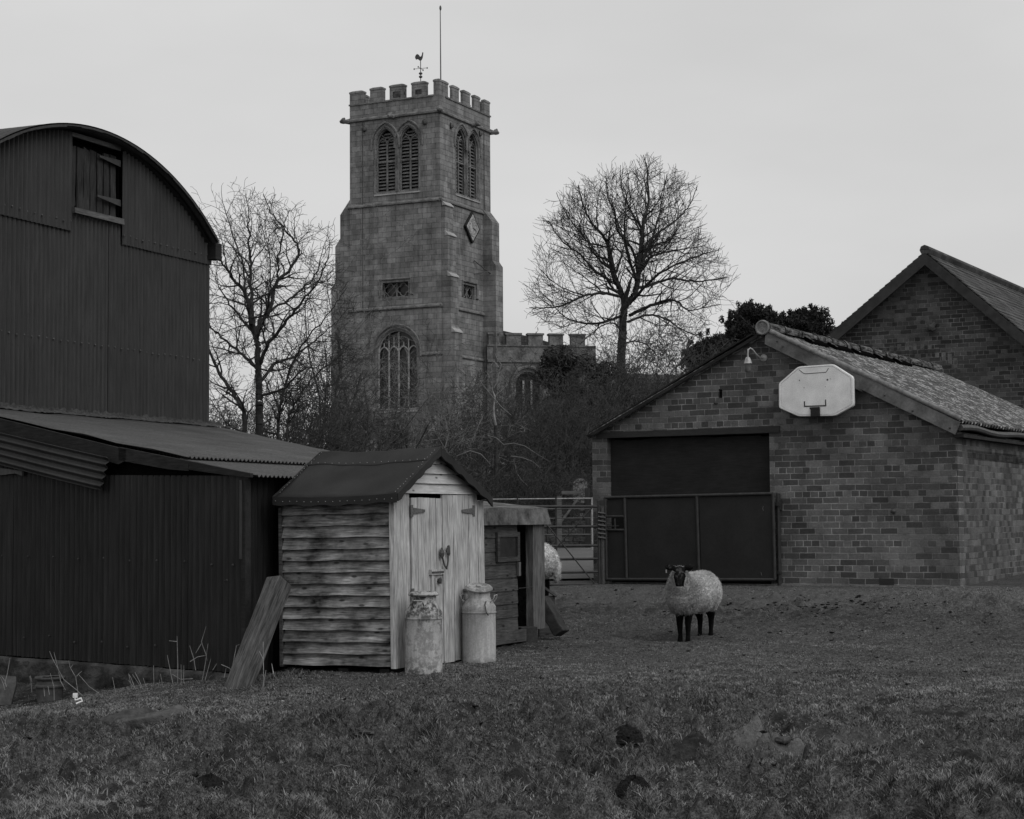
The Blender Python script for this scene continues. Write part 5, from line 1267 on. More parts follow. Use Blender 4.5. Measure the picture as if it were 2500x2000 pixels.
# ================================================================ SHEEP
def sheep_mesh(headyaw=0.0, rump_only=False):
    """one continuous body grown from blended forms; local +x is forward"""
    mb = MB()
    def ell(c, r, R=None): mb.blob(c, r, 0, 0, 20, 12, R)
    def limb(pts, rs): mb.tube(pts, rs, 12)
    ell((-.02, 0, .545), (.44, .25, .225)); ell((-.28, 0, .55), (.26, .24, .225)); ell((.24, 0, .54), (.24, .225, .235))
    ell((-.02, 0, .52), (.36, .25, .215)); ell((.36, 0, .53), (.15, .17, .19)); ell((.33, 0, .435), (.14, .155, .12))
    limb([(.30, 0, .58), (.38, 0, .66), (.43, 0, .74), (.455, 0, .80)], [.20, .165, .125, .085])
    ry = Matrix.Rotation(math.radians(50), 3, 'Y')
    ell((.515, 0, .825), (.070, .068, .058)); limb([(.515, 0, .825), (.56, 0, .78), (.60, 0, .725), (.615, 0, .69)], [.066, .056, .042, .034])
    ell((.612, 0, .69), (.032, .038, .030)); ell((.565, .046, .81), (.018, .014, .014)); ell((.565, -.046, .81), (.018, .014, .014))
    for s in (-1, 1):
        OLD = 0
        limb([(.505, s*.045, .842), (.505, s*.085, .862), (.51, s*.125, .872), (.51, s*.165, .862)], [.020, .032, .034, .010]); ell((.505, s*.125, .868), (.014, .060, .036), Matrix.Rotation(s*.22, 3, 'X'))
        # fore leg
        limb([(.27, s*.08, .44), (.28, s*.062, .32), (.295, s*.056, .22), (.29, s*.053, .10), (.30, s*.053, .045), (.312, s*.053, .0)], [.09, .052, .040, .028, .033, .038])
        # hind leg: thigh, hock, shank
        limb([(-.30, s*.10, .50), (-.28, s*.09, .39), (-.37, s*.082, .28), (-.378, s*.078, .22), (-.365, s*.076, .10), (-.355, s*.076, .045), (-.342, s*.076, .0)], [.14, .10, .050, .037, .028, .033, .038])
    limb([(-.50, 0, .60), (-.54, 0, .50), (-.545, 0, .36), (-.54, 0, .30)], [.05, .045, .04, .015])
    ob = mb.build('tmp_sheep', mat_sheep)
    r = ob.modifiers.new('r', 'REMESH'); r.mode = 'VOXEL'; r.voxel_size = .0095
    s_ = ob.modifiers.new('s', 'SMOOTH'); s_.factor = .5; s_.iterations = 4
    dg = bpy.context.evaluated_depsgraph_get(); me = bpy.data.meshes.new_from_object(ob.evaluated_get(dg))
    bpy.data.objects.remove(ob)
    n = len(me.vertices); co = np.empty(n*3); me.vertices.foreach_get('co', co); co = co.reshape(-1, 3); no = np.empty(n*3); me.vertex_normals.foreach_get('vector', no); no = no.reshape(-1, 3)
    x, y, z = co[:, 0], co[:, 1], co[:, 2]
    # black points: legs below the fleece, face, ears
    leg = np.clip((.345-z)/.06+.5, 0, 1); leg = np.where((x < -.49) & (z > .22), 0.1, leg)
    hwf = np.interp(z, [.66, .70, .79, .86], [.05, .058, .078, .078]); face = np.clip((x-.485-.12*np.clip(.72-z, 0, .1))/.02+.5, 0, 1)*(z > .655)*(np.abs(y) < hwf)
    ear = ((np.abs(y) > .072) & (z > .80) & (x > .46)).astype(float); top = ((z > .868) & (x > .47)).astype(float)*.7
    tone = np.clip(np.maximum.reduce([leg, face, ear, top]), 0, 1)
    wool = 1-tone
    nn = fbm(x*16+y*22, z*20-y*7, 4, 3)-.5; n2 = fbm(y*48+x*30, z*60+x*11, 8, 2)-.5
    co += no*((nn*.016+n2*.016+.006)*wool)[:, None]
    # fold behind the shoulder
    co += no*(-.012*np.exp(-((x-.12)/.03)**2)*(z < .66)*wool)[:, None]
    if headyaw:
        k = np.clip((x-.30)/.2, 0, 1); a = headyaw*k; px_ = x-.34
        cxx_ = co[:, 0]-.34; cyy = co[:, 1].copy(); co[:, 0] = .34+cxx_*np.cos(a)-cyy*np.sin(a); co[:, 1] = cxx_*np.sin(a)+cyy*np.cos(a)
    me.vertices.foreach_set('co', co.ravel()); at_ = me.attributes.new('tone', 'FLOAT', 'POINT'); at_.data.foreach_set('value', tone.astype(np.float32))
    me.polygons.foreach_set('use_smooth', np.ones(len(me.polygons), bool)); me.update(); return me, co, no, wool
me1, co1, no1, wl1 = sheep_mesh(math.radians(18))
def fleece(parent, co, no, wool, N, seed):
    g = np.random.default_rng(seed); idx = g.choice(len(co), N, p=wool**2/np.sum(wool**2)); p = co[idx]-no[idx]*.004; d = no[idx]+g.normal(0, .55, (N, 3)); d[:, 2] -= .25
    d /= np.linalg.norm(d, axis=1)[:, None]; L = g.uniform(.012, .036, (N, 1)); side = np.cross(d, g.normal(0, 1, (N, 3))); side /= np.linalg.norm(side, axis=1)[:, None]
    w = .0028; V = np.empty((N, 3, 3)); V[:, 0] = p-side*w; V[:, 1] = p+side*w; V[:, 2] = p+d*L
    o = np_mesh('fleece', V.reshape(-1, 3), np.arange(N*3).reshape(-1, 3), mat_sheep, parent); return o
fx, fy = (at(1657,1571,20.0)+at(1679,1566,20.0))/2, None
p = (at(1668,1568,20.05)); 
hd2 = math.atan2(-.875, -.485)
o = bpy.data.objects.new('sheep', me1); COL.objects.link(o); SS = .985
fwd = Vector((math.cos(hd2), math.sin(hd2))); bx_ = p.x-fwd.x*.30; by_ = p.y-fwd.y*.30
o.location = (bx_, by_, 0); o.scale = (SS*.93, SS*.89, SS)
zf = p.z; zb2 = at(1722,1558,20.7).z
o.rotation_euler = (0, math.radians(1.5), hd2); o.location.z = zf-.012
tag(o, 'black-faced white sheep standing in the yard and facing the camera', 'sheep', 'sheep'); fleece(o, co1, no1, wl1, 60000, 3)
mb = MB(); mb.box(-.008, .008, -.001, .001, -.035, 0); tg = mb.build('ear_tag', mat_trimlight, o); k_ = math.radians(18); ex__ = .53-.34; tg.location = (.34+ex__*math.cos(k_)-(-.15)*math.sin(k_)+.03, ex__*math.sin(k_)+(-.15)*math.cos(k_), .845); tg.rotation_euler = (0, 0, 1.6)
SHEEP1 = o.location.copy()
mb = MB()
for s_ in (-1, 1):
    ex2, ey2 = .582-.34, s_*.050; mb.blob((.34+ex2*math.cos(k_)-ey2*math.sin(k_), ex2*math.sin(k_)+ey2*math.cos(k_), .812), (.010, .010, .009), 0, 0, 10, 7)
mb.build('eye', mat_eye, o, True)
me2 = me1.copy(); o2 = bpy.data.objects.new('sheep', me2); COL.objects.link(o2); p2 = at(1318, 1400, 23.6); g2 = tz(p2.x, p2.y)
z_back = at(1330,1321,23.6).z; o2.location = (p2.x-.30, p2.y, g2); o2.scale = (1.02, 1.02, max(.9, min(1.15, (z_back-g2)/.79))); o2.rotation_euler = (0, 0, math.radians(160))
tag(o2, 'sheep half hidden behind the hen hut with only its woolly rump showing', 'sheep', 'sheep'); print('sheep2', g2, z_back, o2.scale.z)
fleece(o2, co1, no1, wl1, 25000, 5)

# ================================================================ GROUND
def bare_mask(x, y):
    """1 where soil shows instead of grass"""
    d = barn_d(x, y)
    yard = np.clip((3.6-d)/1.0, 0, 1)*np.clip((4.9+x*0-x)/1.0, 0, 1)*(x > -.8)*(d > -.1)
    n = fbm(x*1.7, y*1.7, 51, 4); n2 = fbm(x*7, y*7, 61, 3)
    yard = yard*np.clip((n2-.30)*5, .15, 1)
    patch = np.clip((n-.60)*9, 0, 1)*np.clip((n2-.35)*4, 0, 1)
    pale = np.clip(1.5*np.exp(-(((x-1.85)/.75)**2+((y-11.15)/.50)**2)*1.2), 0, 1)*np.clip((n2-.25)*6, 0, 1)
    pit = np.clip((.43-fbm(x*5.5, y*5.5, 71, 3)+.10*(fbm(x*.6, y*.6, 72, 2)-.5))*14, 0, 1)*np.clip((17.0-y)/4, .15, 1)
    wall = np.exp(-(((x+4.9)/.9)**2+((y-18.3)/1.0)**2))*1.2
    hutf = np.exp(-(((x-.05)/.5)**2+((y-19.4)/.6)**2))*1.0
    path = np.clip(1-np.abs(d-.25)/.3, 0, 1)*(x > .9)*(x < 5.6)
    n3 = fbm(x*16, y*16, 66, 2); rag = np.clip((n3-.30)*5, .25, 1)
    return np.clip(np.maximum.reduce([yard*.95, patch*.5, pale*1.2, pit*.9, wall, hutf, path])*rag, 0, 1)
def axis_pts(dense0, dense1, step, lo, hi, grow=1.13):
    a = list(np.arange(dense0, dense1, step)); s = step; x = a[-1]
    while x < hi: s *= grow; x += s; a.append(x)
    s = step; x = a[0]; b = []
    while x > lo: s *= grow; x -= s; b.append(x)
    return np.array(b[::-1]+a)
gx = axis_pts(-6.2, 7.6, .024, -900, 900); gy = axis_pts(8.3, 19.5, .024, -60, 27)
gy = gy[gy <= 19.5]; gy = np.concatenate([gy, np.arange(19.53, 27, .036), 27+np.cumsum(.04*1.13**np.arange(1, 75))])
GX, GY = np.meshgrid(gx, gy)
MOUNDS = []   # soil heaps (x,y)
def clodw(x, y):
    d = barn_d(x, y); w = np.clip((d+.0)/.6, 0, 1)*np.clip((28-y)/3, 0, 1)*np.clip((y-5)/2, 0, 1)
    mud = np.clip(1-np.abs(d-2.2)/2.0, 0, 1)*np.clip((x+0.5)/1.0, 0, 1)
    m = fbm(x*4.5, y*4.5, 41, 3)
    bm_ = bare_mask(x, y); cr_ = fbm(x*21, y*21, 45, 2)
    return clod(x, y)*w + mud*w*np.clip(m-.52, 0, 1)*.30 + w*bm_*((cr_-.5)*.055-.006)
ZZ = terr(GX, GY)+clodw(GX, GY)
# hollow under the left stone
def gh_(x, y): return tz(x, y)+float(clodw(np.array([x]), np.array([y]))[0])
nyy, nxx = GX.shape
V = np.stack([GX.ravel(), GY.ravel(), ZZ.ravel()], 1)
I = np.arange(nxx*nyy).reshape(nyy, nxx); F4 = np.stack([I[:-1, :-1].ravel(), I[:-1, 1:].ravel(), I[1:, 1:].ravel(), I[1:, :-1].ravel()], 1)
BARE = []
bm = bare_mask(GX.ravel(), GY.ravel())
pale = np.exp(-(((GX.ravel()-1.75)/.7)**2+((GY.ravel()-11.15)/.5)**2)*1.2)+.55*np.clip((3.2-barn_d(GX.ravel(), GY.ravel()))/1.5, 0, 1)*(barn_d(GX.ravel(), GY.ravel()) > -.3)*(GX.ravel() < 6.2)*(GX.ravel() > -.5)
def _ground():
    m = NT('soil_and_turf', .95, .08); at_ = m.n.new('ShaderNodeAttribute'); at_.attribute_name = 'tone'
    a = m.noise(3, 6, None, .7); b = m.noise(26, 4, None, .7); c = m.noise(110, 2)
    soil = m.mul(m.rng(a, .35, .65, .011, .034), m.rng(b, .3, .7, .7, 1.35))
    turf = m.mul(m.mul(m.rng(a, .3, .7, .042, .073), m.rng(b, .35, .65, .45, 1.55)), m.rng(c, .35, .65, .5, 1.5))
    at2 = m.n.new('ShaderNodeAttribute'); at2.attribute_name = 'bare'; x0 = m.n.new('ShaderNodeMix'); x0.data_type = 'FLOAT'; m.L(at2.outputs['Fac'], x0.inputs[0]); m.L(turf, x0.inputs[2]); m.L(soil, x0.inputs[3])
    palec = m.mul(m.rng(b, .3, .7, .08, .14), m.rng(c, .3, .7, .8, 1.15))
    far = m.mul(m.rng(a, .3, .7, .03, .05), m.rng(b, .3, .7, .8, 1.2))
    x = m.n.new('ShaderNodeMix'); x.data_type = 'FLOAT'; m.L(m.rng(at_.outputs['Fac'], .1, .9, 0, 1), x.inputs[0]); m.L(x0.outputs[0], x.inputs[2]); m.L(palec, x.inputs[3])
    sx = m.n.new('ShaderNodeSeparateXYZ'); m.L(m.obj, sx.inputs[0])
    y = m.n.new('ShaderNodeMix'); y.data_type = 'FLOAT'; m.L(m.rng(sx.outputs[1], 27, 31, 0, 1), y.inputs[0]); m.L(x.outputs[0], y.inputs[2]); m.L(far, y.inputs[3])
    m.col(y.outputs[0]); m.bump(b, 1, .02); return m.mat
mat_ground = _ground()
g = np_mesh('ground', V, F4, mat_ground, tone=np.clip(pale, 0, 1), smooth=True); tag(g, None, None, kind='structure')
a_ = g.data.attributes.new('bare', 'FLOAT', 'POINT'); a_.data.foreach_set('value', bm.astype(np.float32))
# road
rx_ = np.linspace(-40, 3, 120); ry_ = np.linspace(26.7, 37.6, 14)
RX, RY = np.meshgrid(rx_, ry_); 
RY2 = RY + (RX*0)
V = np.stack([RX.ravel(), RY2.ravel(), (terr(RX, RY2)+.03).ravel()], 1); I = np.arange(120*14).reshape(14, 120)
rd = np_mesh('road', V, np.stack([I[:-1, :-1].ravel(), I[:-1, 1:].ravel(), I[1:, 1:].ravel(), I[1:, :-1].ravel()], 1), mat_asphalt, smooth=True); tag(rd, None, None, kind='structure')

# ================================================================ GRASS
def _grass():
    m = NT('winter_grass', .8, .12); at_ = m.n.new('ShaderNodeAttribute'); at_.attribute_name = 'tone'
    a = m.noise(1.2, 4)
    m.col(m.mul(at_.outputs['Fac'], m.rng(a, .3, .7, .85, 1.15))); return m.mat
mat_grass = _grass()
def blades(N, y0, y1, seed, px0=-500, px1=3000, powy=1.1):
    g = np.random.default_rng(seed); u = g.random(N); a = 1-powy
    Y = (y0**a+u*(y1**a-y0**a))**(1/a) if abs(a) > 1e-6 else y0*(y1/y0)**u
    X = (g.uniform(px0, px1, N)-1250)/FPX*Y
    return X, Y, g
def make_grass():
    Xs, Ys = [], []
    X, Y, g = blades(1750000, 8.3, 26.5, 1, -260, 2760)
    d = barn_d(X, Y); bm = bare_mask(X, Y)
    keep = g.random(len(X)) > bm*1.05
    keep &= ~((d < .0) & (X > .7))
    # inside lean-to / shed
    nL = np.array((.725, .689)); dl_ = (X+2.63)*nL[0]+(Y-16.7)*nL[1]; keep &= ~((dl_ > -.05) & (X < -2.2))
    sx_ = (X+1.048)*.9015+(Y-16.3)*-.4327; sy_ = (X+1.048)*.4327+(Y-16.3)*.9015; keep &= ~((sx_ < 0.0) & (sx_ > -1.3) & (sy_ > -.0) & (sy_ < 1.9))
    dens = fbm(X*2.2, Y*2.2, 81, 3); keep &= g.random(len(X)) < np.clip(.35+(dens-.35)*3.2, .22, 1)
    for (hx0, hy0), r_ in HOLES: keep &= ((X-hx0)**2+((Y-hy0)*1.0)**2) > (r_*g.uniform(.7, 1.1, len(X)))**2
    X, Y = X[keep], Y[keep]; n = len(X)
    tuft = fbm(X*3.1, Y*3.1, 91, 3); big = np.clip((fbm(X*.8, Y*.8, 95, 2)-.45)*3, 0, 1)
    near = np.clip((14-Y)/4, 0, 1)
    h = .006+.006*np.clip((20-Y)/5, .5, 1)+.020*np.clip(tuft-.3, 0, 1)*1.6*np.clip((18.5-Y)/5, .2, 1)+.020*np.clip(tuft-.56, 0, 1)*4*near*(.4+big)
    for tx, ty, r_, am in TUFTS:
        q = np.exp(-(((X-tx)/r_)**2+((Y-ty)/(r_*.8))**2)); h += q*am
    h = np.minimum(h, .055); h *= g.uniform(.45, 1.35, n)
    Z = terr(X, Y)+clodw(X, Y)-.004
    ang = g.uniform(0, 2*math.pi, n); lean_ = g.uniform(.3, 1.5, n); dx = np.cos(ang)*lean_*h; dy = np.sin(ang)*lean_*h
    w = .0011+.00013*Y; w = w*g.uniform(.6, 1.4, n); sa = ang+math.pi/2+g.normal(0, .6, n); wx = np.cos(sa)*w; wy = np.sin(sa)*w
    V = np.empty((n, 5, 3))
    V[:, 0] = np.stack([X-wx, Y-wy, Z], 1); V[:, 1] = np.stack([X+wx, Y+wy, Z], 1)
    V[:, 2] = np.stack([X+wx*.8+dx*.35, Y+wy*.8+dy*.35, Z+h*.6], 1); V[:, 3] = np.stack([X-wx*.8+dx*.35, Y-wy*.8+dy*.35, Z+h*.6], 1)
    V[:, 4] = np.stack([X+dx, Y+dy, Z+h*.95], 1)
    b = np.arange(n)[:, None]*5; F = np.concatenate([b+[0, 1, 2], b+[0, 2, 3], b+[3, 2, 4]], 1).reshape(-1, 3)
    patch = fbm(X*.9+7, Y*.9, 101, 4); fine = fbm(X*14, Y*9, 111, 3); t = .130*(.35+1.1*patch)*np.clip(.25+1.6*fine, .3, 1.6)*g.uniform(.5, 1.5, n); dead = g.random(n) < .05+.05*np.clip(tuft-.5, 0, 1); t[dead] = g.uniform(.12, .28, dead.sum())
    T = np.repeat(t, 5); T = T.reshape(-1, 5)*np.array([.8, .8, 1, 1, 1.15]); return V.reshape(-1, 3), F, T.ravel()
def gp(px, py, z=0.0):      # point on the yard surface under a pixel
    v = ray(px, py); t = 1.0
    for k in range(400):
        t += .1; q = CAM+v*t
        if q.z < tz(q.x, q.y): return q.x, q.y
    return q.x, q.y
TUFTS = []
HOLES = [(gp(*q), r_) for q, r_ in (((513,1917),.15),((1552,1955),.14),((1528,1850),.11),((930,1872),.10),((1425,1850),.10),((300,1798),.17),((370,1785),.17),((335,1803),.2),((181,1725),.08),((1912,1850),.06))]
for px, py, r_, am in ((1055,1835,.20,.07),(1010,1815,.18,.05),(905,1825,.2,.03),(1410,1700,.15,.02),(720,1650,.2,.05),(1970,1820,.14,.04),(1515,1850,.18,.03),(2440,1950,.4,.05),(2300,1985,.3,.05),(2150,1990,.3,.04),(1560,1770,.15,.02),(100,1990,.3,.05),(50,1780,.2,.04),(150,1770,.25,.03),(620,1660,.2,.05),(2480,1905,.3,.04)):
    x, y = gp(px, py); TUFTS.append((x, y, r_, am))
RT = random.Random(8)
for _k in range(110):
    _x, _y = gp(RT.uniform(-100, 2600), RT.uniform(1640, 2040)); TUFTS.append((_x, _y, RT.uniform(.05, .13), RT.uniform(.006, .028)))
Vg, Fg, Tg = make_grass(); print('grass blades', len(Vg)//5)
go = np_mesh('grass', Vg, Fg, mat_grass, tone=Tg); tag(go, 'short trampled winter grass covering the yard', 'grass', kind='stuff')
# loose straw / dead stems lying about
mb = MB(); random.seed(21)
for k in range(900):
    px = random.uniform(-300, 2800); py = random.uniform(1470, 2000)
    x, y = gp(px, py); z = gh_(x, y)+.012; a = random.uniform(0, math.pi); L = random.uniform(.02, .10); b_ = random.uniform(-.02, .03)
    if -.8 < x < -.0 and y > 16.3 and random.random() < .5: continue
    mb.tube([(x, y, z), (x+math.cos(a)*L*.5, y+math.sin(a)*L*.5, z+abs(b_)+.006), (x+math.cos(a+.4)*L, y+math.sin(a+.4)*L, z+.004)], [.0014, .0012, .0008], 3, False)
o = mb.build('straw_litter', mat_weed); tag(o, 'scattered dead stalks lying on the yard grass', 'straw', kind='stuff')
mb = MB(); random.seed(31)
for k in range(700):
    if k < 130: px = random.gauss(2000, 120); py = random.gauss(1486, 9)
    elif k < 230: px = random.uniform(1360, 2330); py = random.uniform(1440, 1500)
    else: px = random.uniform(-200, 2700); py = 1500+abs(random.gauss(0, 230))
    if py > 2080 or py < 1436: continue
    x, y = gp(px, py)
    if barn_d(x, y) < .1 and x > .7: continue
    s = random.uniform(.008, .024); z = gh_(x, y); mb.blob((x, y, z+s*.2), (s*random.uniform(.8, 1.3), s*random.uniform(.7, 1.3), s*.4), k, .35, 6, 4)
o = mb.build('mud_crumbs', mat_mole); tag(o, 'dark crumbs of mud and droppings strewn over the yard', 'mud', kind='stuff')
# soil heaps, stones, litter
def heap(px, py, r, h, seed, label, mat=mat_mole, name='soil_heap', cat='soil heap', grp='dark soil heaps in the grass'):
    x, y = gp(px, py); z = tz(x, y); mb = MB()
    def f(u, v):
        a = 2*math.pi*u if u < 1 else 0; q = r*v; k = float(fbm(np.array([math.cos(a)*2.1+seed+v*3]), np.array([math.sin(a)*2.1+v*3]), seed, 3)[0])
        qq = q*(.75+.5*k); return Vector((math.cos(a)*qq*1.25, math.sin(a)*qq, h*(1-v**1.8)*(.7+.9*k)+(.0 if v < .95 else -.03)))
    mb.grid(f, 30, 10)
    for k in range(40):
        a = random.uniform(0, 6.28); q = r*math.sqrt(random.random()); s = random.uniform(.006, .018); mb.blob((math.cos(a)*q*1.2, math.sin(a)*q, h*(1-(q/r)**1.8)*.9), (s, s, s*.8), k, .3, 5, 4)
    o = mb.build(name, mat, None, True); o.location = (x, y, z+float(clodw(np.array([x]), np.array([y]))[0])+.008); tag(o, label, cat, grp)
heap(513,1917,.115,.075,1,'largest dark molehill-like soil heap, in the lower left of the grass')
heap(1552,1955,.10,.085,2,'dark soil heap nearest the bottom centre of the picture')
heap(1528,1850,.085,.06,3,'dark crumbly soil heap just left of the pale bare patch')
heap(930,1872,.09,.045,4,'low dark soil heap below the grass tuft in front of the churns')
heap(1425,1850,.08,.035,5,'flat dark soil scrape between the grass tuft and the pale bare patch')
for i, (px, py) in enumerate(((1715,1485),(2100,1462),(2160,1468))):
    heap(px, py, .05, .03, 7+i, ['small dropping-like clod beside the sheep', 'small clod on the mud left of the low wall patch', 'small clod on the mud right below the barn wall'][i], grp='small clods near the barn')
x, y = gp(335, 1790); mb = MB()
def sf(u, v):
    a = 2*math.pi*u if u < 1 else 0; b_ = math.pi*(v-.5); c_ = math.cos(b_); X_ = .33*math.copysign(abs(math.cos(a))**.6, math.cos(a))*c_**.4; Y_ = .12*math.copysign(abs(math.sin(a))**.7, math.sin(a))*c_**.4; Z_ = .055*math.copysign(abs(math.sin(b_))**.6, math.sin(b_))
    k = float(fbm(np.array([X_*6+3]), np.array([Y_*8+Z_*9]), 3, 3)[0])-.5; return Vector((X_*(1+k*.25), Y_*(1+k*.9), Z_*(1+k*.6)+k*.06+.02))
mb.grid(sf, 40, 16); o = mb.build('flat_stone', mat_stone, None, True); o.location = (x, y, gh_(x, y)+.012); o.rotation_euler = (math.radians(10), math.radians(-6), .12); tag(o, 'long flat stone lying half buried in the grass at left', 'stone')
for px, py, s, lab in ((1912,1850,.05,'pale pebble on the bare patch'),(345,1923,.022,'tiny pale pebble in the lower left grass'),(690,1723,.014,'tiny white pebble below the leaning sleeper'),(2462,1918,.02,'small pale pebble near the bottom right corner')):
    x, y = gp(px, py); mb = MB(); mb.blob((0, 0, 0), (s, s*.7, s*.45), px, .2, 12, 8); o = mb.build('pebble', mat_stone if s > .03 else mat_trimlight, None, True); o.location = (x, y, gh_(x, y)+s*.3+.012); tag(o, lab, 'stone')
x, y = at(925,1822,11.6).x, at(925,1822,11.6).y; x, y = gp(925, 1822); mb = MB(); mb.blob((0, 0, 0), (.16, .07, .03), 5, .25, 20, 10); o = mb.build('buried_stone', mat_stone, None, True); o.location = (x, y, gh_(x, y)+.02); tag(o, 'mostly buried stone edge showing beside the long grass tuft', 'stone')
p = at(181, 1725, 17.3); mb = MB(); x, y = gp(181, 1725); z = gh_(x, y)+.02
mb.tube([(0, 0, .05), (.01, 0, .0), (.06, .0, .015), (.07, 0, -.01), (.02, -.01, -.03)], .009, 5); mb.box(-.01, .03, -.01, .0, .02, .06); o = mb.build('litter', mat_white); o.location = (x, y, z+.03); tag(o, 'crumpled scrap of white litter on the ground below the chimney pot', 'litter')
# chimney pot
x = at(122,1705,17.9).x; y = 17.9; z = tz(x, y)-.06
cp = thing('chimney_pot', 'round clay chimney pot standing in the weeds by the lean-to plinth', 'chimney pot', loc=(x, y, z))
mb = MB(); R = .128; zt_ = at(122, 1652, 17.9).z-z; 
prof = [(R*.95, 0), (R*.98, zt_*.25), (R*1.0, zt_*.58), (R*1.03, zt_*.62), (R*1.12, zt_*.66), (R*1.13, zt_*.71), (R*1.03, zt_*.75), (R*1.0, zt_*.86), (R*1.1, zt_*.91), (R*1.18, zt_*.95), (R*1.16, zt_), (R*.95, zt_), (R*.86, zt_*.97), (R*.80, zt_*.9)]
mb.lathe(prof, 36); mb.build('pot', mat_pot, cp, True)
mb = MB(); mb.blob((0, 0, zt_*.93), (R*.8, R*.8, .02), 2, .5, 14, 6); mb.build('soil_fill', mat_mole, cp)
# broken slab leaning left edge
p = at(18, 1668, 18.0); mb = MB(); mb.prism([(-.2, -.22), (.05, -.22), (.09, -.02), (.085, .06), (-.2, .09)], -.03, .03); o = mb.build('broken_slab', mat_pot); o.location = (p.x, p.y, p.z); o.rotation_euler = (-.25, 0, .1); tag(o, 'broken grey slab propped on the plinth at the left edge', 'slab')
# dead weed stalks
W3 = lambda x, y: (x/2.156, 950+y/2.156)
W5 = lambda x, y: (x/5.133, 1560+y/5.133)
def weed(lines, Y, label, r=.0042):
    x0, y0 = lines[0][0]; b = at(x0, y0, Y); t = thing('dead_weed', label, 'weed', loc=(b.x, b.y, b.z), group='dead weed stalks by the lean-to')
    for l in lines:
        mb = MB(); dy = random.uniform(-.05, .05); pts = [at(px, py, Y+dy*(i/len(l)))-b for i, (px, py) in enumerate(l)]
        n = len(pts); mb.tube(pts, [r*(1-.45*i/(n-1)) for i in range(n)], 5); mb.build('stalk', mat_weed, t, True)
weed([[W5(680,770),W5(675,600),W5(630,430)],[W5(1060,740),W5(960,640),W5(800,510),W5(740,400),W5(660,250),W5(620,155)],[W5(820,640),W5(760,530),W5(720,340),W5(675,165)],[W5(620,700),W5(600,590)],[W5(560,720),W5(550,620)]], 17.65, 'spray of tall dead stalks rising over the chimney pot')
weed([[W5(985,720),W5(960,560),W5(950,480),W5(880,360),W5(860,270)],[W5(960,470),W5(985,440),W5(1025,405)],[W5(885,365),W5(912,325)],[W5(1300,720),W5(1120,600),W5(980,440)]], 17.7, 'forked pale dead stalk just right of the chimney pot')
weed([[W5(400,670),W5(390,560),W5(370,465)],[W5(400,540),W5(380,460)]], 17.9, 'short dead stalk left of the chimney pot')
weed([[W5(60,560),W5(95,420),W5(125,240)],[W5(80,600),W5(60,520),W5(20,470)],[W5(60,640),W5(40,560),W5(5,480)]], 17.7, 'bent dead stalks at the far left edge by the broken slab')
weed([[W5(1650,700),W5(1640,560),W5(1610,430)],[W5(1860,740),W5(1750,580),W5(1660,445)],[W5(1670,600),W5(1612,520)],[W5(1450,680),W5(1430,580),W5(1410,480)],[W5(1830,600),W5(1795,490)],[W5(1640,780),W5(1480,655)],[W5(2100,715),W5(1980,690),W5(1840,655)]], 17.2, 'low cluster of cut dead stalks midway along the plinth')
weed([[W3(805,1600),W3(810,1540),W3(808,1455)],[W3(830,1600),W3(840,1530)],[W3(860,1590),W3(845,1500)],[W3(720,1600),W3(690,1520),W3(678,1500)],[W3(760,1600),W3(735,1540),W3(710,1490)]], 17.0, 'group of short upright dead stalks left of the tallest weeds')
weed([[W3(935,1600),W3(936,1450),W3(932,1300)],[W3(932,1330),W3(890,1325)],[W3(920,1600),W3(900,1500),W3(880,1400)],[W3(955,1620),W3(953,1450)],[W3(965,1600),W3(968,1455)],[W3(1015,1525),W3(950,1528),W3(905,1500)]], 16.95, 'tallest straight dead stalks with small side twigs')
weed([[W3(1060,1560),W3(1080,1450),W3(1095,1340)],[W3(1000,1435),W3(1040,1410),W3(1085,1402),W3(1090,1430)],[W3(1085,1400),W3(1060,1330),W3(1085,1250)],[W3(1060,1340),W3(1030,1390)],[W3(1030,1480),W3(1020,1420),W3(998,1350)],[W3(1075,1550),W3(1110,1420)],[W3(1120,1480),W3(1160,1415)]], 16.85, 'branching dead weed with a crooked arm against the dark wall')
weed([[W3(1215,1500),W3(1230,1430),W3(1245,1350),W3(1260,1345)],[W3(1165,1450),W3(1210,1470),W3(1220,1500)],[W3(1180,1520),W3(1190,1470)]], 16.4, 'thin dead stalk close to the leaning sleeper')
weed([[W3(1385,1600),W3(1387,1480),W3(1385,1330)],[W3(1385,1420),W3(1365,1380)],[W3(1440,1500),W3(1430,1445)],[W3(1380,1600),W3(1400,1480)]], 15.5, 'thin dead stem in front of the leaning sleeper')

# ================================================================ TREES
def prisms(segs, sides=3):
    """segs: list of (p0,p1,r0,r1) -> vertices, faces"""
    A = np.array([[*s[0], *s[1], s[2], s[3]] for s in segs], float); p0, p1, r0, r1 = A[:, :3], A[:, 3:6], A[:, 6], A[:, 7]
    d = p1-p0; L = np.linalg.norm(d, axis=1); L[L == 0] = 1; d /= L[:, None]
    ref = np.where(np.abs(d[:, 2:3]) < .9, np.array([[0, 0, 1.]]), np.array([[1., 0, 0]])); a = np.cross(d, ref); a /= np.linalg.norm(a, axis=1)[:, None]; b = np.cross(d, a)
    n = len(A); V = np.empty((n, 2*sides, 3)); 
    for j in range(sides):
        t = 2*math.pi*j/sides; o = a*math.cos(t)+b*math.sin(t); V[:, j] = p0+o*r0[:, None]; V[:, sides+j] = p1+o*r1[:, None]
    base = np.arange(n)[:, None]*2*sides; F = []
    for j in range(sides): F.append(base+[j, (j+1) % sides, sides+(j+1) % sides, sides+j])
    return V.reshape(-1, 3), np.concatenate(F, 1).reshape(-1, 4)
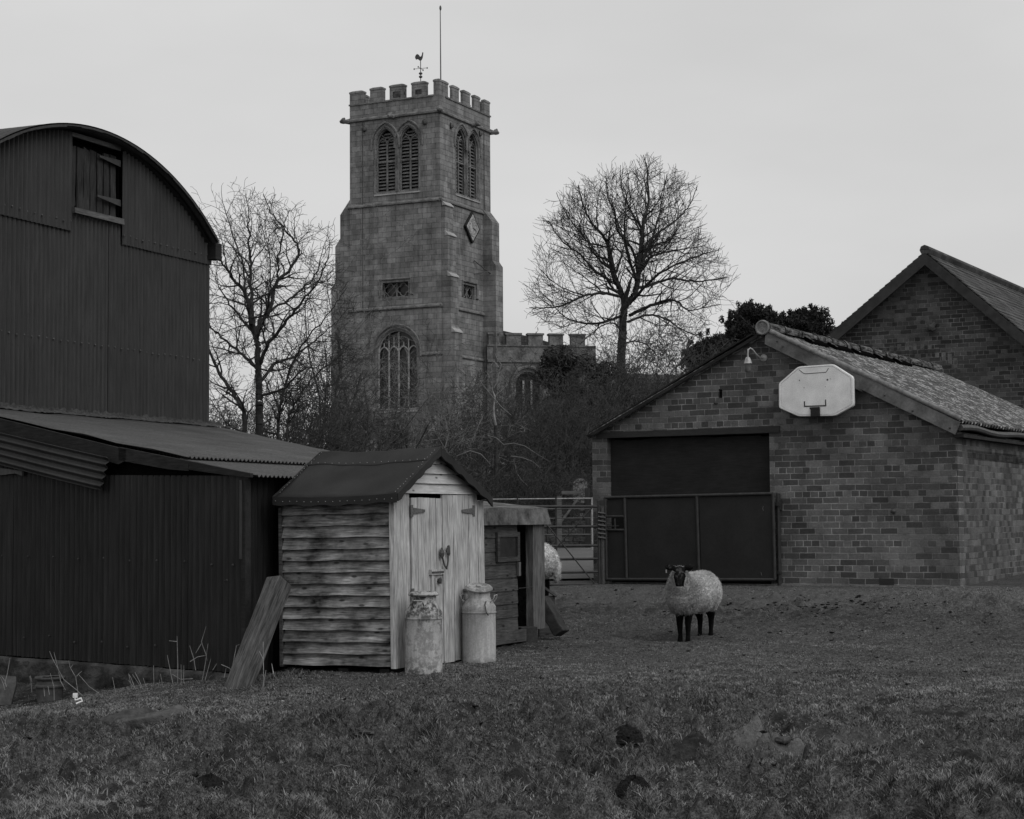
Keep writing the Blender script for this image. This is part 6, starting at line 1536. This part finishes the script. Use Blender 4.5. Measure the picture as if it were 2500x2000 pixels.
def grow(out, p, d, L, r, lev, R, wander=.16, up=.06, kids=(5, 5, 4), ratio=.5, seg=None, spread=.8, rmin=.004):
    n = max(3, int(L/(seg or .35))); st = L/n; d = np.array(d, float); p = np.array(p, float)
    nk = kids[-lev] if lev > 0 and lev <= len(kids) else 0
    ks_ = sorted(R.uniform(.2, .98, nk)) if nk else []
    ki = 0
    for i in range(n):
        d = d+R.normal(0, wander, 3)+np.array([0, 0, up]); d /= np.linalg.norm(d)
        r1 = max(r*(1-.8*(i+1)/n), rmin); r0_ = max(r*(1-.8*i/n), rmin); q = p+d*st; out.append((p, q, r0_, r1))
        while ki < len(ks_) and ks_[ki] <= (i+1)/n:
            v = R.normal(0, 1, 3); v -= d*v.dot(d); v /= np.linalg.norm(v); cd = d*(1-spread*.45)+v*spread; cd /= np.linalg.norm(cd)
            grow(out, q, cd, L*ratio*R.uniform(.6, 1.25)*(1-.35*ks_[ki]), max(r1*.62, rmin), lev-1, R, wander*1.1, up, kids, ratio, seg and seg*.75, spread, rmin); ki += 1
        p = q
def colonize(attr, nodes, par, step, di, dk, iters, R, trop=(0, 0, .0)):
    nodes = [np.array(n, float) for n in nodes]; par = list(par); A = attr.copy(); N = np.array(nodes)
    best = np.full(len(A), 1e9); bi = np.zeros(len(A), int)
    def upd(start):
        nn = N[start:]; 
        for c in range(0, len(nn), 400):
            D = np.linalg.norm(A[:, None]-nn[None, c:c+400], axis=2); j = D.argmin(1); m = D[np.arange(len(A)), j]; u = m < best; best[u] = m[u]; bi[u] = j[u]+start+c
    upd(0)
    for it in range(iters):
        act = best < di
        if not act.any(): break
        dirs = {}
        for ai in np.nonzero(act)[0]:
            v = A[ai]-N[bi[ai]]; v /= (np.linalg.norm(v)+1e-9); dirs.setdefault(bi[ai], []).append(v)
        new = []; 
        for k, vs in dirs.items():
            v = np.sum(vs, 0)+R.normal(0, .25, 3)+np.array(trop); nv = np.linalg.norm(v)
            if nv < .05: continue
            new.append(N[k]+v/nv*step); par.append(k)
        if not new: break
        s = len(N); N = np.vstack([N, new]); upd(s)
        keep = best > dk
        if keep.sum() == 0: break
        A = A[keep]; best = best[keep]; bi = bi[keep]
    return N, par
def tree_segs(N, par, rtip, p=2.3, rmax=None):
    n = len(N); w = np.zeros(n); kids = np.zeros(n, int)
    for i in range(n):
        if par[i] >= 0: kids[par[i]] += 1
    w[kids == 0] = rtip**p
    for i in range(n-1, 0, -1):
        if par[i] >= 0: w[par[i]] += w[i]
    r = w**(1/p); 
    if rmax: r = np.minimum(r, rmax)
    segs = [(N[par[i]], N[i], r[par[i]] if r[par[i]] < r[i]*1.5 else r[i]*1.2, r[i]) for i in range(1, n) if par[i] >= 0]
    return segs, r, kids
def smooth_tree(N, par, it):
    N = N.copy(); par = np.array(par); n = len(N); ok = par >= 0
    for _ in range(it):
        S = np.zeros_like(N); c = np.zeros(n); idx = np.nonzero(ok)[0]; np.add.at(S, par[idx], N[idx]); np.add.at(c, par[idx], 1)
        M = N.copy(); k = ok & (c > 0); M[k] = .5*N[k]+.25*N[par[k]]+.25*S[k]/c[k][:, None]; N = M
    return N
def plant(name, label, cat, segs_big, segs_small, origin, mats=(None, None), group=None, leaves=None):
    t = thing(name, label, cat, loc=tuple(origin), group=group); O = np.array(origin)
    if segs_big:
        V, F = prisms(segs_big, 7); np_mesh('trunk', V-O, F, mats[0] or mat_bark, t, smooth=True)
    if segs_small:
        V, F = prisms(segs_small, 3); np_mesh('crown', V-O, F, mats[1] or mat_twig, t)
    if leaves is not None:
        V, F = leaves; np_mesh('foliage', V-O, F, mats[2], t)
    return t
# ---- ash tree
R = np.random.default_rng(5); YA = 80.0
A4 = lambda x, y, dz=0: np.array(at(1200+x/2.464, 360+y/2.464, YA+dz))
gA_ = tz(at(1518,1200,YA).x, YA)
b0 = A4(785,1420); b0[2] = gA_
def env_fn(prof, dmul, ori):
    ys = [q[0] for q in prof]
    def inside(p):
        v = p-np.array(CAM); y = v[1]; fwd = v.dot(np.array(cF)); px = 1250+FPX*v.dot(np.array(cR))/fwd; py = 1000-FPX*v.dot(np.array(cU))/fwd
        cx_ = (px-ori[0])*ori[2]; cy_ = (py-ori[1])*ori[2]
        if cy_ < ys[0] or cy_ > ys[-1]+60: return False
        w_ = 22*math.sin(cy_*.031)+18*math.sin(cy_*.083+1); x0 = np.interp(cy_, ys, [q[1] for q in prof])-w_; x1 = np.interp(cy_, ys, [q[2] for q in prof])+w_
        return x0 < cx_ < x1
    return inside
def fan(out, p, d, L, r, lev, R, P, inside):
    """a tapering branch that leaves its parent sideways and then bends up towards the light"""
    st = P['seg'][lev]; n = max(2, int(L/st)); d = d/np.linalg.norm(d); acc = R.uniform(0, P['gap'][lev]); side = R.choice([-1, 1])
    for i in range(n):
        t = i/n; d = d+R.normal(0, P['wob'][lev], 3)+np.array([0, 0, P['up'][lev]*(1-.6*max(d[2], 0))]); d /= np.linalg.norm(d); q = p+d*st
        if not inside(q) and R.random() < P['prune'] and lev < 3: return
        r0_ = max(r*(1-t)**.8, P['rmin']); r1 = max(r*(1-(i+1)/n)**.8, P['rmin']); out.append((p, q, r0_, r1)); acc += st
        if lev < 3 and acc > P['gap'][lev] and t > .08:
            acc = R.uniform(-.25, .25)*P['gap'][lev]; side = -side
            v = np.cross(d, R.normal(0, 1, 3)); v /= np.linalg.norm(v)+1e-9; ang = R.uniform(.5, 1.0); cd = d*math.cos(ang)+v*math.sin(ang)
            fan(out, q, cd, P['len'][lev+1]*R.uniform(.5, 1.25)*(1-.45*t), min(r1*.7, P['r'][lev+1])*R.uniform(.8, 1.1), lev+1, R, P, inside)
        p = q
def spline(pts, m=6):
    out = []; n = len(pts)
    for i in range(n-1):
        p0 = pts[max(i-1, 0)]; p1 = pts[i]; p2 = pts[i+1]; p3 = pts[min(i+2, n-1)]
        for k in range(m):
            t = k/m; out.append(.5*((2*p1)+(-p0+p2)*t+(2*p0-5*p1+4*p2-p3)*t*t+(-p0+3*p1-3*p2+p3)*t**3))
    return out+[pts[-1]]
def limb(out, pts, r0_, r1, R, P, inside, kids=True):
    c = spline(pts); n = len(c); L = 0; acc = 0
    for i in range(n-1):
        t = i/(n-1); a = r0_*(1-t)+r1*t; b = r0_*(1-(i+1)/(n-1))+r1*(i+1)/(n-1); pj = c[i+1]+R.normal(0, .012, 3); c[i+1] = pj; out.append((c[i], pj, a, b)); d = pj-c[i]; sl = np.linalg.norm(d); acc += sl
        if kids and acc > P['gap'][0] and t > .10:
            acc = 0; d = d/sl
            for _ in range(1 if R.random() < .6 else 2):
                v = np.cross(d, R.normal(0, 1, 3)); v /= np.linalg.norm(v)+1e-9; ang = R.uniform(.55, 1.15); fan(out, pj, d*math.cos(ang)+v*math.sin(ang), P['len'][1]*R.uniform(.6, 1.2)*(1-.4*t), min(b*.6, P['r'][1]), 1, R, P, inside)
    d = c[-1]-c[-3]; fan(out, c[-1], d/np.linalg.norm(d), P['len'][1]*.6, r1, 1, R, P, inside)
PA = dict(seg=[.3, .26, .2, .16], gap=[.28, .215, .15, 9], wob=[.08, .11, .13, .14], up=[.03, .055, .09, .13], len=[0, 2.7, 1.4, .75], r=[.2, .058, .027, .0145], rmin=.0075, prune=.75)
prof_ = [(70, 900, 960), (120, 860, 1010), (200, 560, 1200), (300, 430, 1240), (400, 370, 1245), (500, 310, 1290), (600, 280, 1320), (700, 270, 1380), (800, 240, 1450), (900, 240, 1400), (960, 200, 1390), (1020, 300, 1340), (1080, 360, 1300), (1150, 500, 1240), (1230, 560, 1180)]
ins = env_fn(prof_, 1, (1200, 360, 2.464)); out = []
limb(out, [b0, A4(782,1450), A4(780,1300), A4(785,1180), A4(790,1060), A4(800,960)], .24, .165, R, PA, ins, False)
LM = [
 ([(800,960,0),(850,900,0),(868,850,0),(885,760,0),(895,640,0),(905,540,0),(915,430,0),(945,330,.3),(940,220,.5),(935,110,.5)],.13,.02),
 ([(800,960,0),(788,900,0),(760,830,0),(735,760,0),(715,680,-.3),(700,590,-.5),(660,520,-.8),(600,450,-1),(560,370,-1),(520,230,-1)],.11,.018),
 ([(760,830,0),(700,790,.4),(620,740,.8),(530,640,1.4),(420,560,1.8),(340,440,2)],.06,.015),
 ([(785,900,0),(690,880,-.8),(560,890,-1.6),(430,950,-2),(330,965,-2),(230,965,-2)],.06,.014),
 ([(790,1010,0),(700,1045,.8),(600,1060,1.5),(520,1050,2),(430,1010,2),(330,900,2)],.055,.014),
 ([(868,850,0),(950,830,.6),(1080,790,1.4),(1200,805,2),(1300,800,2.2),(1420,780,2)],.06,.014),
 ([(830,1010,0),(960,950,-1),(1060,920,-1.8),(1120,930,-2.2),(1190,980,-2.5),(1340,950,-2.5)],.065,.014),
 ([(820,1050,0),(930,1010,1),(1040,1025,2),(1120,1080,2.5),(1200,1120,2.8)],.05,.014),
 ([(888,740,0),(960,660,-.8),(1060,630,-1.5),(1160,610,-2),(1290,590,-2)],.05,.014),
 ([(895,640,0),(950,560,.8),(1050,480,1.5),(1130,420,2),(1200,330,2),(1235,240,2)],.05,.013),
 ([(880,760,0),(850,620,-.8),(760,500,-1.5),(740,380,-2),(700,300,-2),(690,180,-2)],.055,.013),
 ([(870,800,0),(820,640,-2),(800,450,-3),(820,250,-3)],.06,.014),([(880,760,0),(960,560,2.2),(1010,400,3.2),(1040,240,3)],.06,.014),
 ([(800,950,0),(760,800,2.5),(640,640,3.6),(500,480,3.5)],.06,.014),([(850,920,0),(980,780,-2.5),(1120,700,-3.6),(1260,650,-3.5)],.06,.014),
 ([(905,540,0),(850,400,.6),(790,280,.8),(775,140,.8)],.035,.012),([(915,430,0),(1000,330,-.5),(1050,200,-.8)],.03,.012),
 ([(785,1110,0),(740,1060,-.6),(670,1070,-1.2),(590,1130,-1.6),(530,1190,-1.8)],.035,.012),([(800,1180,0),(860,1165,.8),(920,1180,1.3),(985,1230,1.6)],.035,.012),
 ([(715,680,-.3),(620,640,-.8),(560,540,-1.2),(470,430,-1.4),(400,300,-1.2)],.04,.012),([(560,890,-1.6),(460,860,-2.2),(360,800,-2.5),(290,730,-2.4)],.03,.011)]
for pts, r0_, r1 in LM: limb(out, [A4(*p) for p in pts], r0_*1.25, r1*1.4, R, PA, ins)
big = [s for s in out if s[2] > .034]; sm = [s for s in out if s[2] <= .034]; print('ash', len(big), len(sm))
plant('ash_tree', 'tall bare spreading tree standing alone right of the church tower', 'tree', big, sm, b0, (mat_bark, mat_treetwig))
# ---- left tree (several stems)
R = np.random.default_rng(9); YT = 34.0
T1 = lambda x, y, dz=0: np.array(at(x/2.029, 250+y/2.029, YT+dz)); gT = tz(at(632,1000,YT).x, YT)
def base_(p): q = p.copy(); q[2] = gT-.1; return q
PT = dict(seg=[.12, .11, .09, .07], gap=[.13, .10, .08, 9], wob=[.10, .17, .22, .24], up=[.02, .02, .03, .04], len=[0, 1.2, .62, .30], r=[.1, .021, .0105, .006], rmin=.0034, prune=.7)
prof_ = [(430, 1000, 1250), (560, 980, 1560), (650, 980, 1640), (760, 970, 1690), (900, 960, 1720), (1050, 950, 1740), (1200, 950, 1760), (1350, 960, 1760), (1500, 1000, 1720), (1600, 1050, 1700)]
ins = env_fn(prof_, 1, (0, 250, 2.029)); out = []
ty = T1(1285,1600)
limb(out, [base_(ty), ty, T1(1285,1450), T1(1280,1300), T1(1272,1180)], .085, .055, R, PT, ins, False)
LT = [([(1272,1180,0),(1250,1090,-.1),(1215,950,-.3),(1150,860,-.5),(1090,790,-.7),(1040,700,-.7)],.045,.007),([(1272,1160,0),(1290,1080,.1),(1330,1040,.2),(1370,900,.4),(1440,820,.5),(1480,720,.6),(1400,620,.6),(1325,515,.6)],.045,.007),
 ([(1255,1100,0),(1245,950,.2),(1240,800,.3),(1235,660,.3),(1232,520,.3)],.035,.006),([(1285,1300,0),(1340,1190,-.3),(1420,1080,-.6),(1500,980,-.8),(1580,880,-.9),(1630,760,-.9)],.035,.007),
 ([(1285,1330,0),(1200,1250,.3),(1120,1180,.6),(1060,1130,.8),(990,1060,.9)],.03,.006),([(1280,1400,0),(1360,1300,.4),(1450,1260,.8),(1560,1180,1),(1650,1100,1.1)],.03,.006),
 ([(1370,900,.4),(1380,780,.2),(1400,650,0),(1420,560,0)],.018,.005),([(1215,950,-.3),(1200,800,-.2),(1150,640,-.2),(1105,500,-.1)],.02,.005),([(1330,1040,.2),(1450,960,.4),(1560,860,.6),(1600,720,.7)],.022,.005),
 ([(1285,1450,0),(1400,1420,-.4),(1500,1330,-.7),(1620,1300,-.9)],.025,.006),([(1265,1150,0),(1180,1050,1),(1100,950,1.2),(1060,850,1.2)],.025,.005),([(1270,1180,0),(1330,1000,-1),(1340,850,-1.2),(1320,680,-1.2)],.025,.005)]
for pts, r0_, r1 in LT: limb(out, [T1(*p) for p in pts], r0_*1.15, r1*1.4, R, PT, ins)
for pts, r0_, r1 in ([[(1215,1640,0),(1190,1500,0),(1110,1380,.2),(1045,1250,.3),(980,1130,.4),(950,950,.4)],.055,.01],[[(1380,1640,.5),(1390,1500,.5),(1430,1350,.5),(1500,1200,.4),(1600,1080,.3),(1690,960,.2)],.035,.008],[[(1420,1640,-.4),(1470,1480,-.5),(1560,1360,-.5),(1680,1260,-.5)],.03,.007]):
    q = [T1(*p) for p in pts]; limb(out, [base_(q[0])]+q, r0_, r1, R, PT, ins)
big = [s for s in out if s[2] > .013]; sm = [s for s in out if s[2] <= .013]; print('left tree', len(big), len(sm))
plant('bare_tree', 'leafless many-stemmed tree between the curved barn and the church tower', 'tree', big, sm, tuple(base_(ty)), (mat_bark, mat_treetwig))
# ---- thicket shrubs
SH = [ # px, Y, top py, spread px, stems, label
 (640,36,1030,110,16,'low tangled bush right behind the lean-to roof corner'),
 (690,38,930,110,20,'twiggy shrub at the foot of the leafless tree'),
 (712,37,960,110,20,'dense tangle of bare stems below the left corner of the tower'),
 (770,41,950,90,12,'dense bare bush covering the lower left corner of the tower'),
 (745,40,850,110,26,'tangled bare shrub against the left side of the tower'),
 (805,43,700,110,8,'tallest thin shrub in front of the left edge of the great window'),
 (850,44,1030,90,5,'sparse bare bush left of the church door'),
 (925,47,1085,80,4,'low bare bush in front of the church door'),
 (1000,44,940,80,9,'bare shrub behind the garden shed roof'),
 (1050,42,880,80,9,'upright bare shrub directly above the shed roof peak'),
 (1110,48,1010,90,14,'bare bush to the right of the shed roof peak'),
 (1165,44,1010,100,22,'dense bramble-like bush over the hen hut'),
 (1225,46,970,110,20,'dense bush left of the pale dead trunk'),
 (1290,50,965,120,22,'dense bush in front of the nave window'),
 (1350,47,940,120,30,'dark dense bush behind the headstone'),
 (1400,54,860,120,28,'tall dense bush left of the bare spreading tree'),
 (1455,52,900,120,28,'dense bush beside the barn roof eave'),
 (1475,60,810,80,14,'tall thin shrub at the end of the nave battlements'),
 (1530,58,860,130,26,'bush at the foot of the tall bare tree'),
 (1600,60,855,120,24,'bare bush above the left slope of the barn roof'),
 (1665,60,845,110,20,'bare bush between the tall tree and the yew'),
 (1735,57,800,110,12,'wispy bare shrub in front of the left yew'),
 (1110,41,1130,150,24,'low dense bush behind the right shed roof slope'),
 (1280,41,1110,170,30,'low dense bush behind the field gate'),
 (1400,43,1130,120,24,'low dark bush close to the barn corner'),
 (540,70,985,100,12,'distant pale twiggy shrub beside the curved barn'),
 (600,72,1000,100,12,'distant pale twiggy shrub behind the leafless tree'),
]
for k, (px, Y, py, sp_, st, lab) in enumerate(SH):
    R = np.random.default_rng(100+k); b = at(px, 1200, Y); gz = tz(b.x, Y); H = at(px, py, Y).z-gz; sw = sp_/FPX*Y*.5; out = []
    for i in range(st):
        x = b.x+R.uniform(-sw, sw)*.8; y = Y+R.uniform(-1, 1)*min(sw, 1.8); ln = R.normal(0, .28, 2)
        d = np.array([ln[0]+(x-b.x)/sw*.22, ln[1], 1.0]); d /= np.linalg.norm(d)
        grow(out, (x, y, gz-.1), d, H*R.uniform(.6, 1.08), H*.006+.004, 3, R, .13, .03, (7, 6, 5), .45, H*.075, .85, .0042 if Y < 50 else .006)
    big = [s for s in out if s[2] > .016]; sm = [s for s in out if s[2] <= .016]
    pale = k in (5, 9, 25, 26)
    plant('bare_shrub', lab, 'shrub', big, sm, (b.x, Y, gz), (mat_bark, mat_twigpale if pale else mat_twig), 'bare shrubs and bushes of the churchyard edge')
# pale dead trunk
R = np.random.default_rng(3); D5 = lambda x, y, dz=0: np.array(at(780+x/2.994, 780+y/2.994, 41.0+dz))
out = []; pts = [D5(1300,1250), D5(1288,775), D5(1275,700), D5(1272,640), D5(1283,570), D5(1262,512)]; pts[0][2] = tz(pts[0][0], 41)-.1; rs_ = [.06, .05, .045, .04, .035, .02]
lowseg = [(pts[0], pts[1], .05, .042)]
for i in range(1, 5): out.append((pts[i], pts[i+1], rs_[i]*.6, rs_[i+1]*.6))
sm = []
for pl_ in ([D5(1275,500), D5(1300,455), D5(1310,400), D5(1335,375), D5(1350,340)], [D5(1310,400), D5(1330,330), D5(1300,290), D5(1283,250)], [D5(1283,560), D5(1330,520), D5(1380,470)], [D5(1310,350), D5(1275,305), D5(1252,340), D5(1262,390)]):
    for i in range(len(pl_)-1): sm.append((pl_[i], pl_[i+1], .011-.002*i, .009-.002*i))
dt = plant('dead_tree', 'slender pale dead trunk with a broken top amid the dark bushes', 'tree', out, sm, pts[0], (mat_birch, mat_birch)); V, F = prisms(lowseg, 7); np_mesh('trunk', V-pts[0], F, mat_bark, dt, smooth=True)
# arching pale bramble canes
out = []; canes = []
for c_ in ([(1230,850),(1290,865),(1345,915),(1420,905),(1500,925),(1600,990),(1680,1040)], [(1400,1000),(1480,1010),(1560,1040),(1610,1085)], [(1430,1060),(1440,1120),(1480,1180),(1525,1220)], [(1000,1000),(1100,960),(1180,985),(1250,1060)], [(1130,400),(1260,560),(1330,640),(1400,700)], [(470,560),(560,620),(640,700),(690,840)]):
    pp = [D5(x, y, -.6) for x, y in c_]
    canes.append([(pp[i], pp[i+1], .011-.001*i, .010-.001*i) for i in range(len(pp)-1)]); out += canes[-1]
t = thing('bramble', 'thin pale arching canes draped over the dark bushes', 'bramble', loc=tuple(out[0][0])); t0_ = np.array(out[0][0])
for c_ in canes:
    V, F = prisms(c_, 4); np_mesh('cane', V-t0_, F, mat_twigpale, t)
# ---- evergreen crowns
def leafcloud(centers, n, size, R, elong=1.0, droop=0.0):
    """small leaf-sized faces through several clumps: centers list of (c, (rx,ry,rz))"""
    vol = np.array([c[1][0]*c[1][1]*c[1][2] for c in centers]); pk_ = vol**.8/np.sum(vol**.8); idx = R.choice(len(centers), n, p=pk_)
    C = np.array([c[0] for c in centers])[idx]; Rr_ = np.array([c[1] for c in centers])[idx]; d = R.normal(0, 1, (n, 3)); d /= np.linalg.norm(d, axis=1)[:, None]; q = R.random(n)**.42
    P = C+d*Rr_*q[:, None]
    m = R.normal(0, 1, (n, 3)); m[:, 2] += droop; m /= np.linalg.norm(m, axis=1)[:, None]; s = np.cross(m, R.normal(0, 1, (n, 3))); s /= np.linalg.norm(s, axis=1)[:, None]; L = size*R.uniform(.6, 1.4, (n, 1))
    V = np.empty((n, 4, 3)); V[:, 0] = P-m*L*elong; V[:, 1] = P-s*L*.45; V[:, 2] = P+m*L*elong; V[:, 3] = P+s*L*.45
    return V.reshape(-1, 3), np.arange(n*4).reshape(-1, 4)
def yew(px0, px1, pytop, pybot, Y, seed, label, nb=34, n=26000):
    nb = int(nb*2.2)
    R = np.random.default_rng(seed); cx_ = (px0+px1)/2; b = at(cx_, 1200, Y); gz = tz(b.x, Y); cs_ = []; segs = []
    for k in range(nb):
        a = R.uniform(0, math.pi); q = R.uniform(.35, .93); x = cx_+math.cos(a)*(px1-px0)/2*q; y = pybot-(pybot-pytop)*math.sin(a)*q
        p_ = np.array(at(x, y+12, Y+R.uniform(-2.5, 2.5))); r = R.uniform(.25, .55); cs_.append((p_, (r*1.3, r*1.3, r*.8)))
        mid = np.array([b.x, Y, gz+(p_[2]-gz)*.45]); segs.append((mid, p_, .10, .03))
        # spiky sprays poking out
        for j in range(3):
            dd = R.normal(0, 1, 3); dd[2] = abs(dd[2])*.6; dd /= np.linalg.norm(dd); e = p_+dd*r*1.6; cs_.append((e, (.13, .13, .16)))
    segs.append((np.array([b.x, Y, gz-.1]), np.array([b.x, Y, gz+(np.array(at(cx_, pytop, Y))[2]-gz)*.5]), .4, .25))
    plant('yew_tree', label, 'tree', segs, None, (b.x, Y, gz), (mat_bark, None, mat_leafdark), 'dark yews beyond the barn', leafcloud(cs_, int(n*1.7), .062, R, 1.3, .5))
yew(1745,1935,737,905,72,1,'dark rounded yew crown just left, rising behind the barn ridge disc',40,42000)
yew(1890,2070,742,900,80,2,'dark yew crown to the right, meeting the slope of the brick house',34,36000)
yew(1690,1790,815,930,70,4,'smallest dark evergreen, low at the left of the yew pair',16,14000)
R = np.random.default_rng(77)
# ivy-clad evergreen mass by the nave, smaller leaves showing
for (px, py, Y, r, n_, lab) in ((1385,868,55,1.1,9000,'leafy evergreen bush over the nave parapet'), (1425,960,56,1.3,8000,'leafy evergreen bush left of the tall bare tree trunk'), (1990,850,64,1.4,3000,'thin leafy shrub showing over the barn ridge'), (1480,900,58,1.0,5000,'ivy clump against the trunk of the tall bare tree')):
    b = at(px, 1200, Y); gz = tz(b.x, Y); cs_ = []; sg_ = []
    for k in range(16):
        p_ = np.array(at(px+R.normal(0, r*24), py+abs(R.normal(0, 50)), Y+R.uniform(-1, 1))); cs_.append((p_, (r*.38, r*.38, r*.34))); sg_.append((np.array([b.x, Y, gz-.1]), p_, .05, .015))
    plant('evergreen_bush', lab, 'shrub', sg_, None, (b.x, Y, gz), (mat_bark, None, mat_leafmid), 'evergreen bushes of the churchyard', leafcloud(cs_, n_, .055, R))
# sapling twigs behind road etc.: rough ground cover under the thicket
R = np.random.default_rng(55); out = []
for k in range(900):
    px = R.uniform(1050, 1480); Y = R.uniform(40, 44); b = at(px, 1250, Y); z = tz(b.x, Y); d = R.normal(0, .5, 3); d[2] = 1; d /= np.linalg.norm(d); grow(out, (b.x, Y, z), d, R.uniform(.3, 1.0), .008, 1, R, .2, .02, (4,), .5, .14, .9, .004)
V, F = prisms(out, 3); o = np_mesh('undergrowth', V, F, mat_twig); tag(o, 'dark twiggy undergrowth below the churchyard bushes', 'undergrowth', kind='stuff')
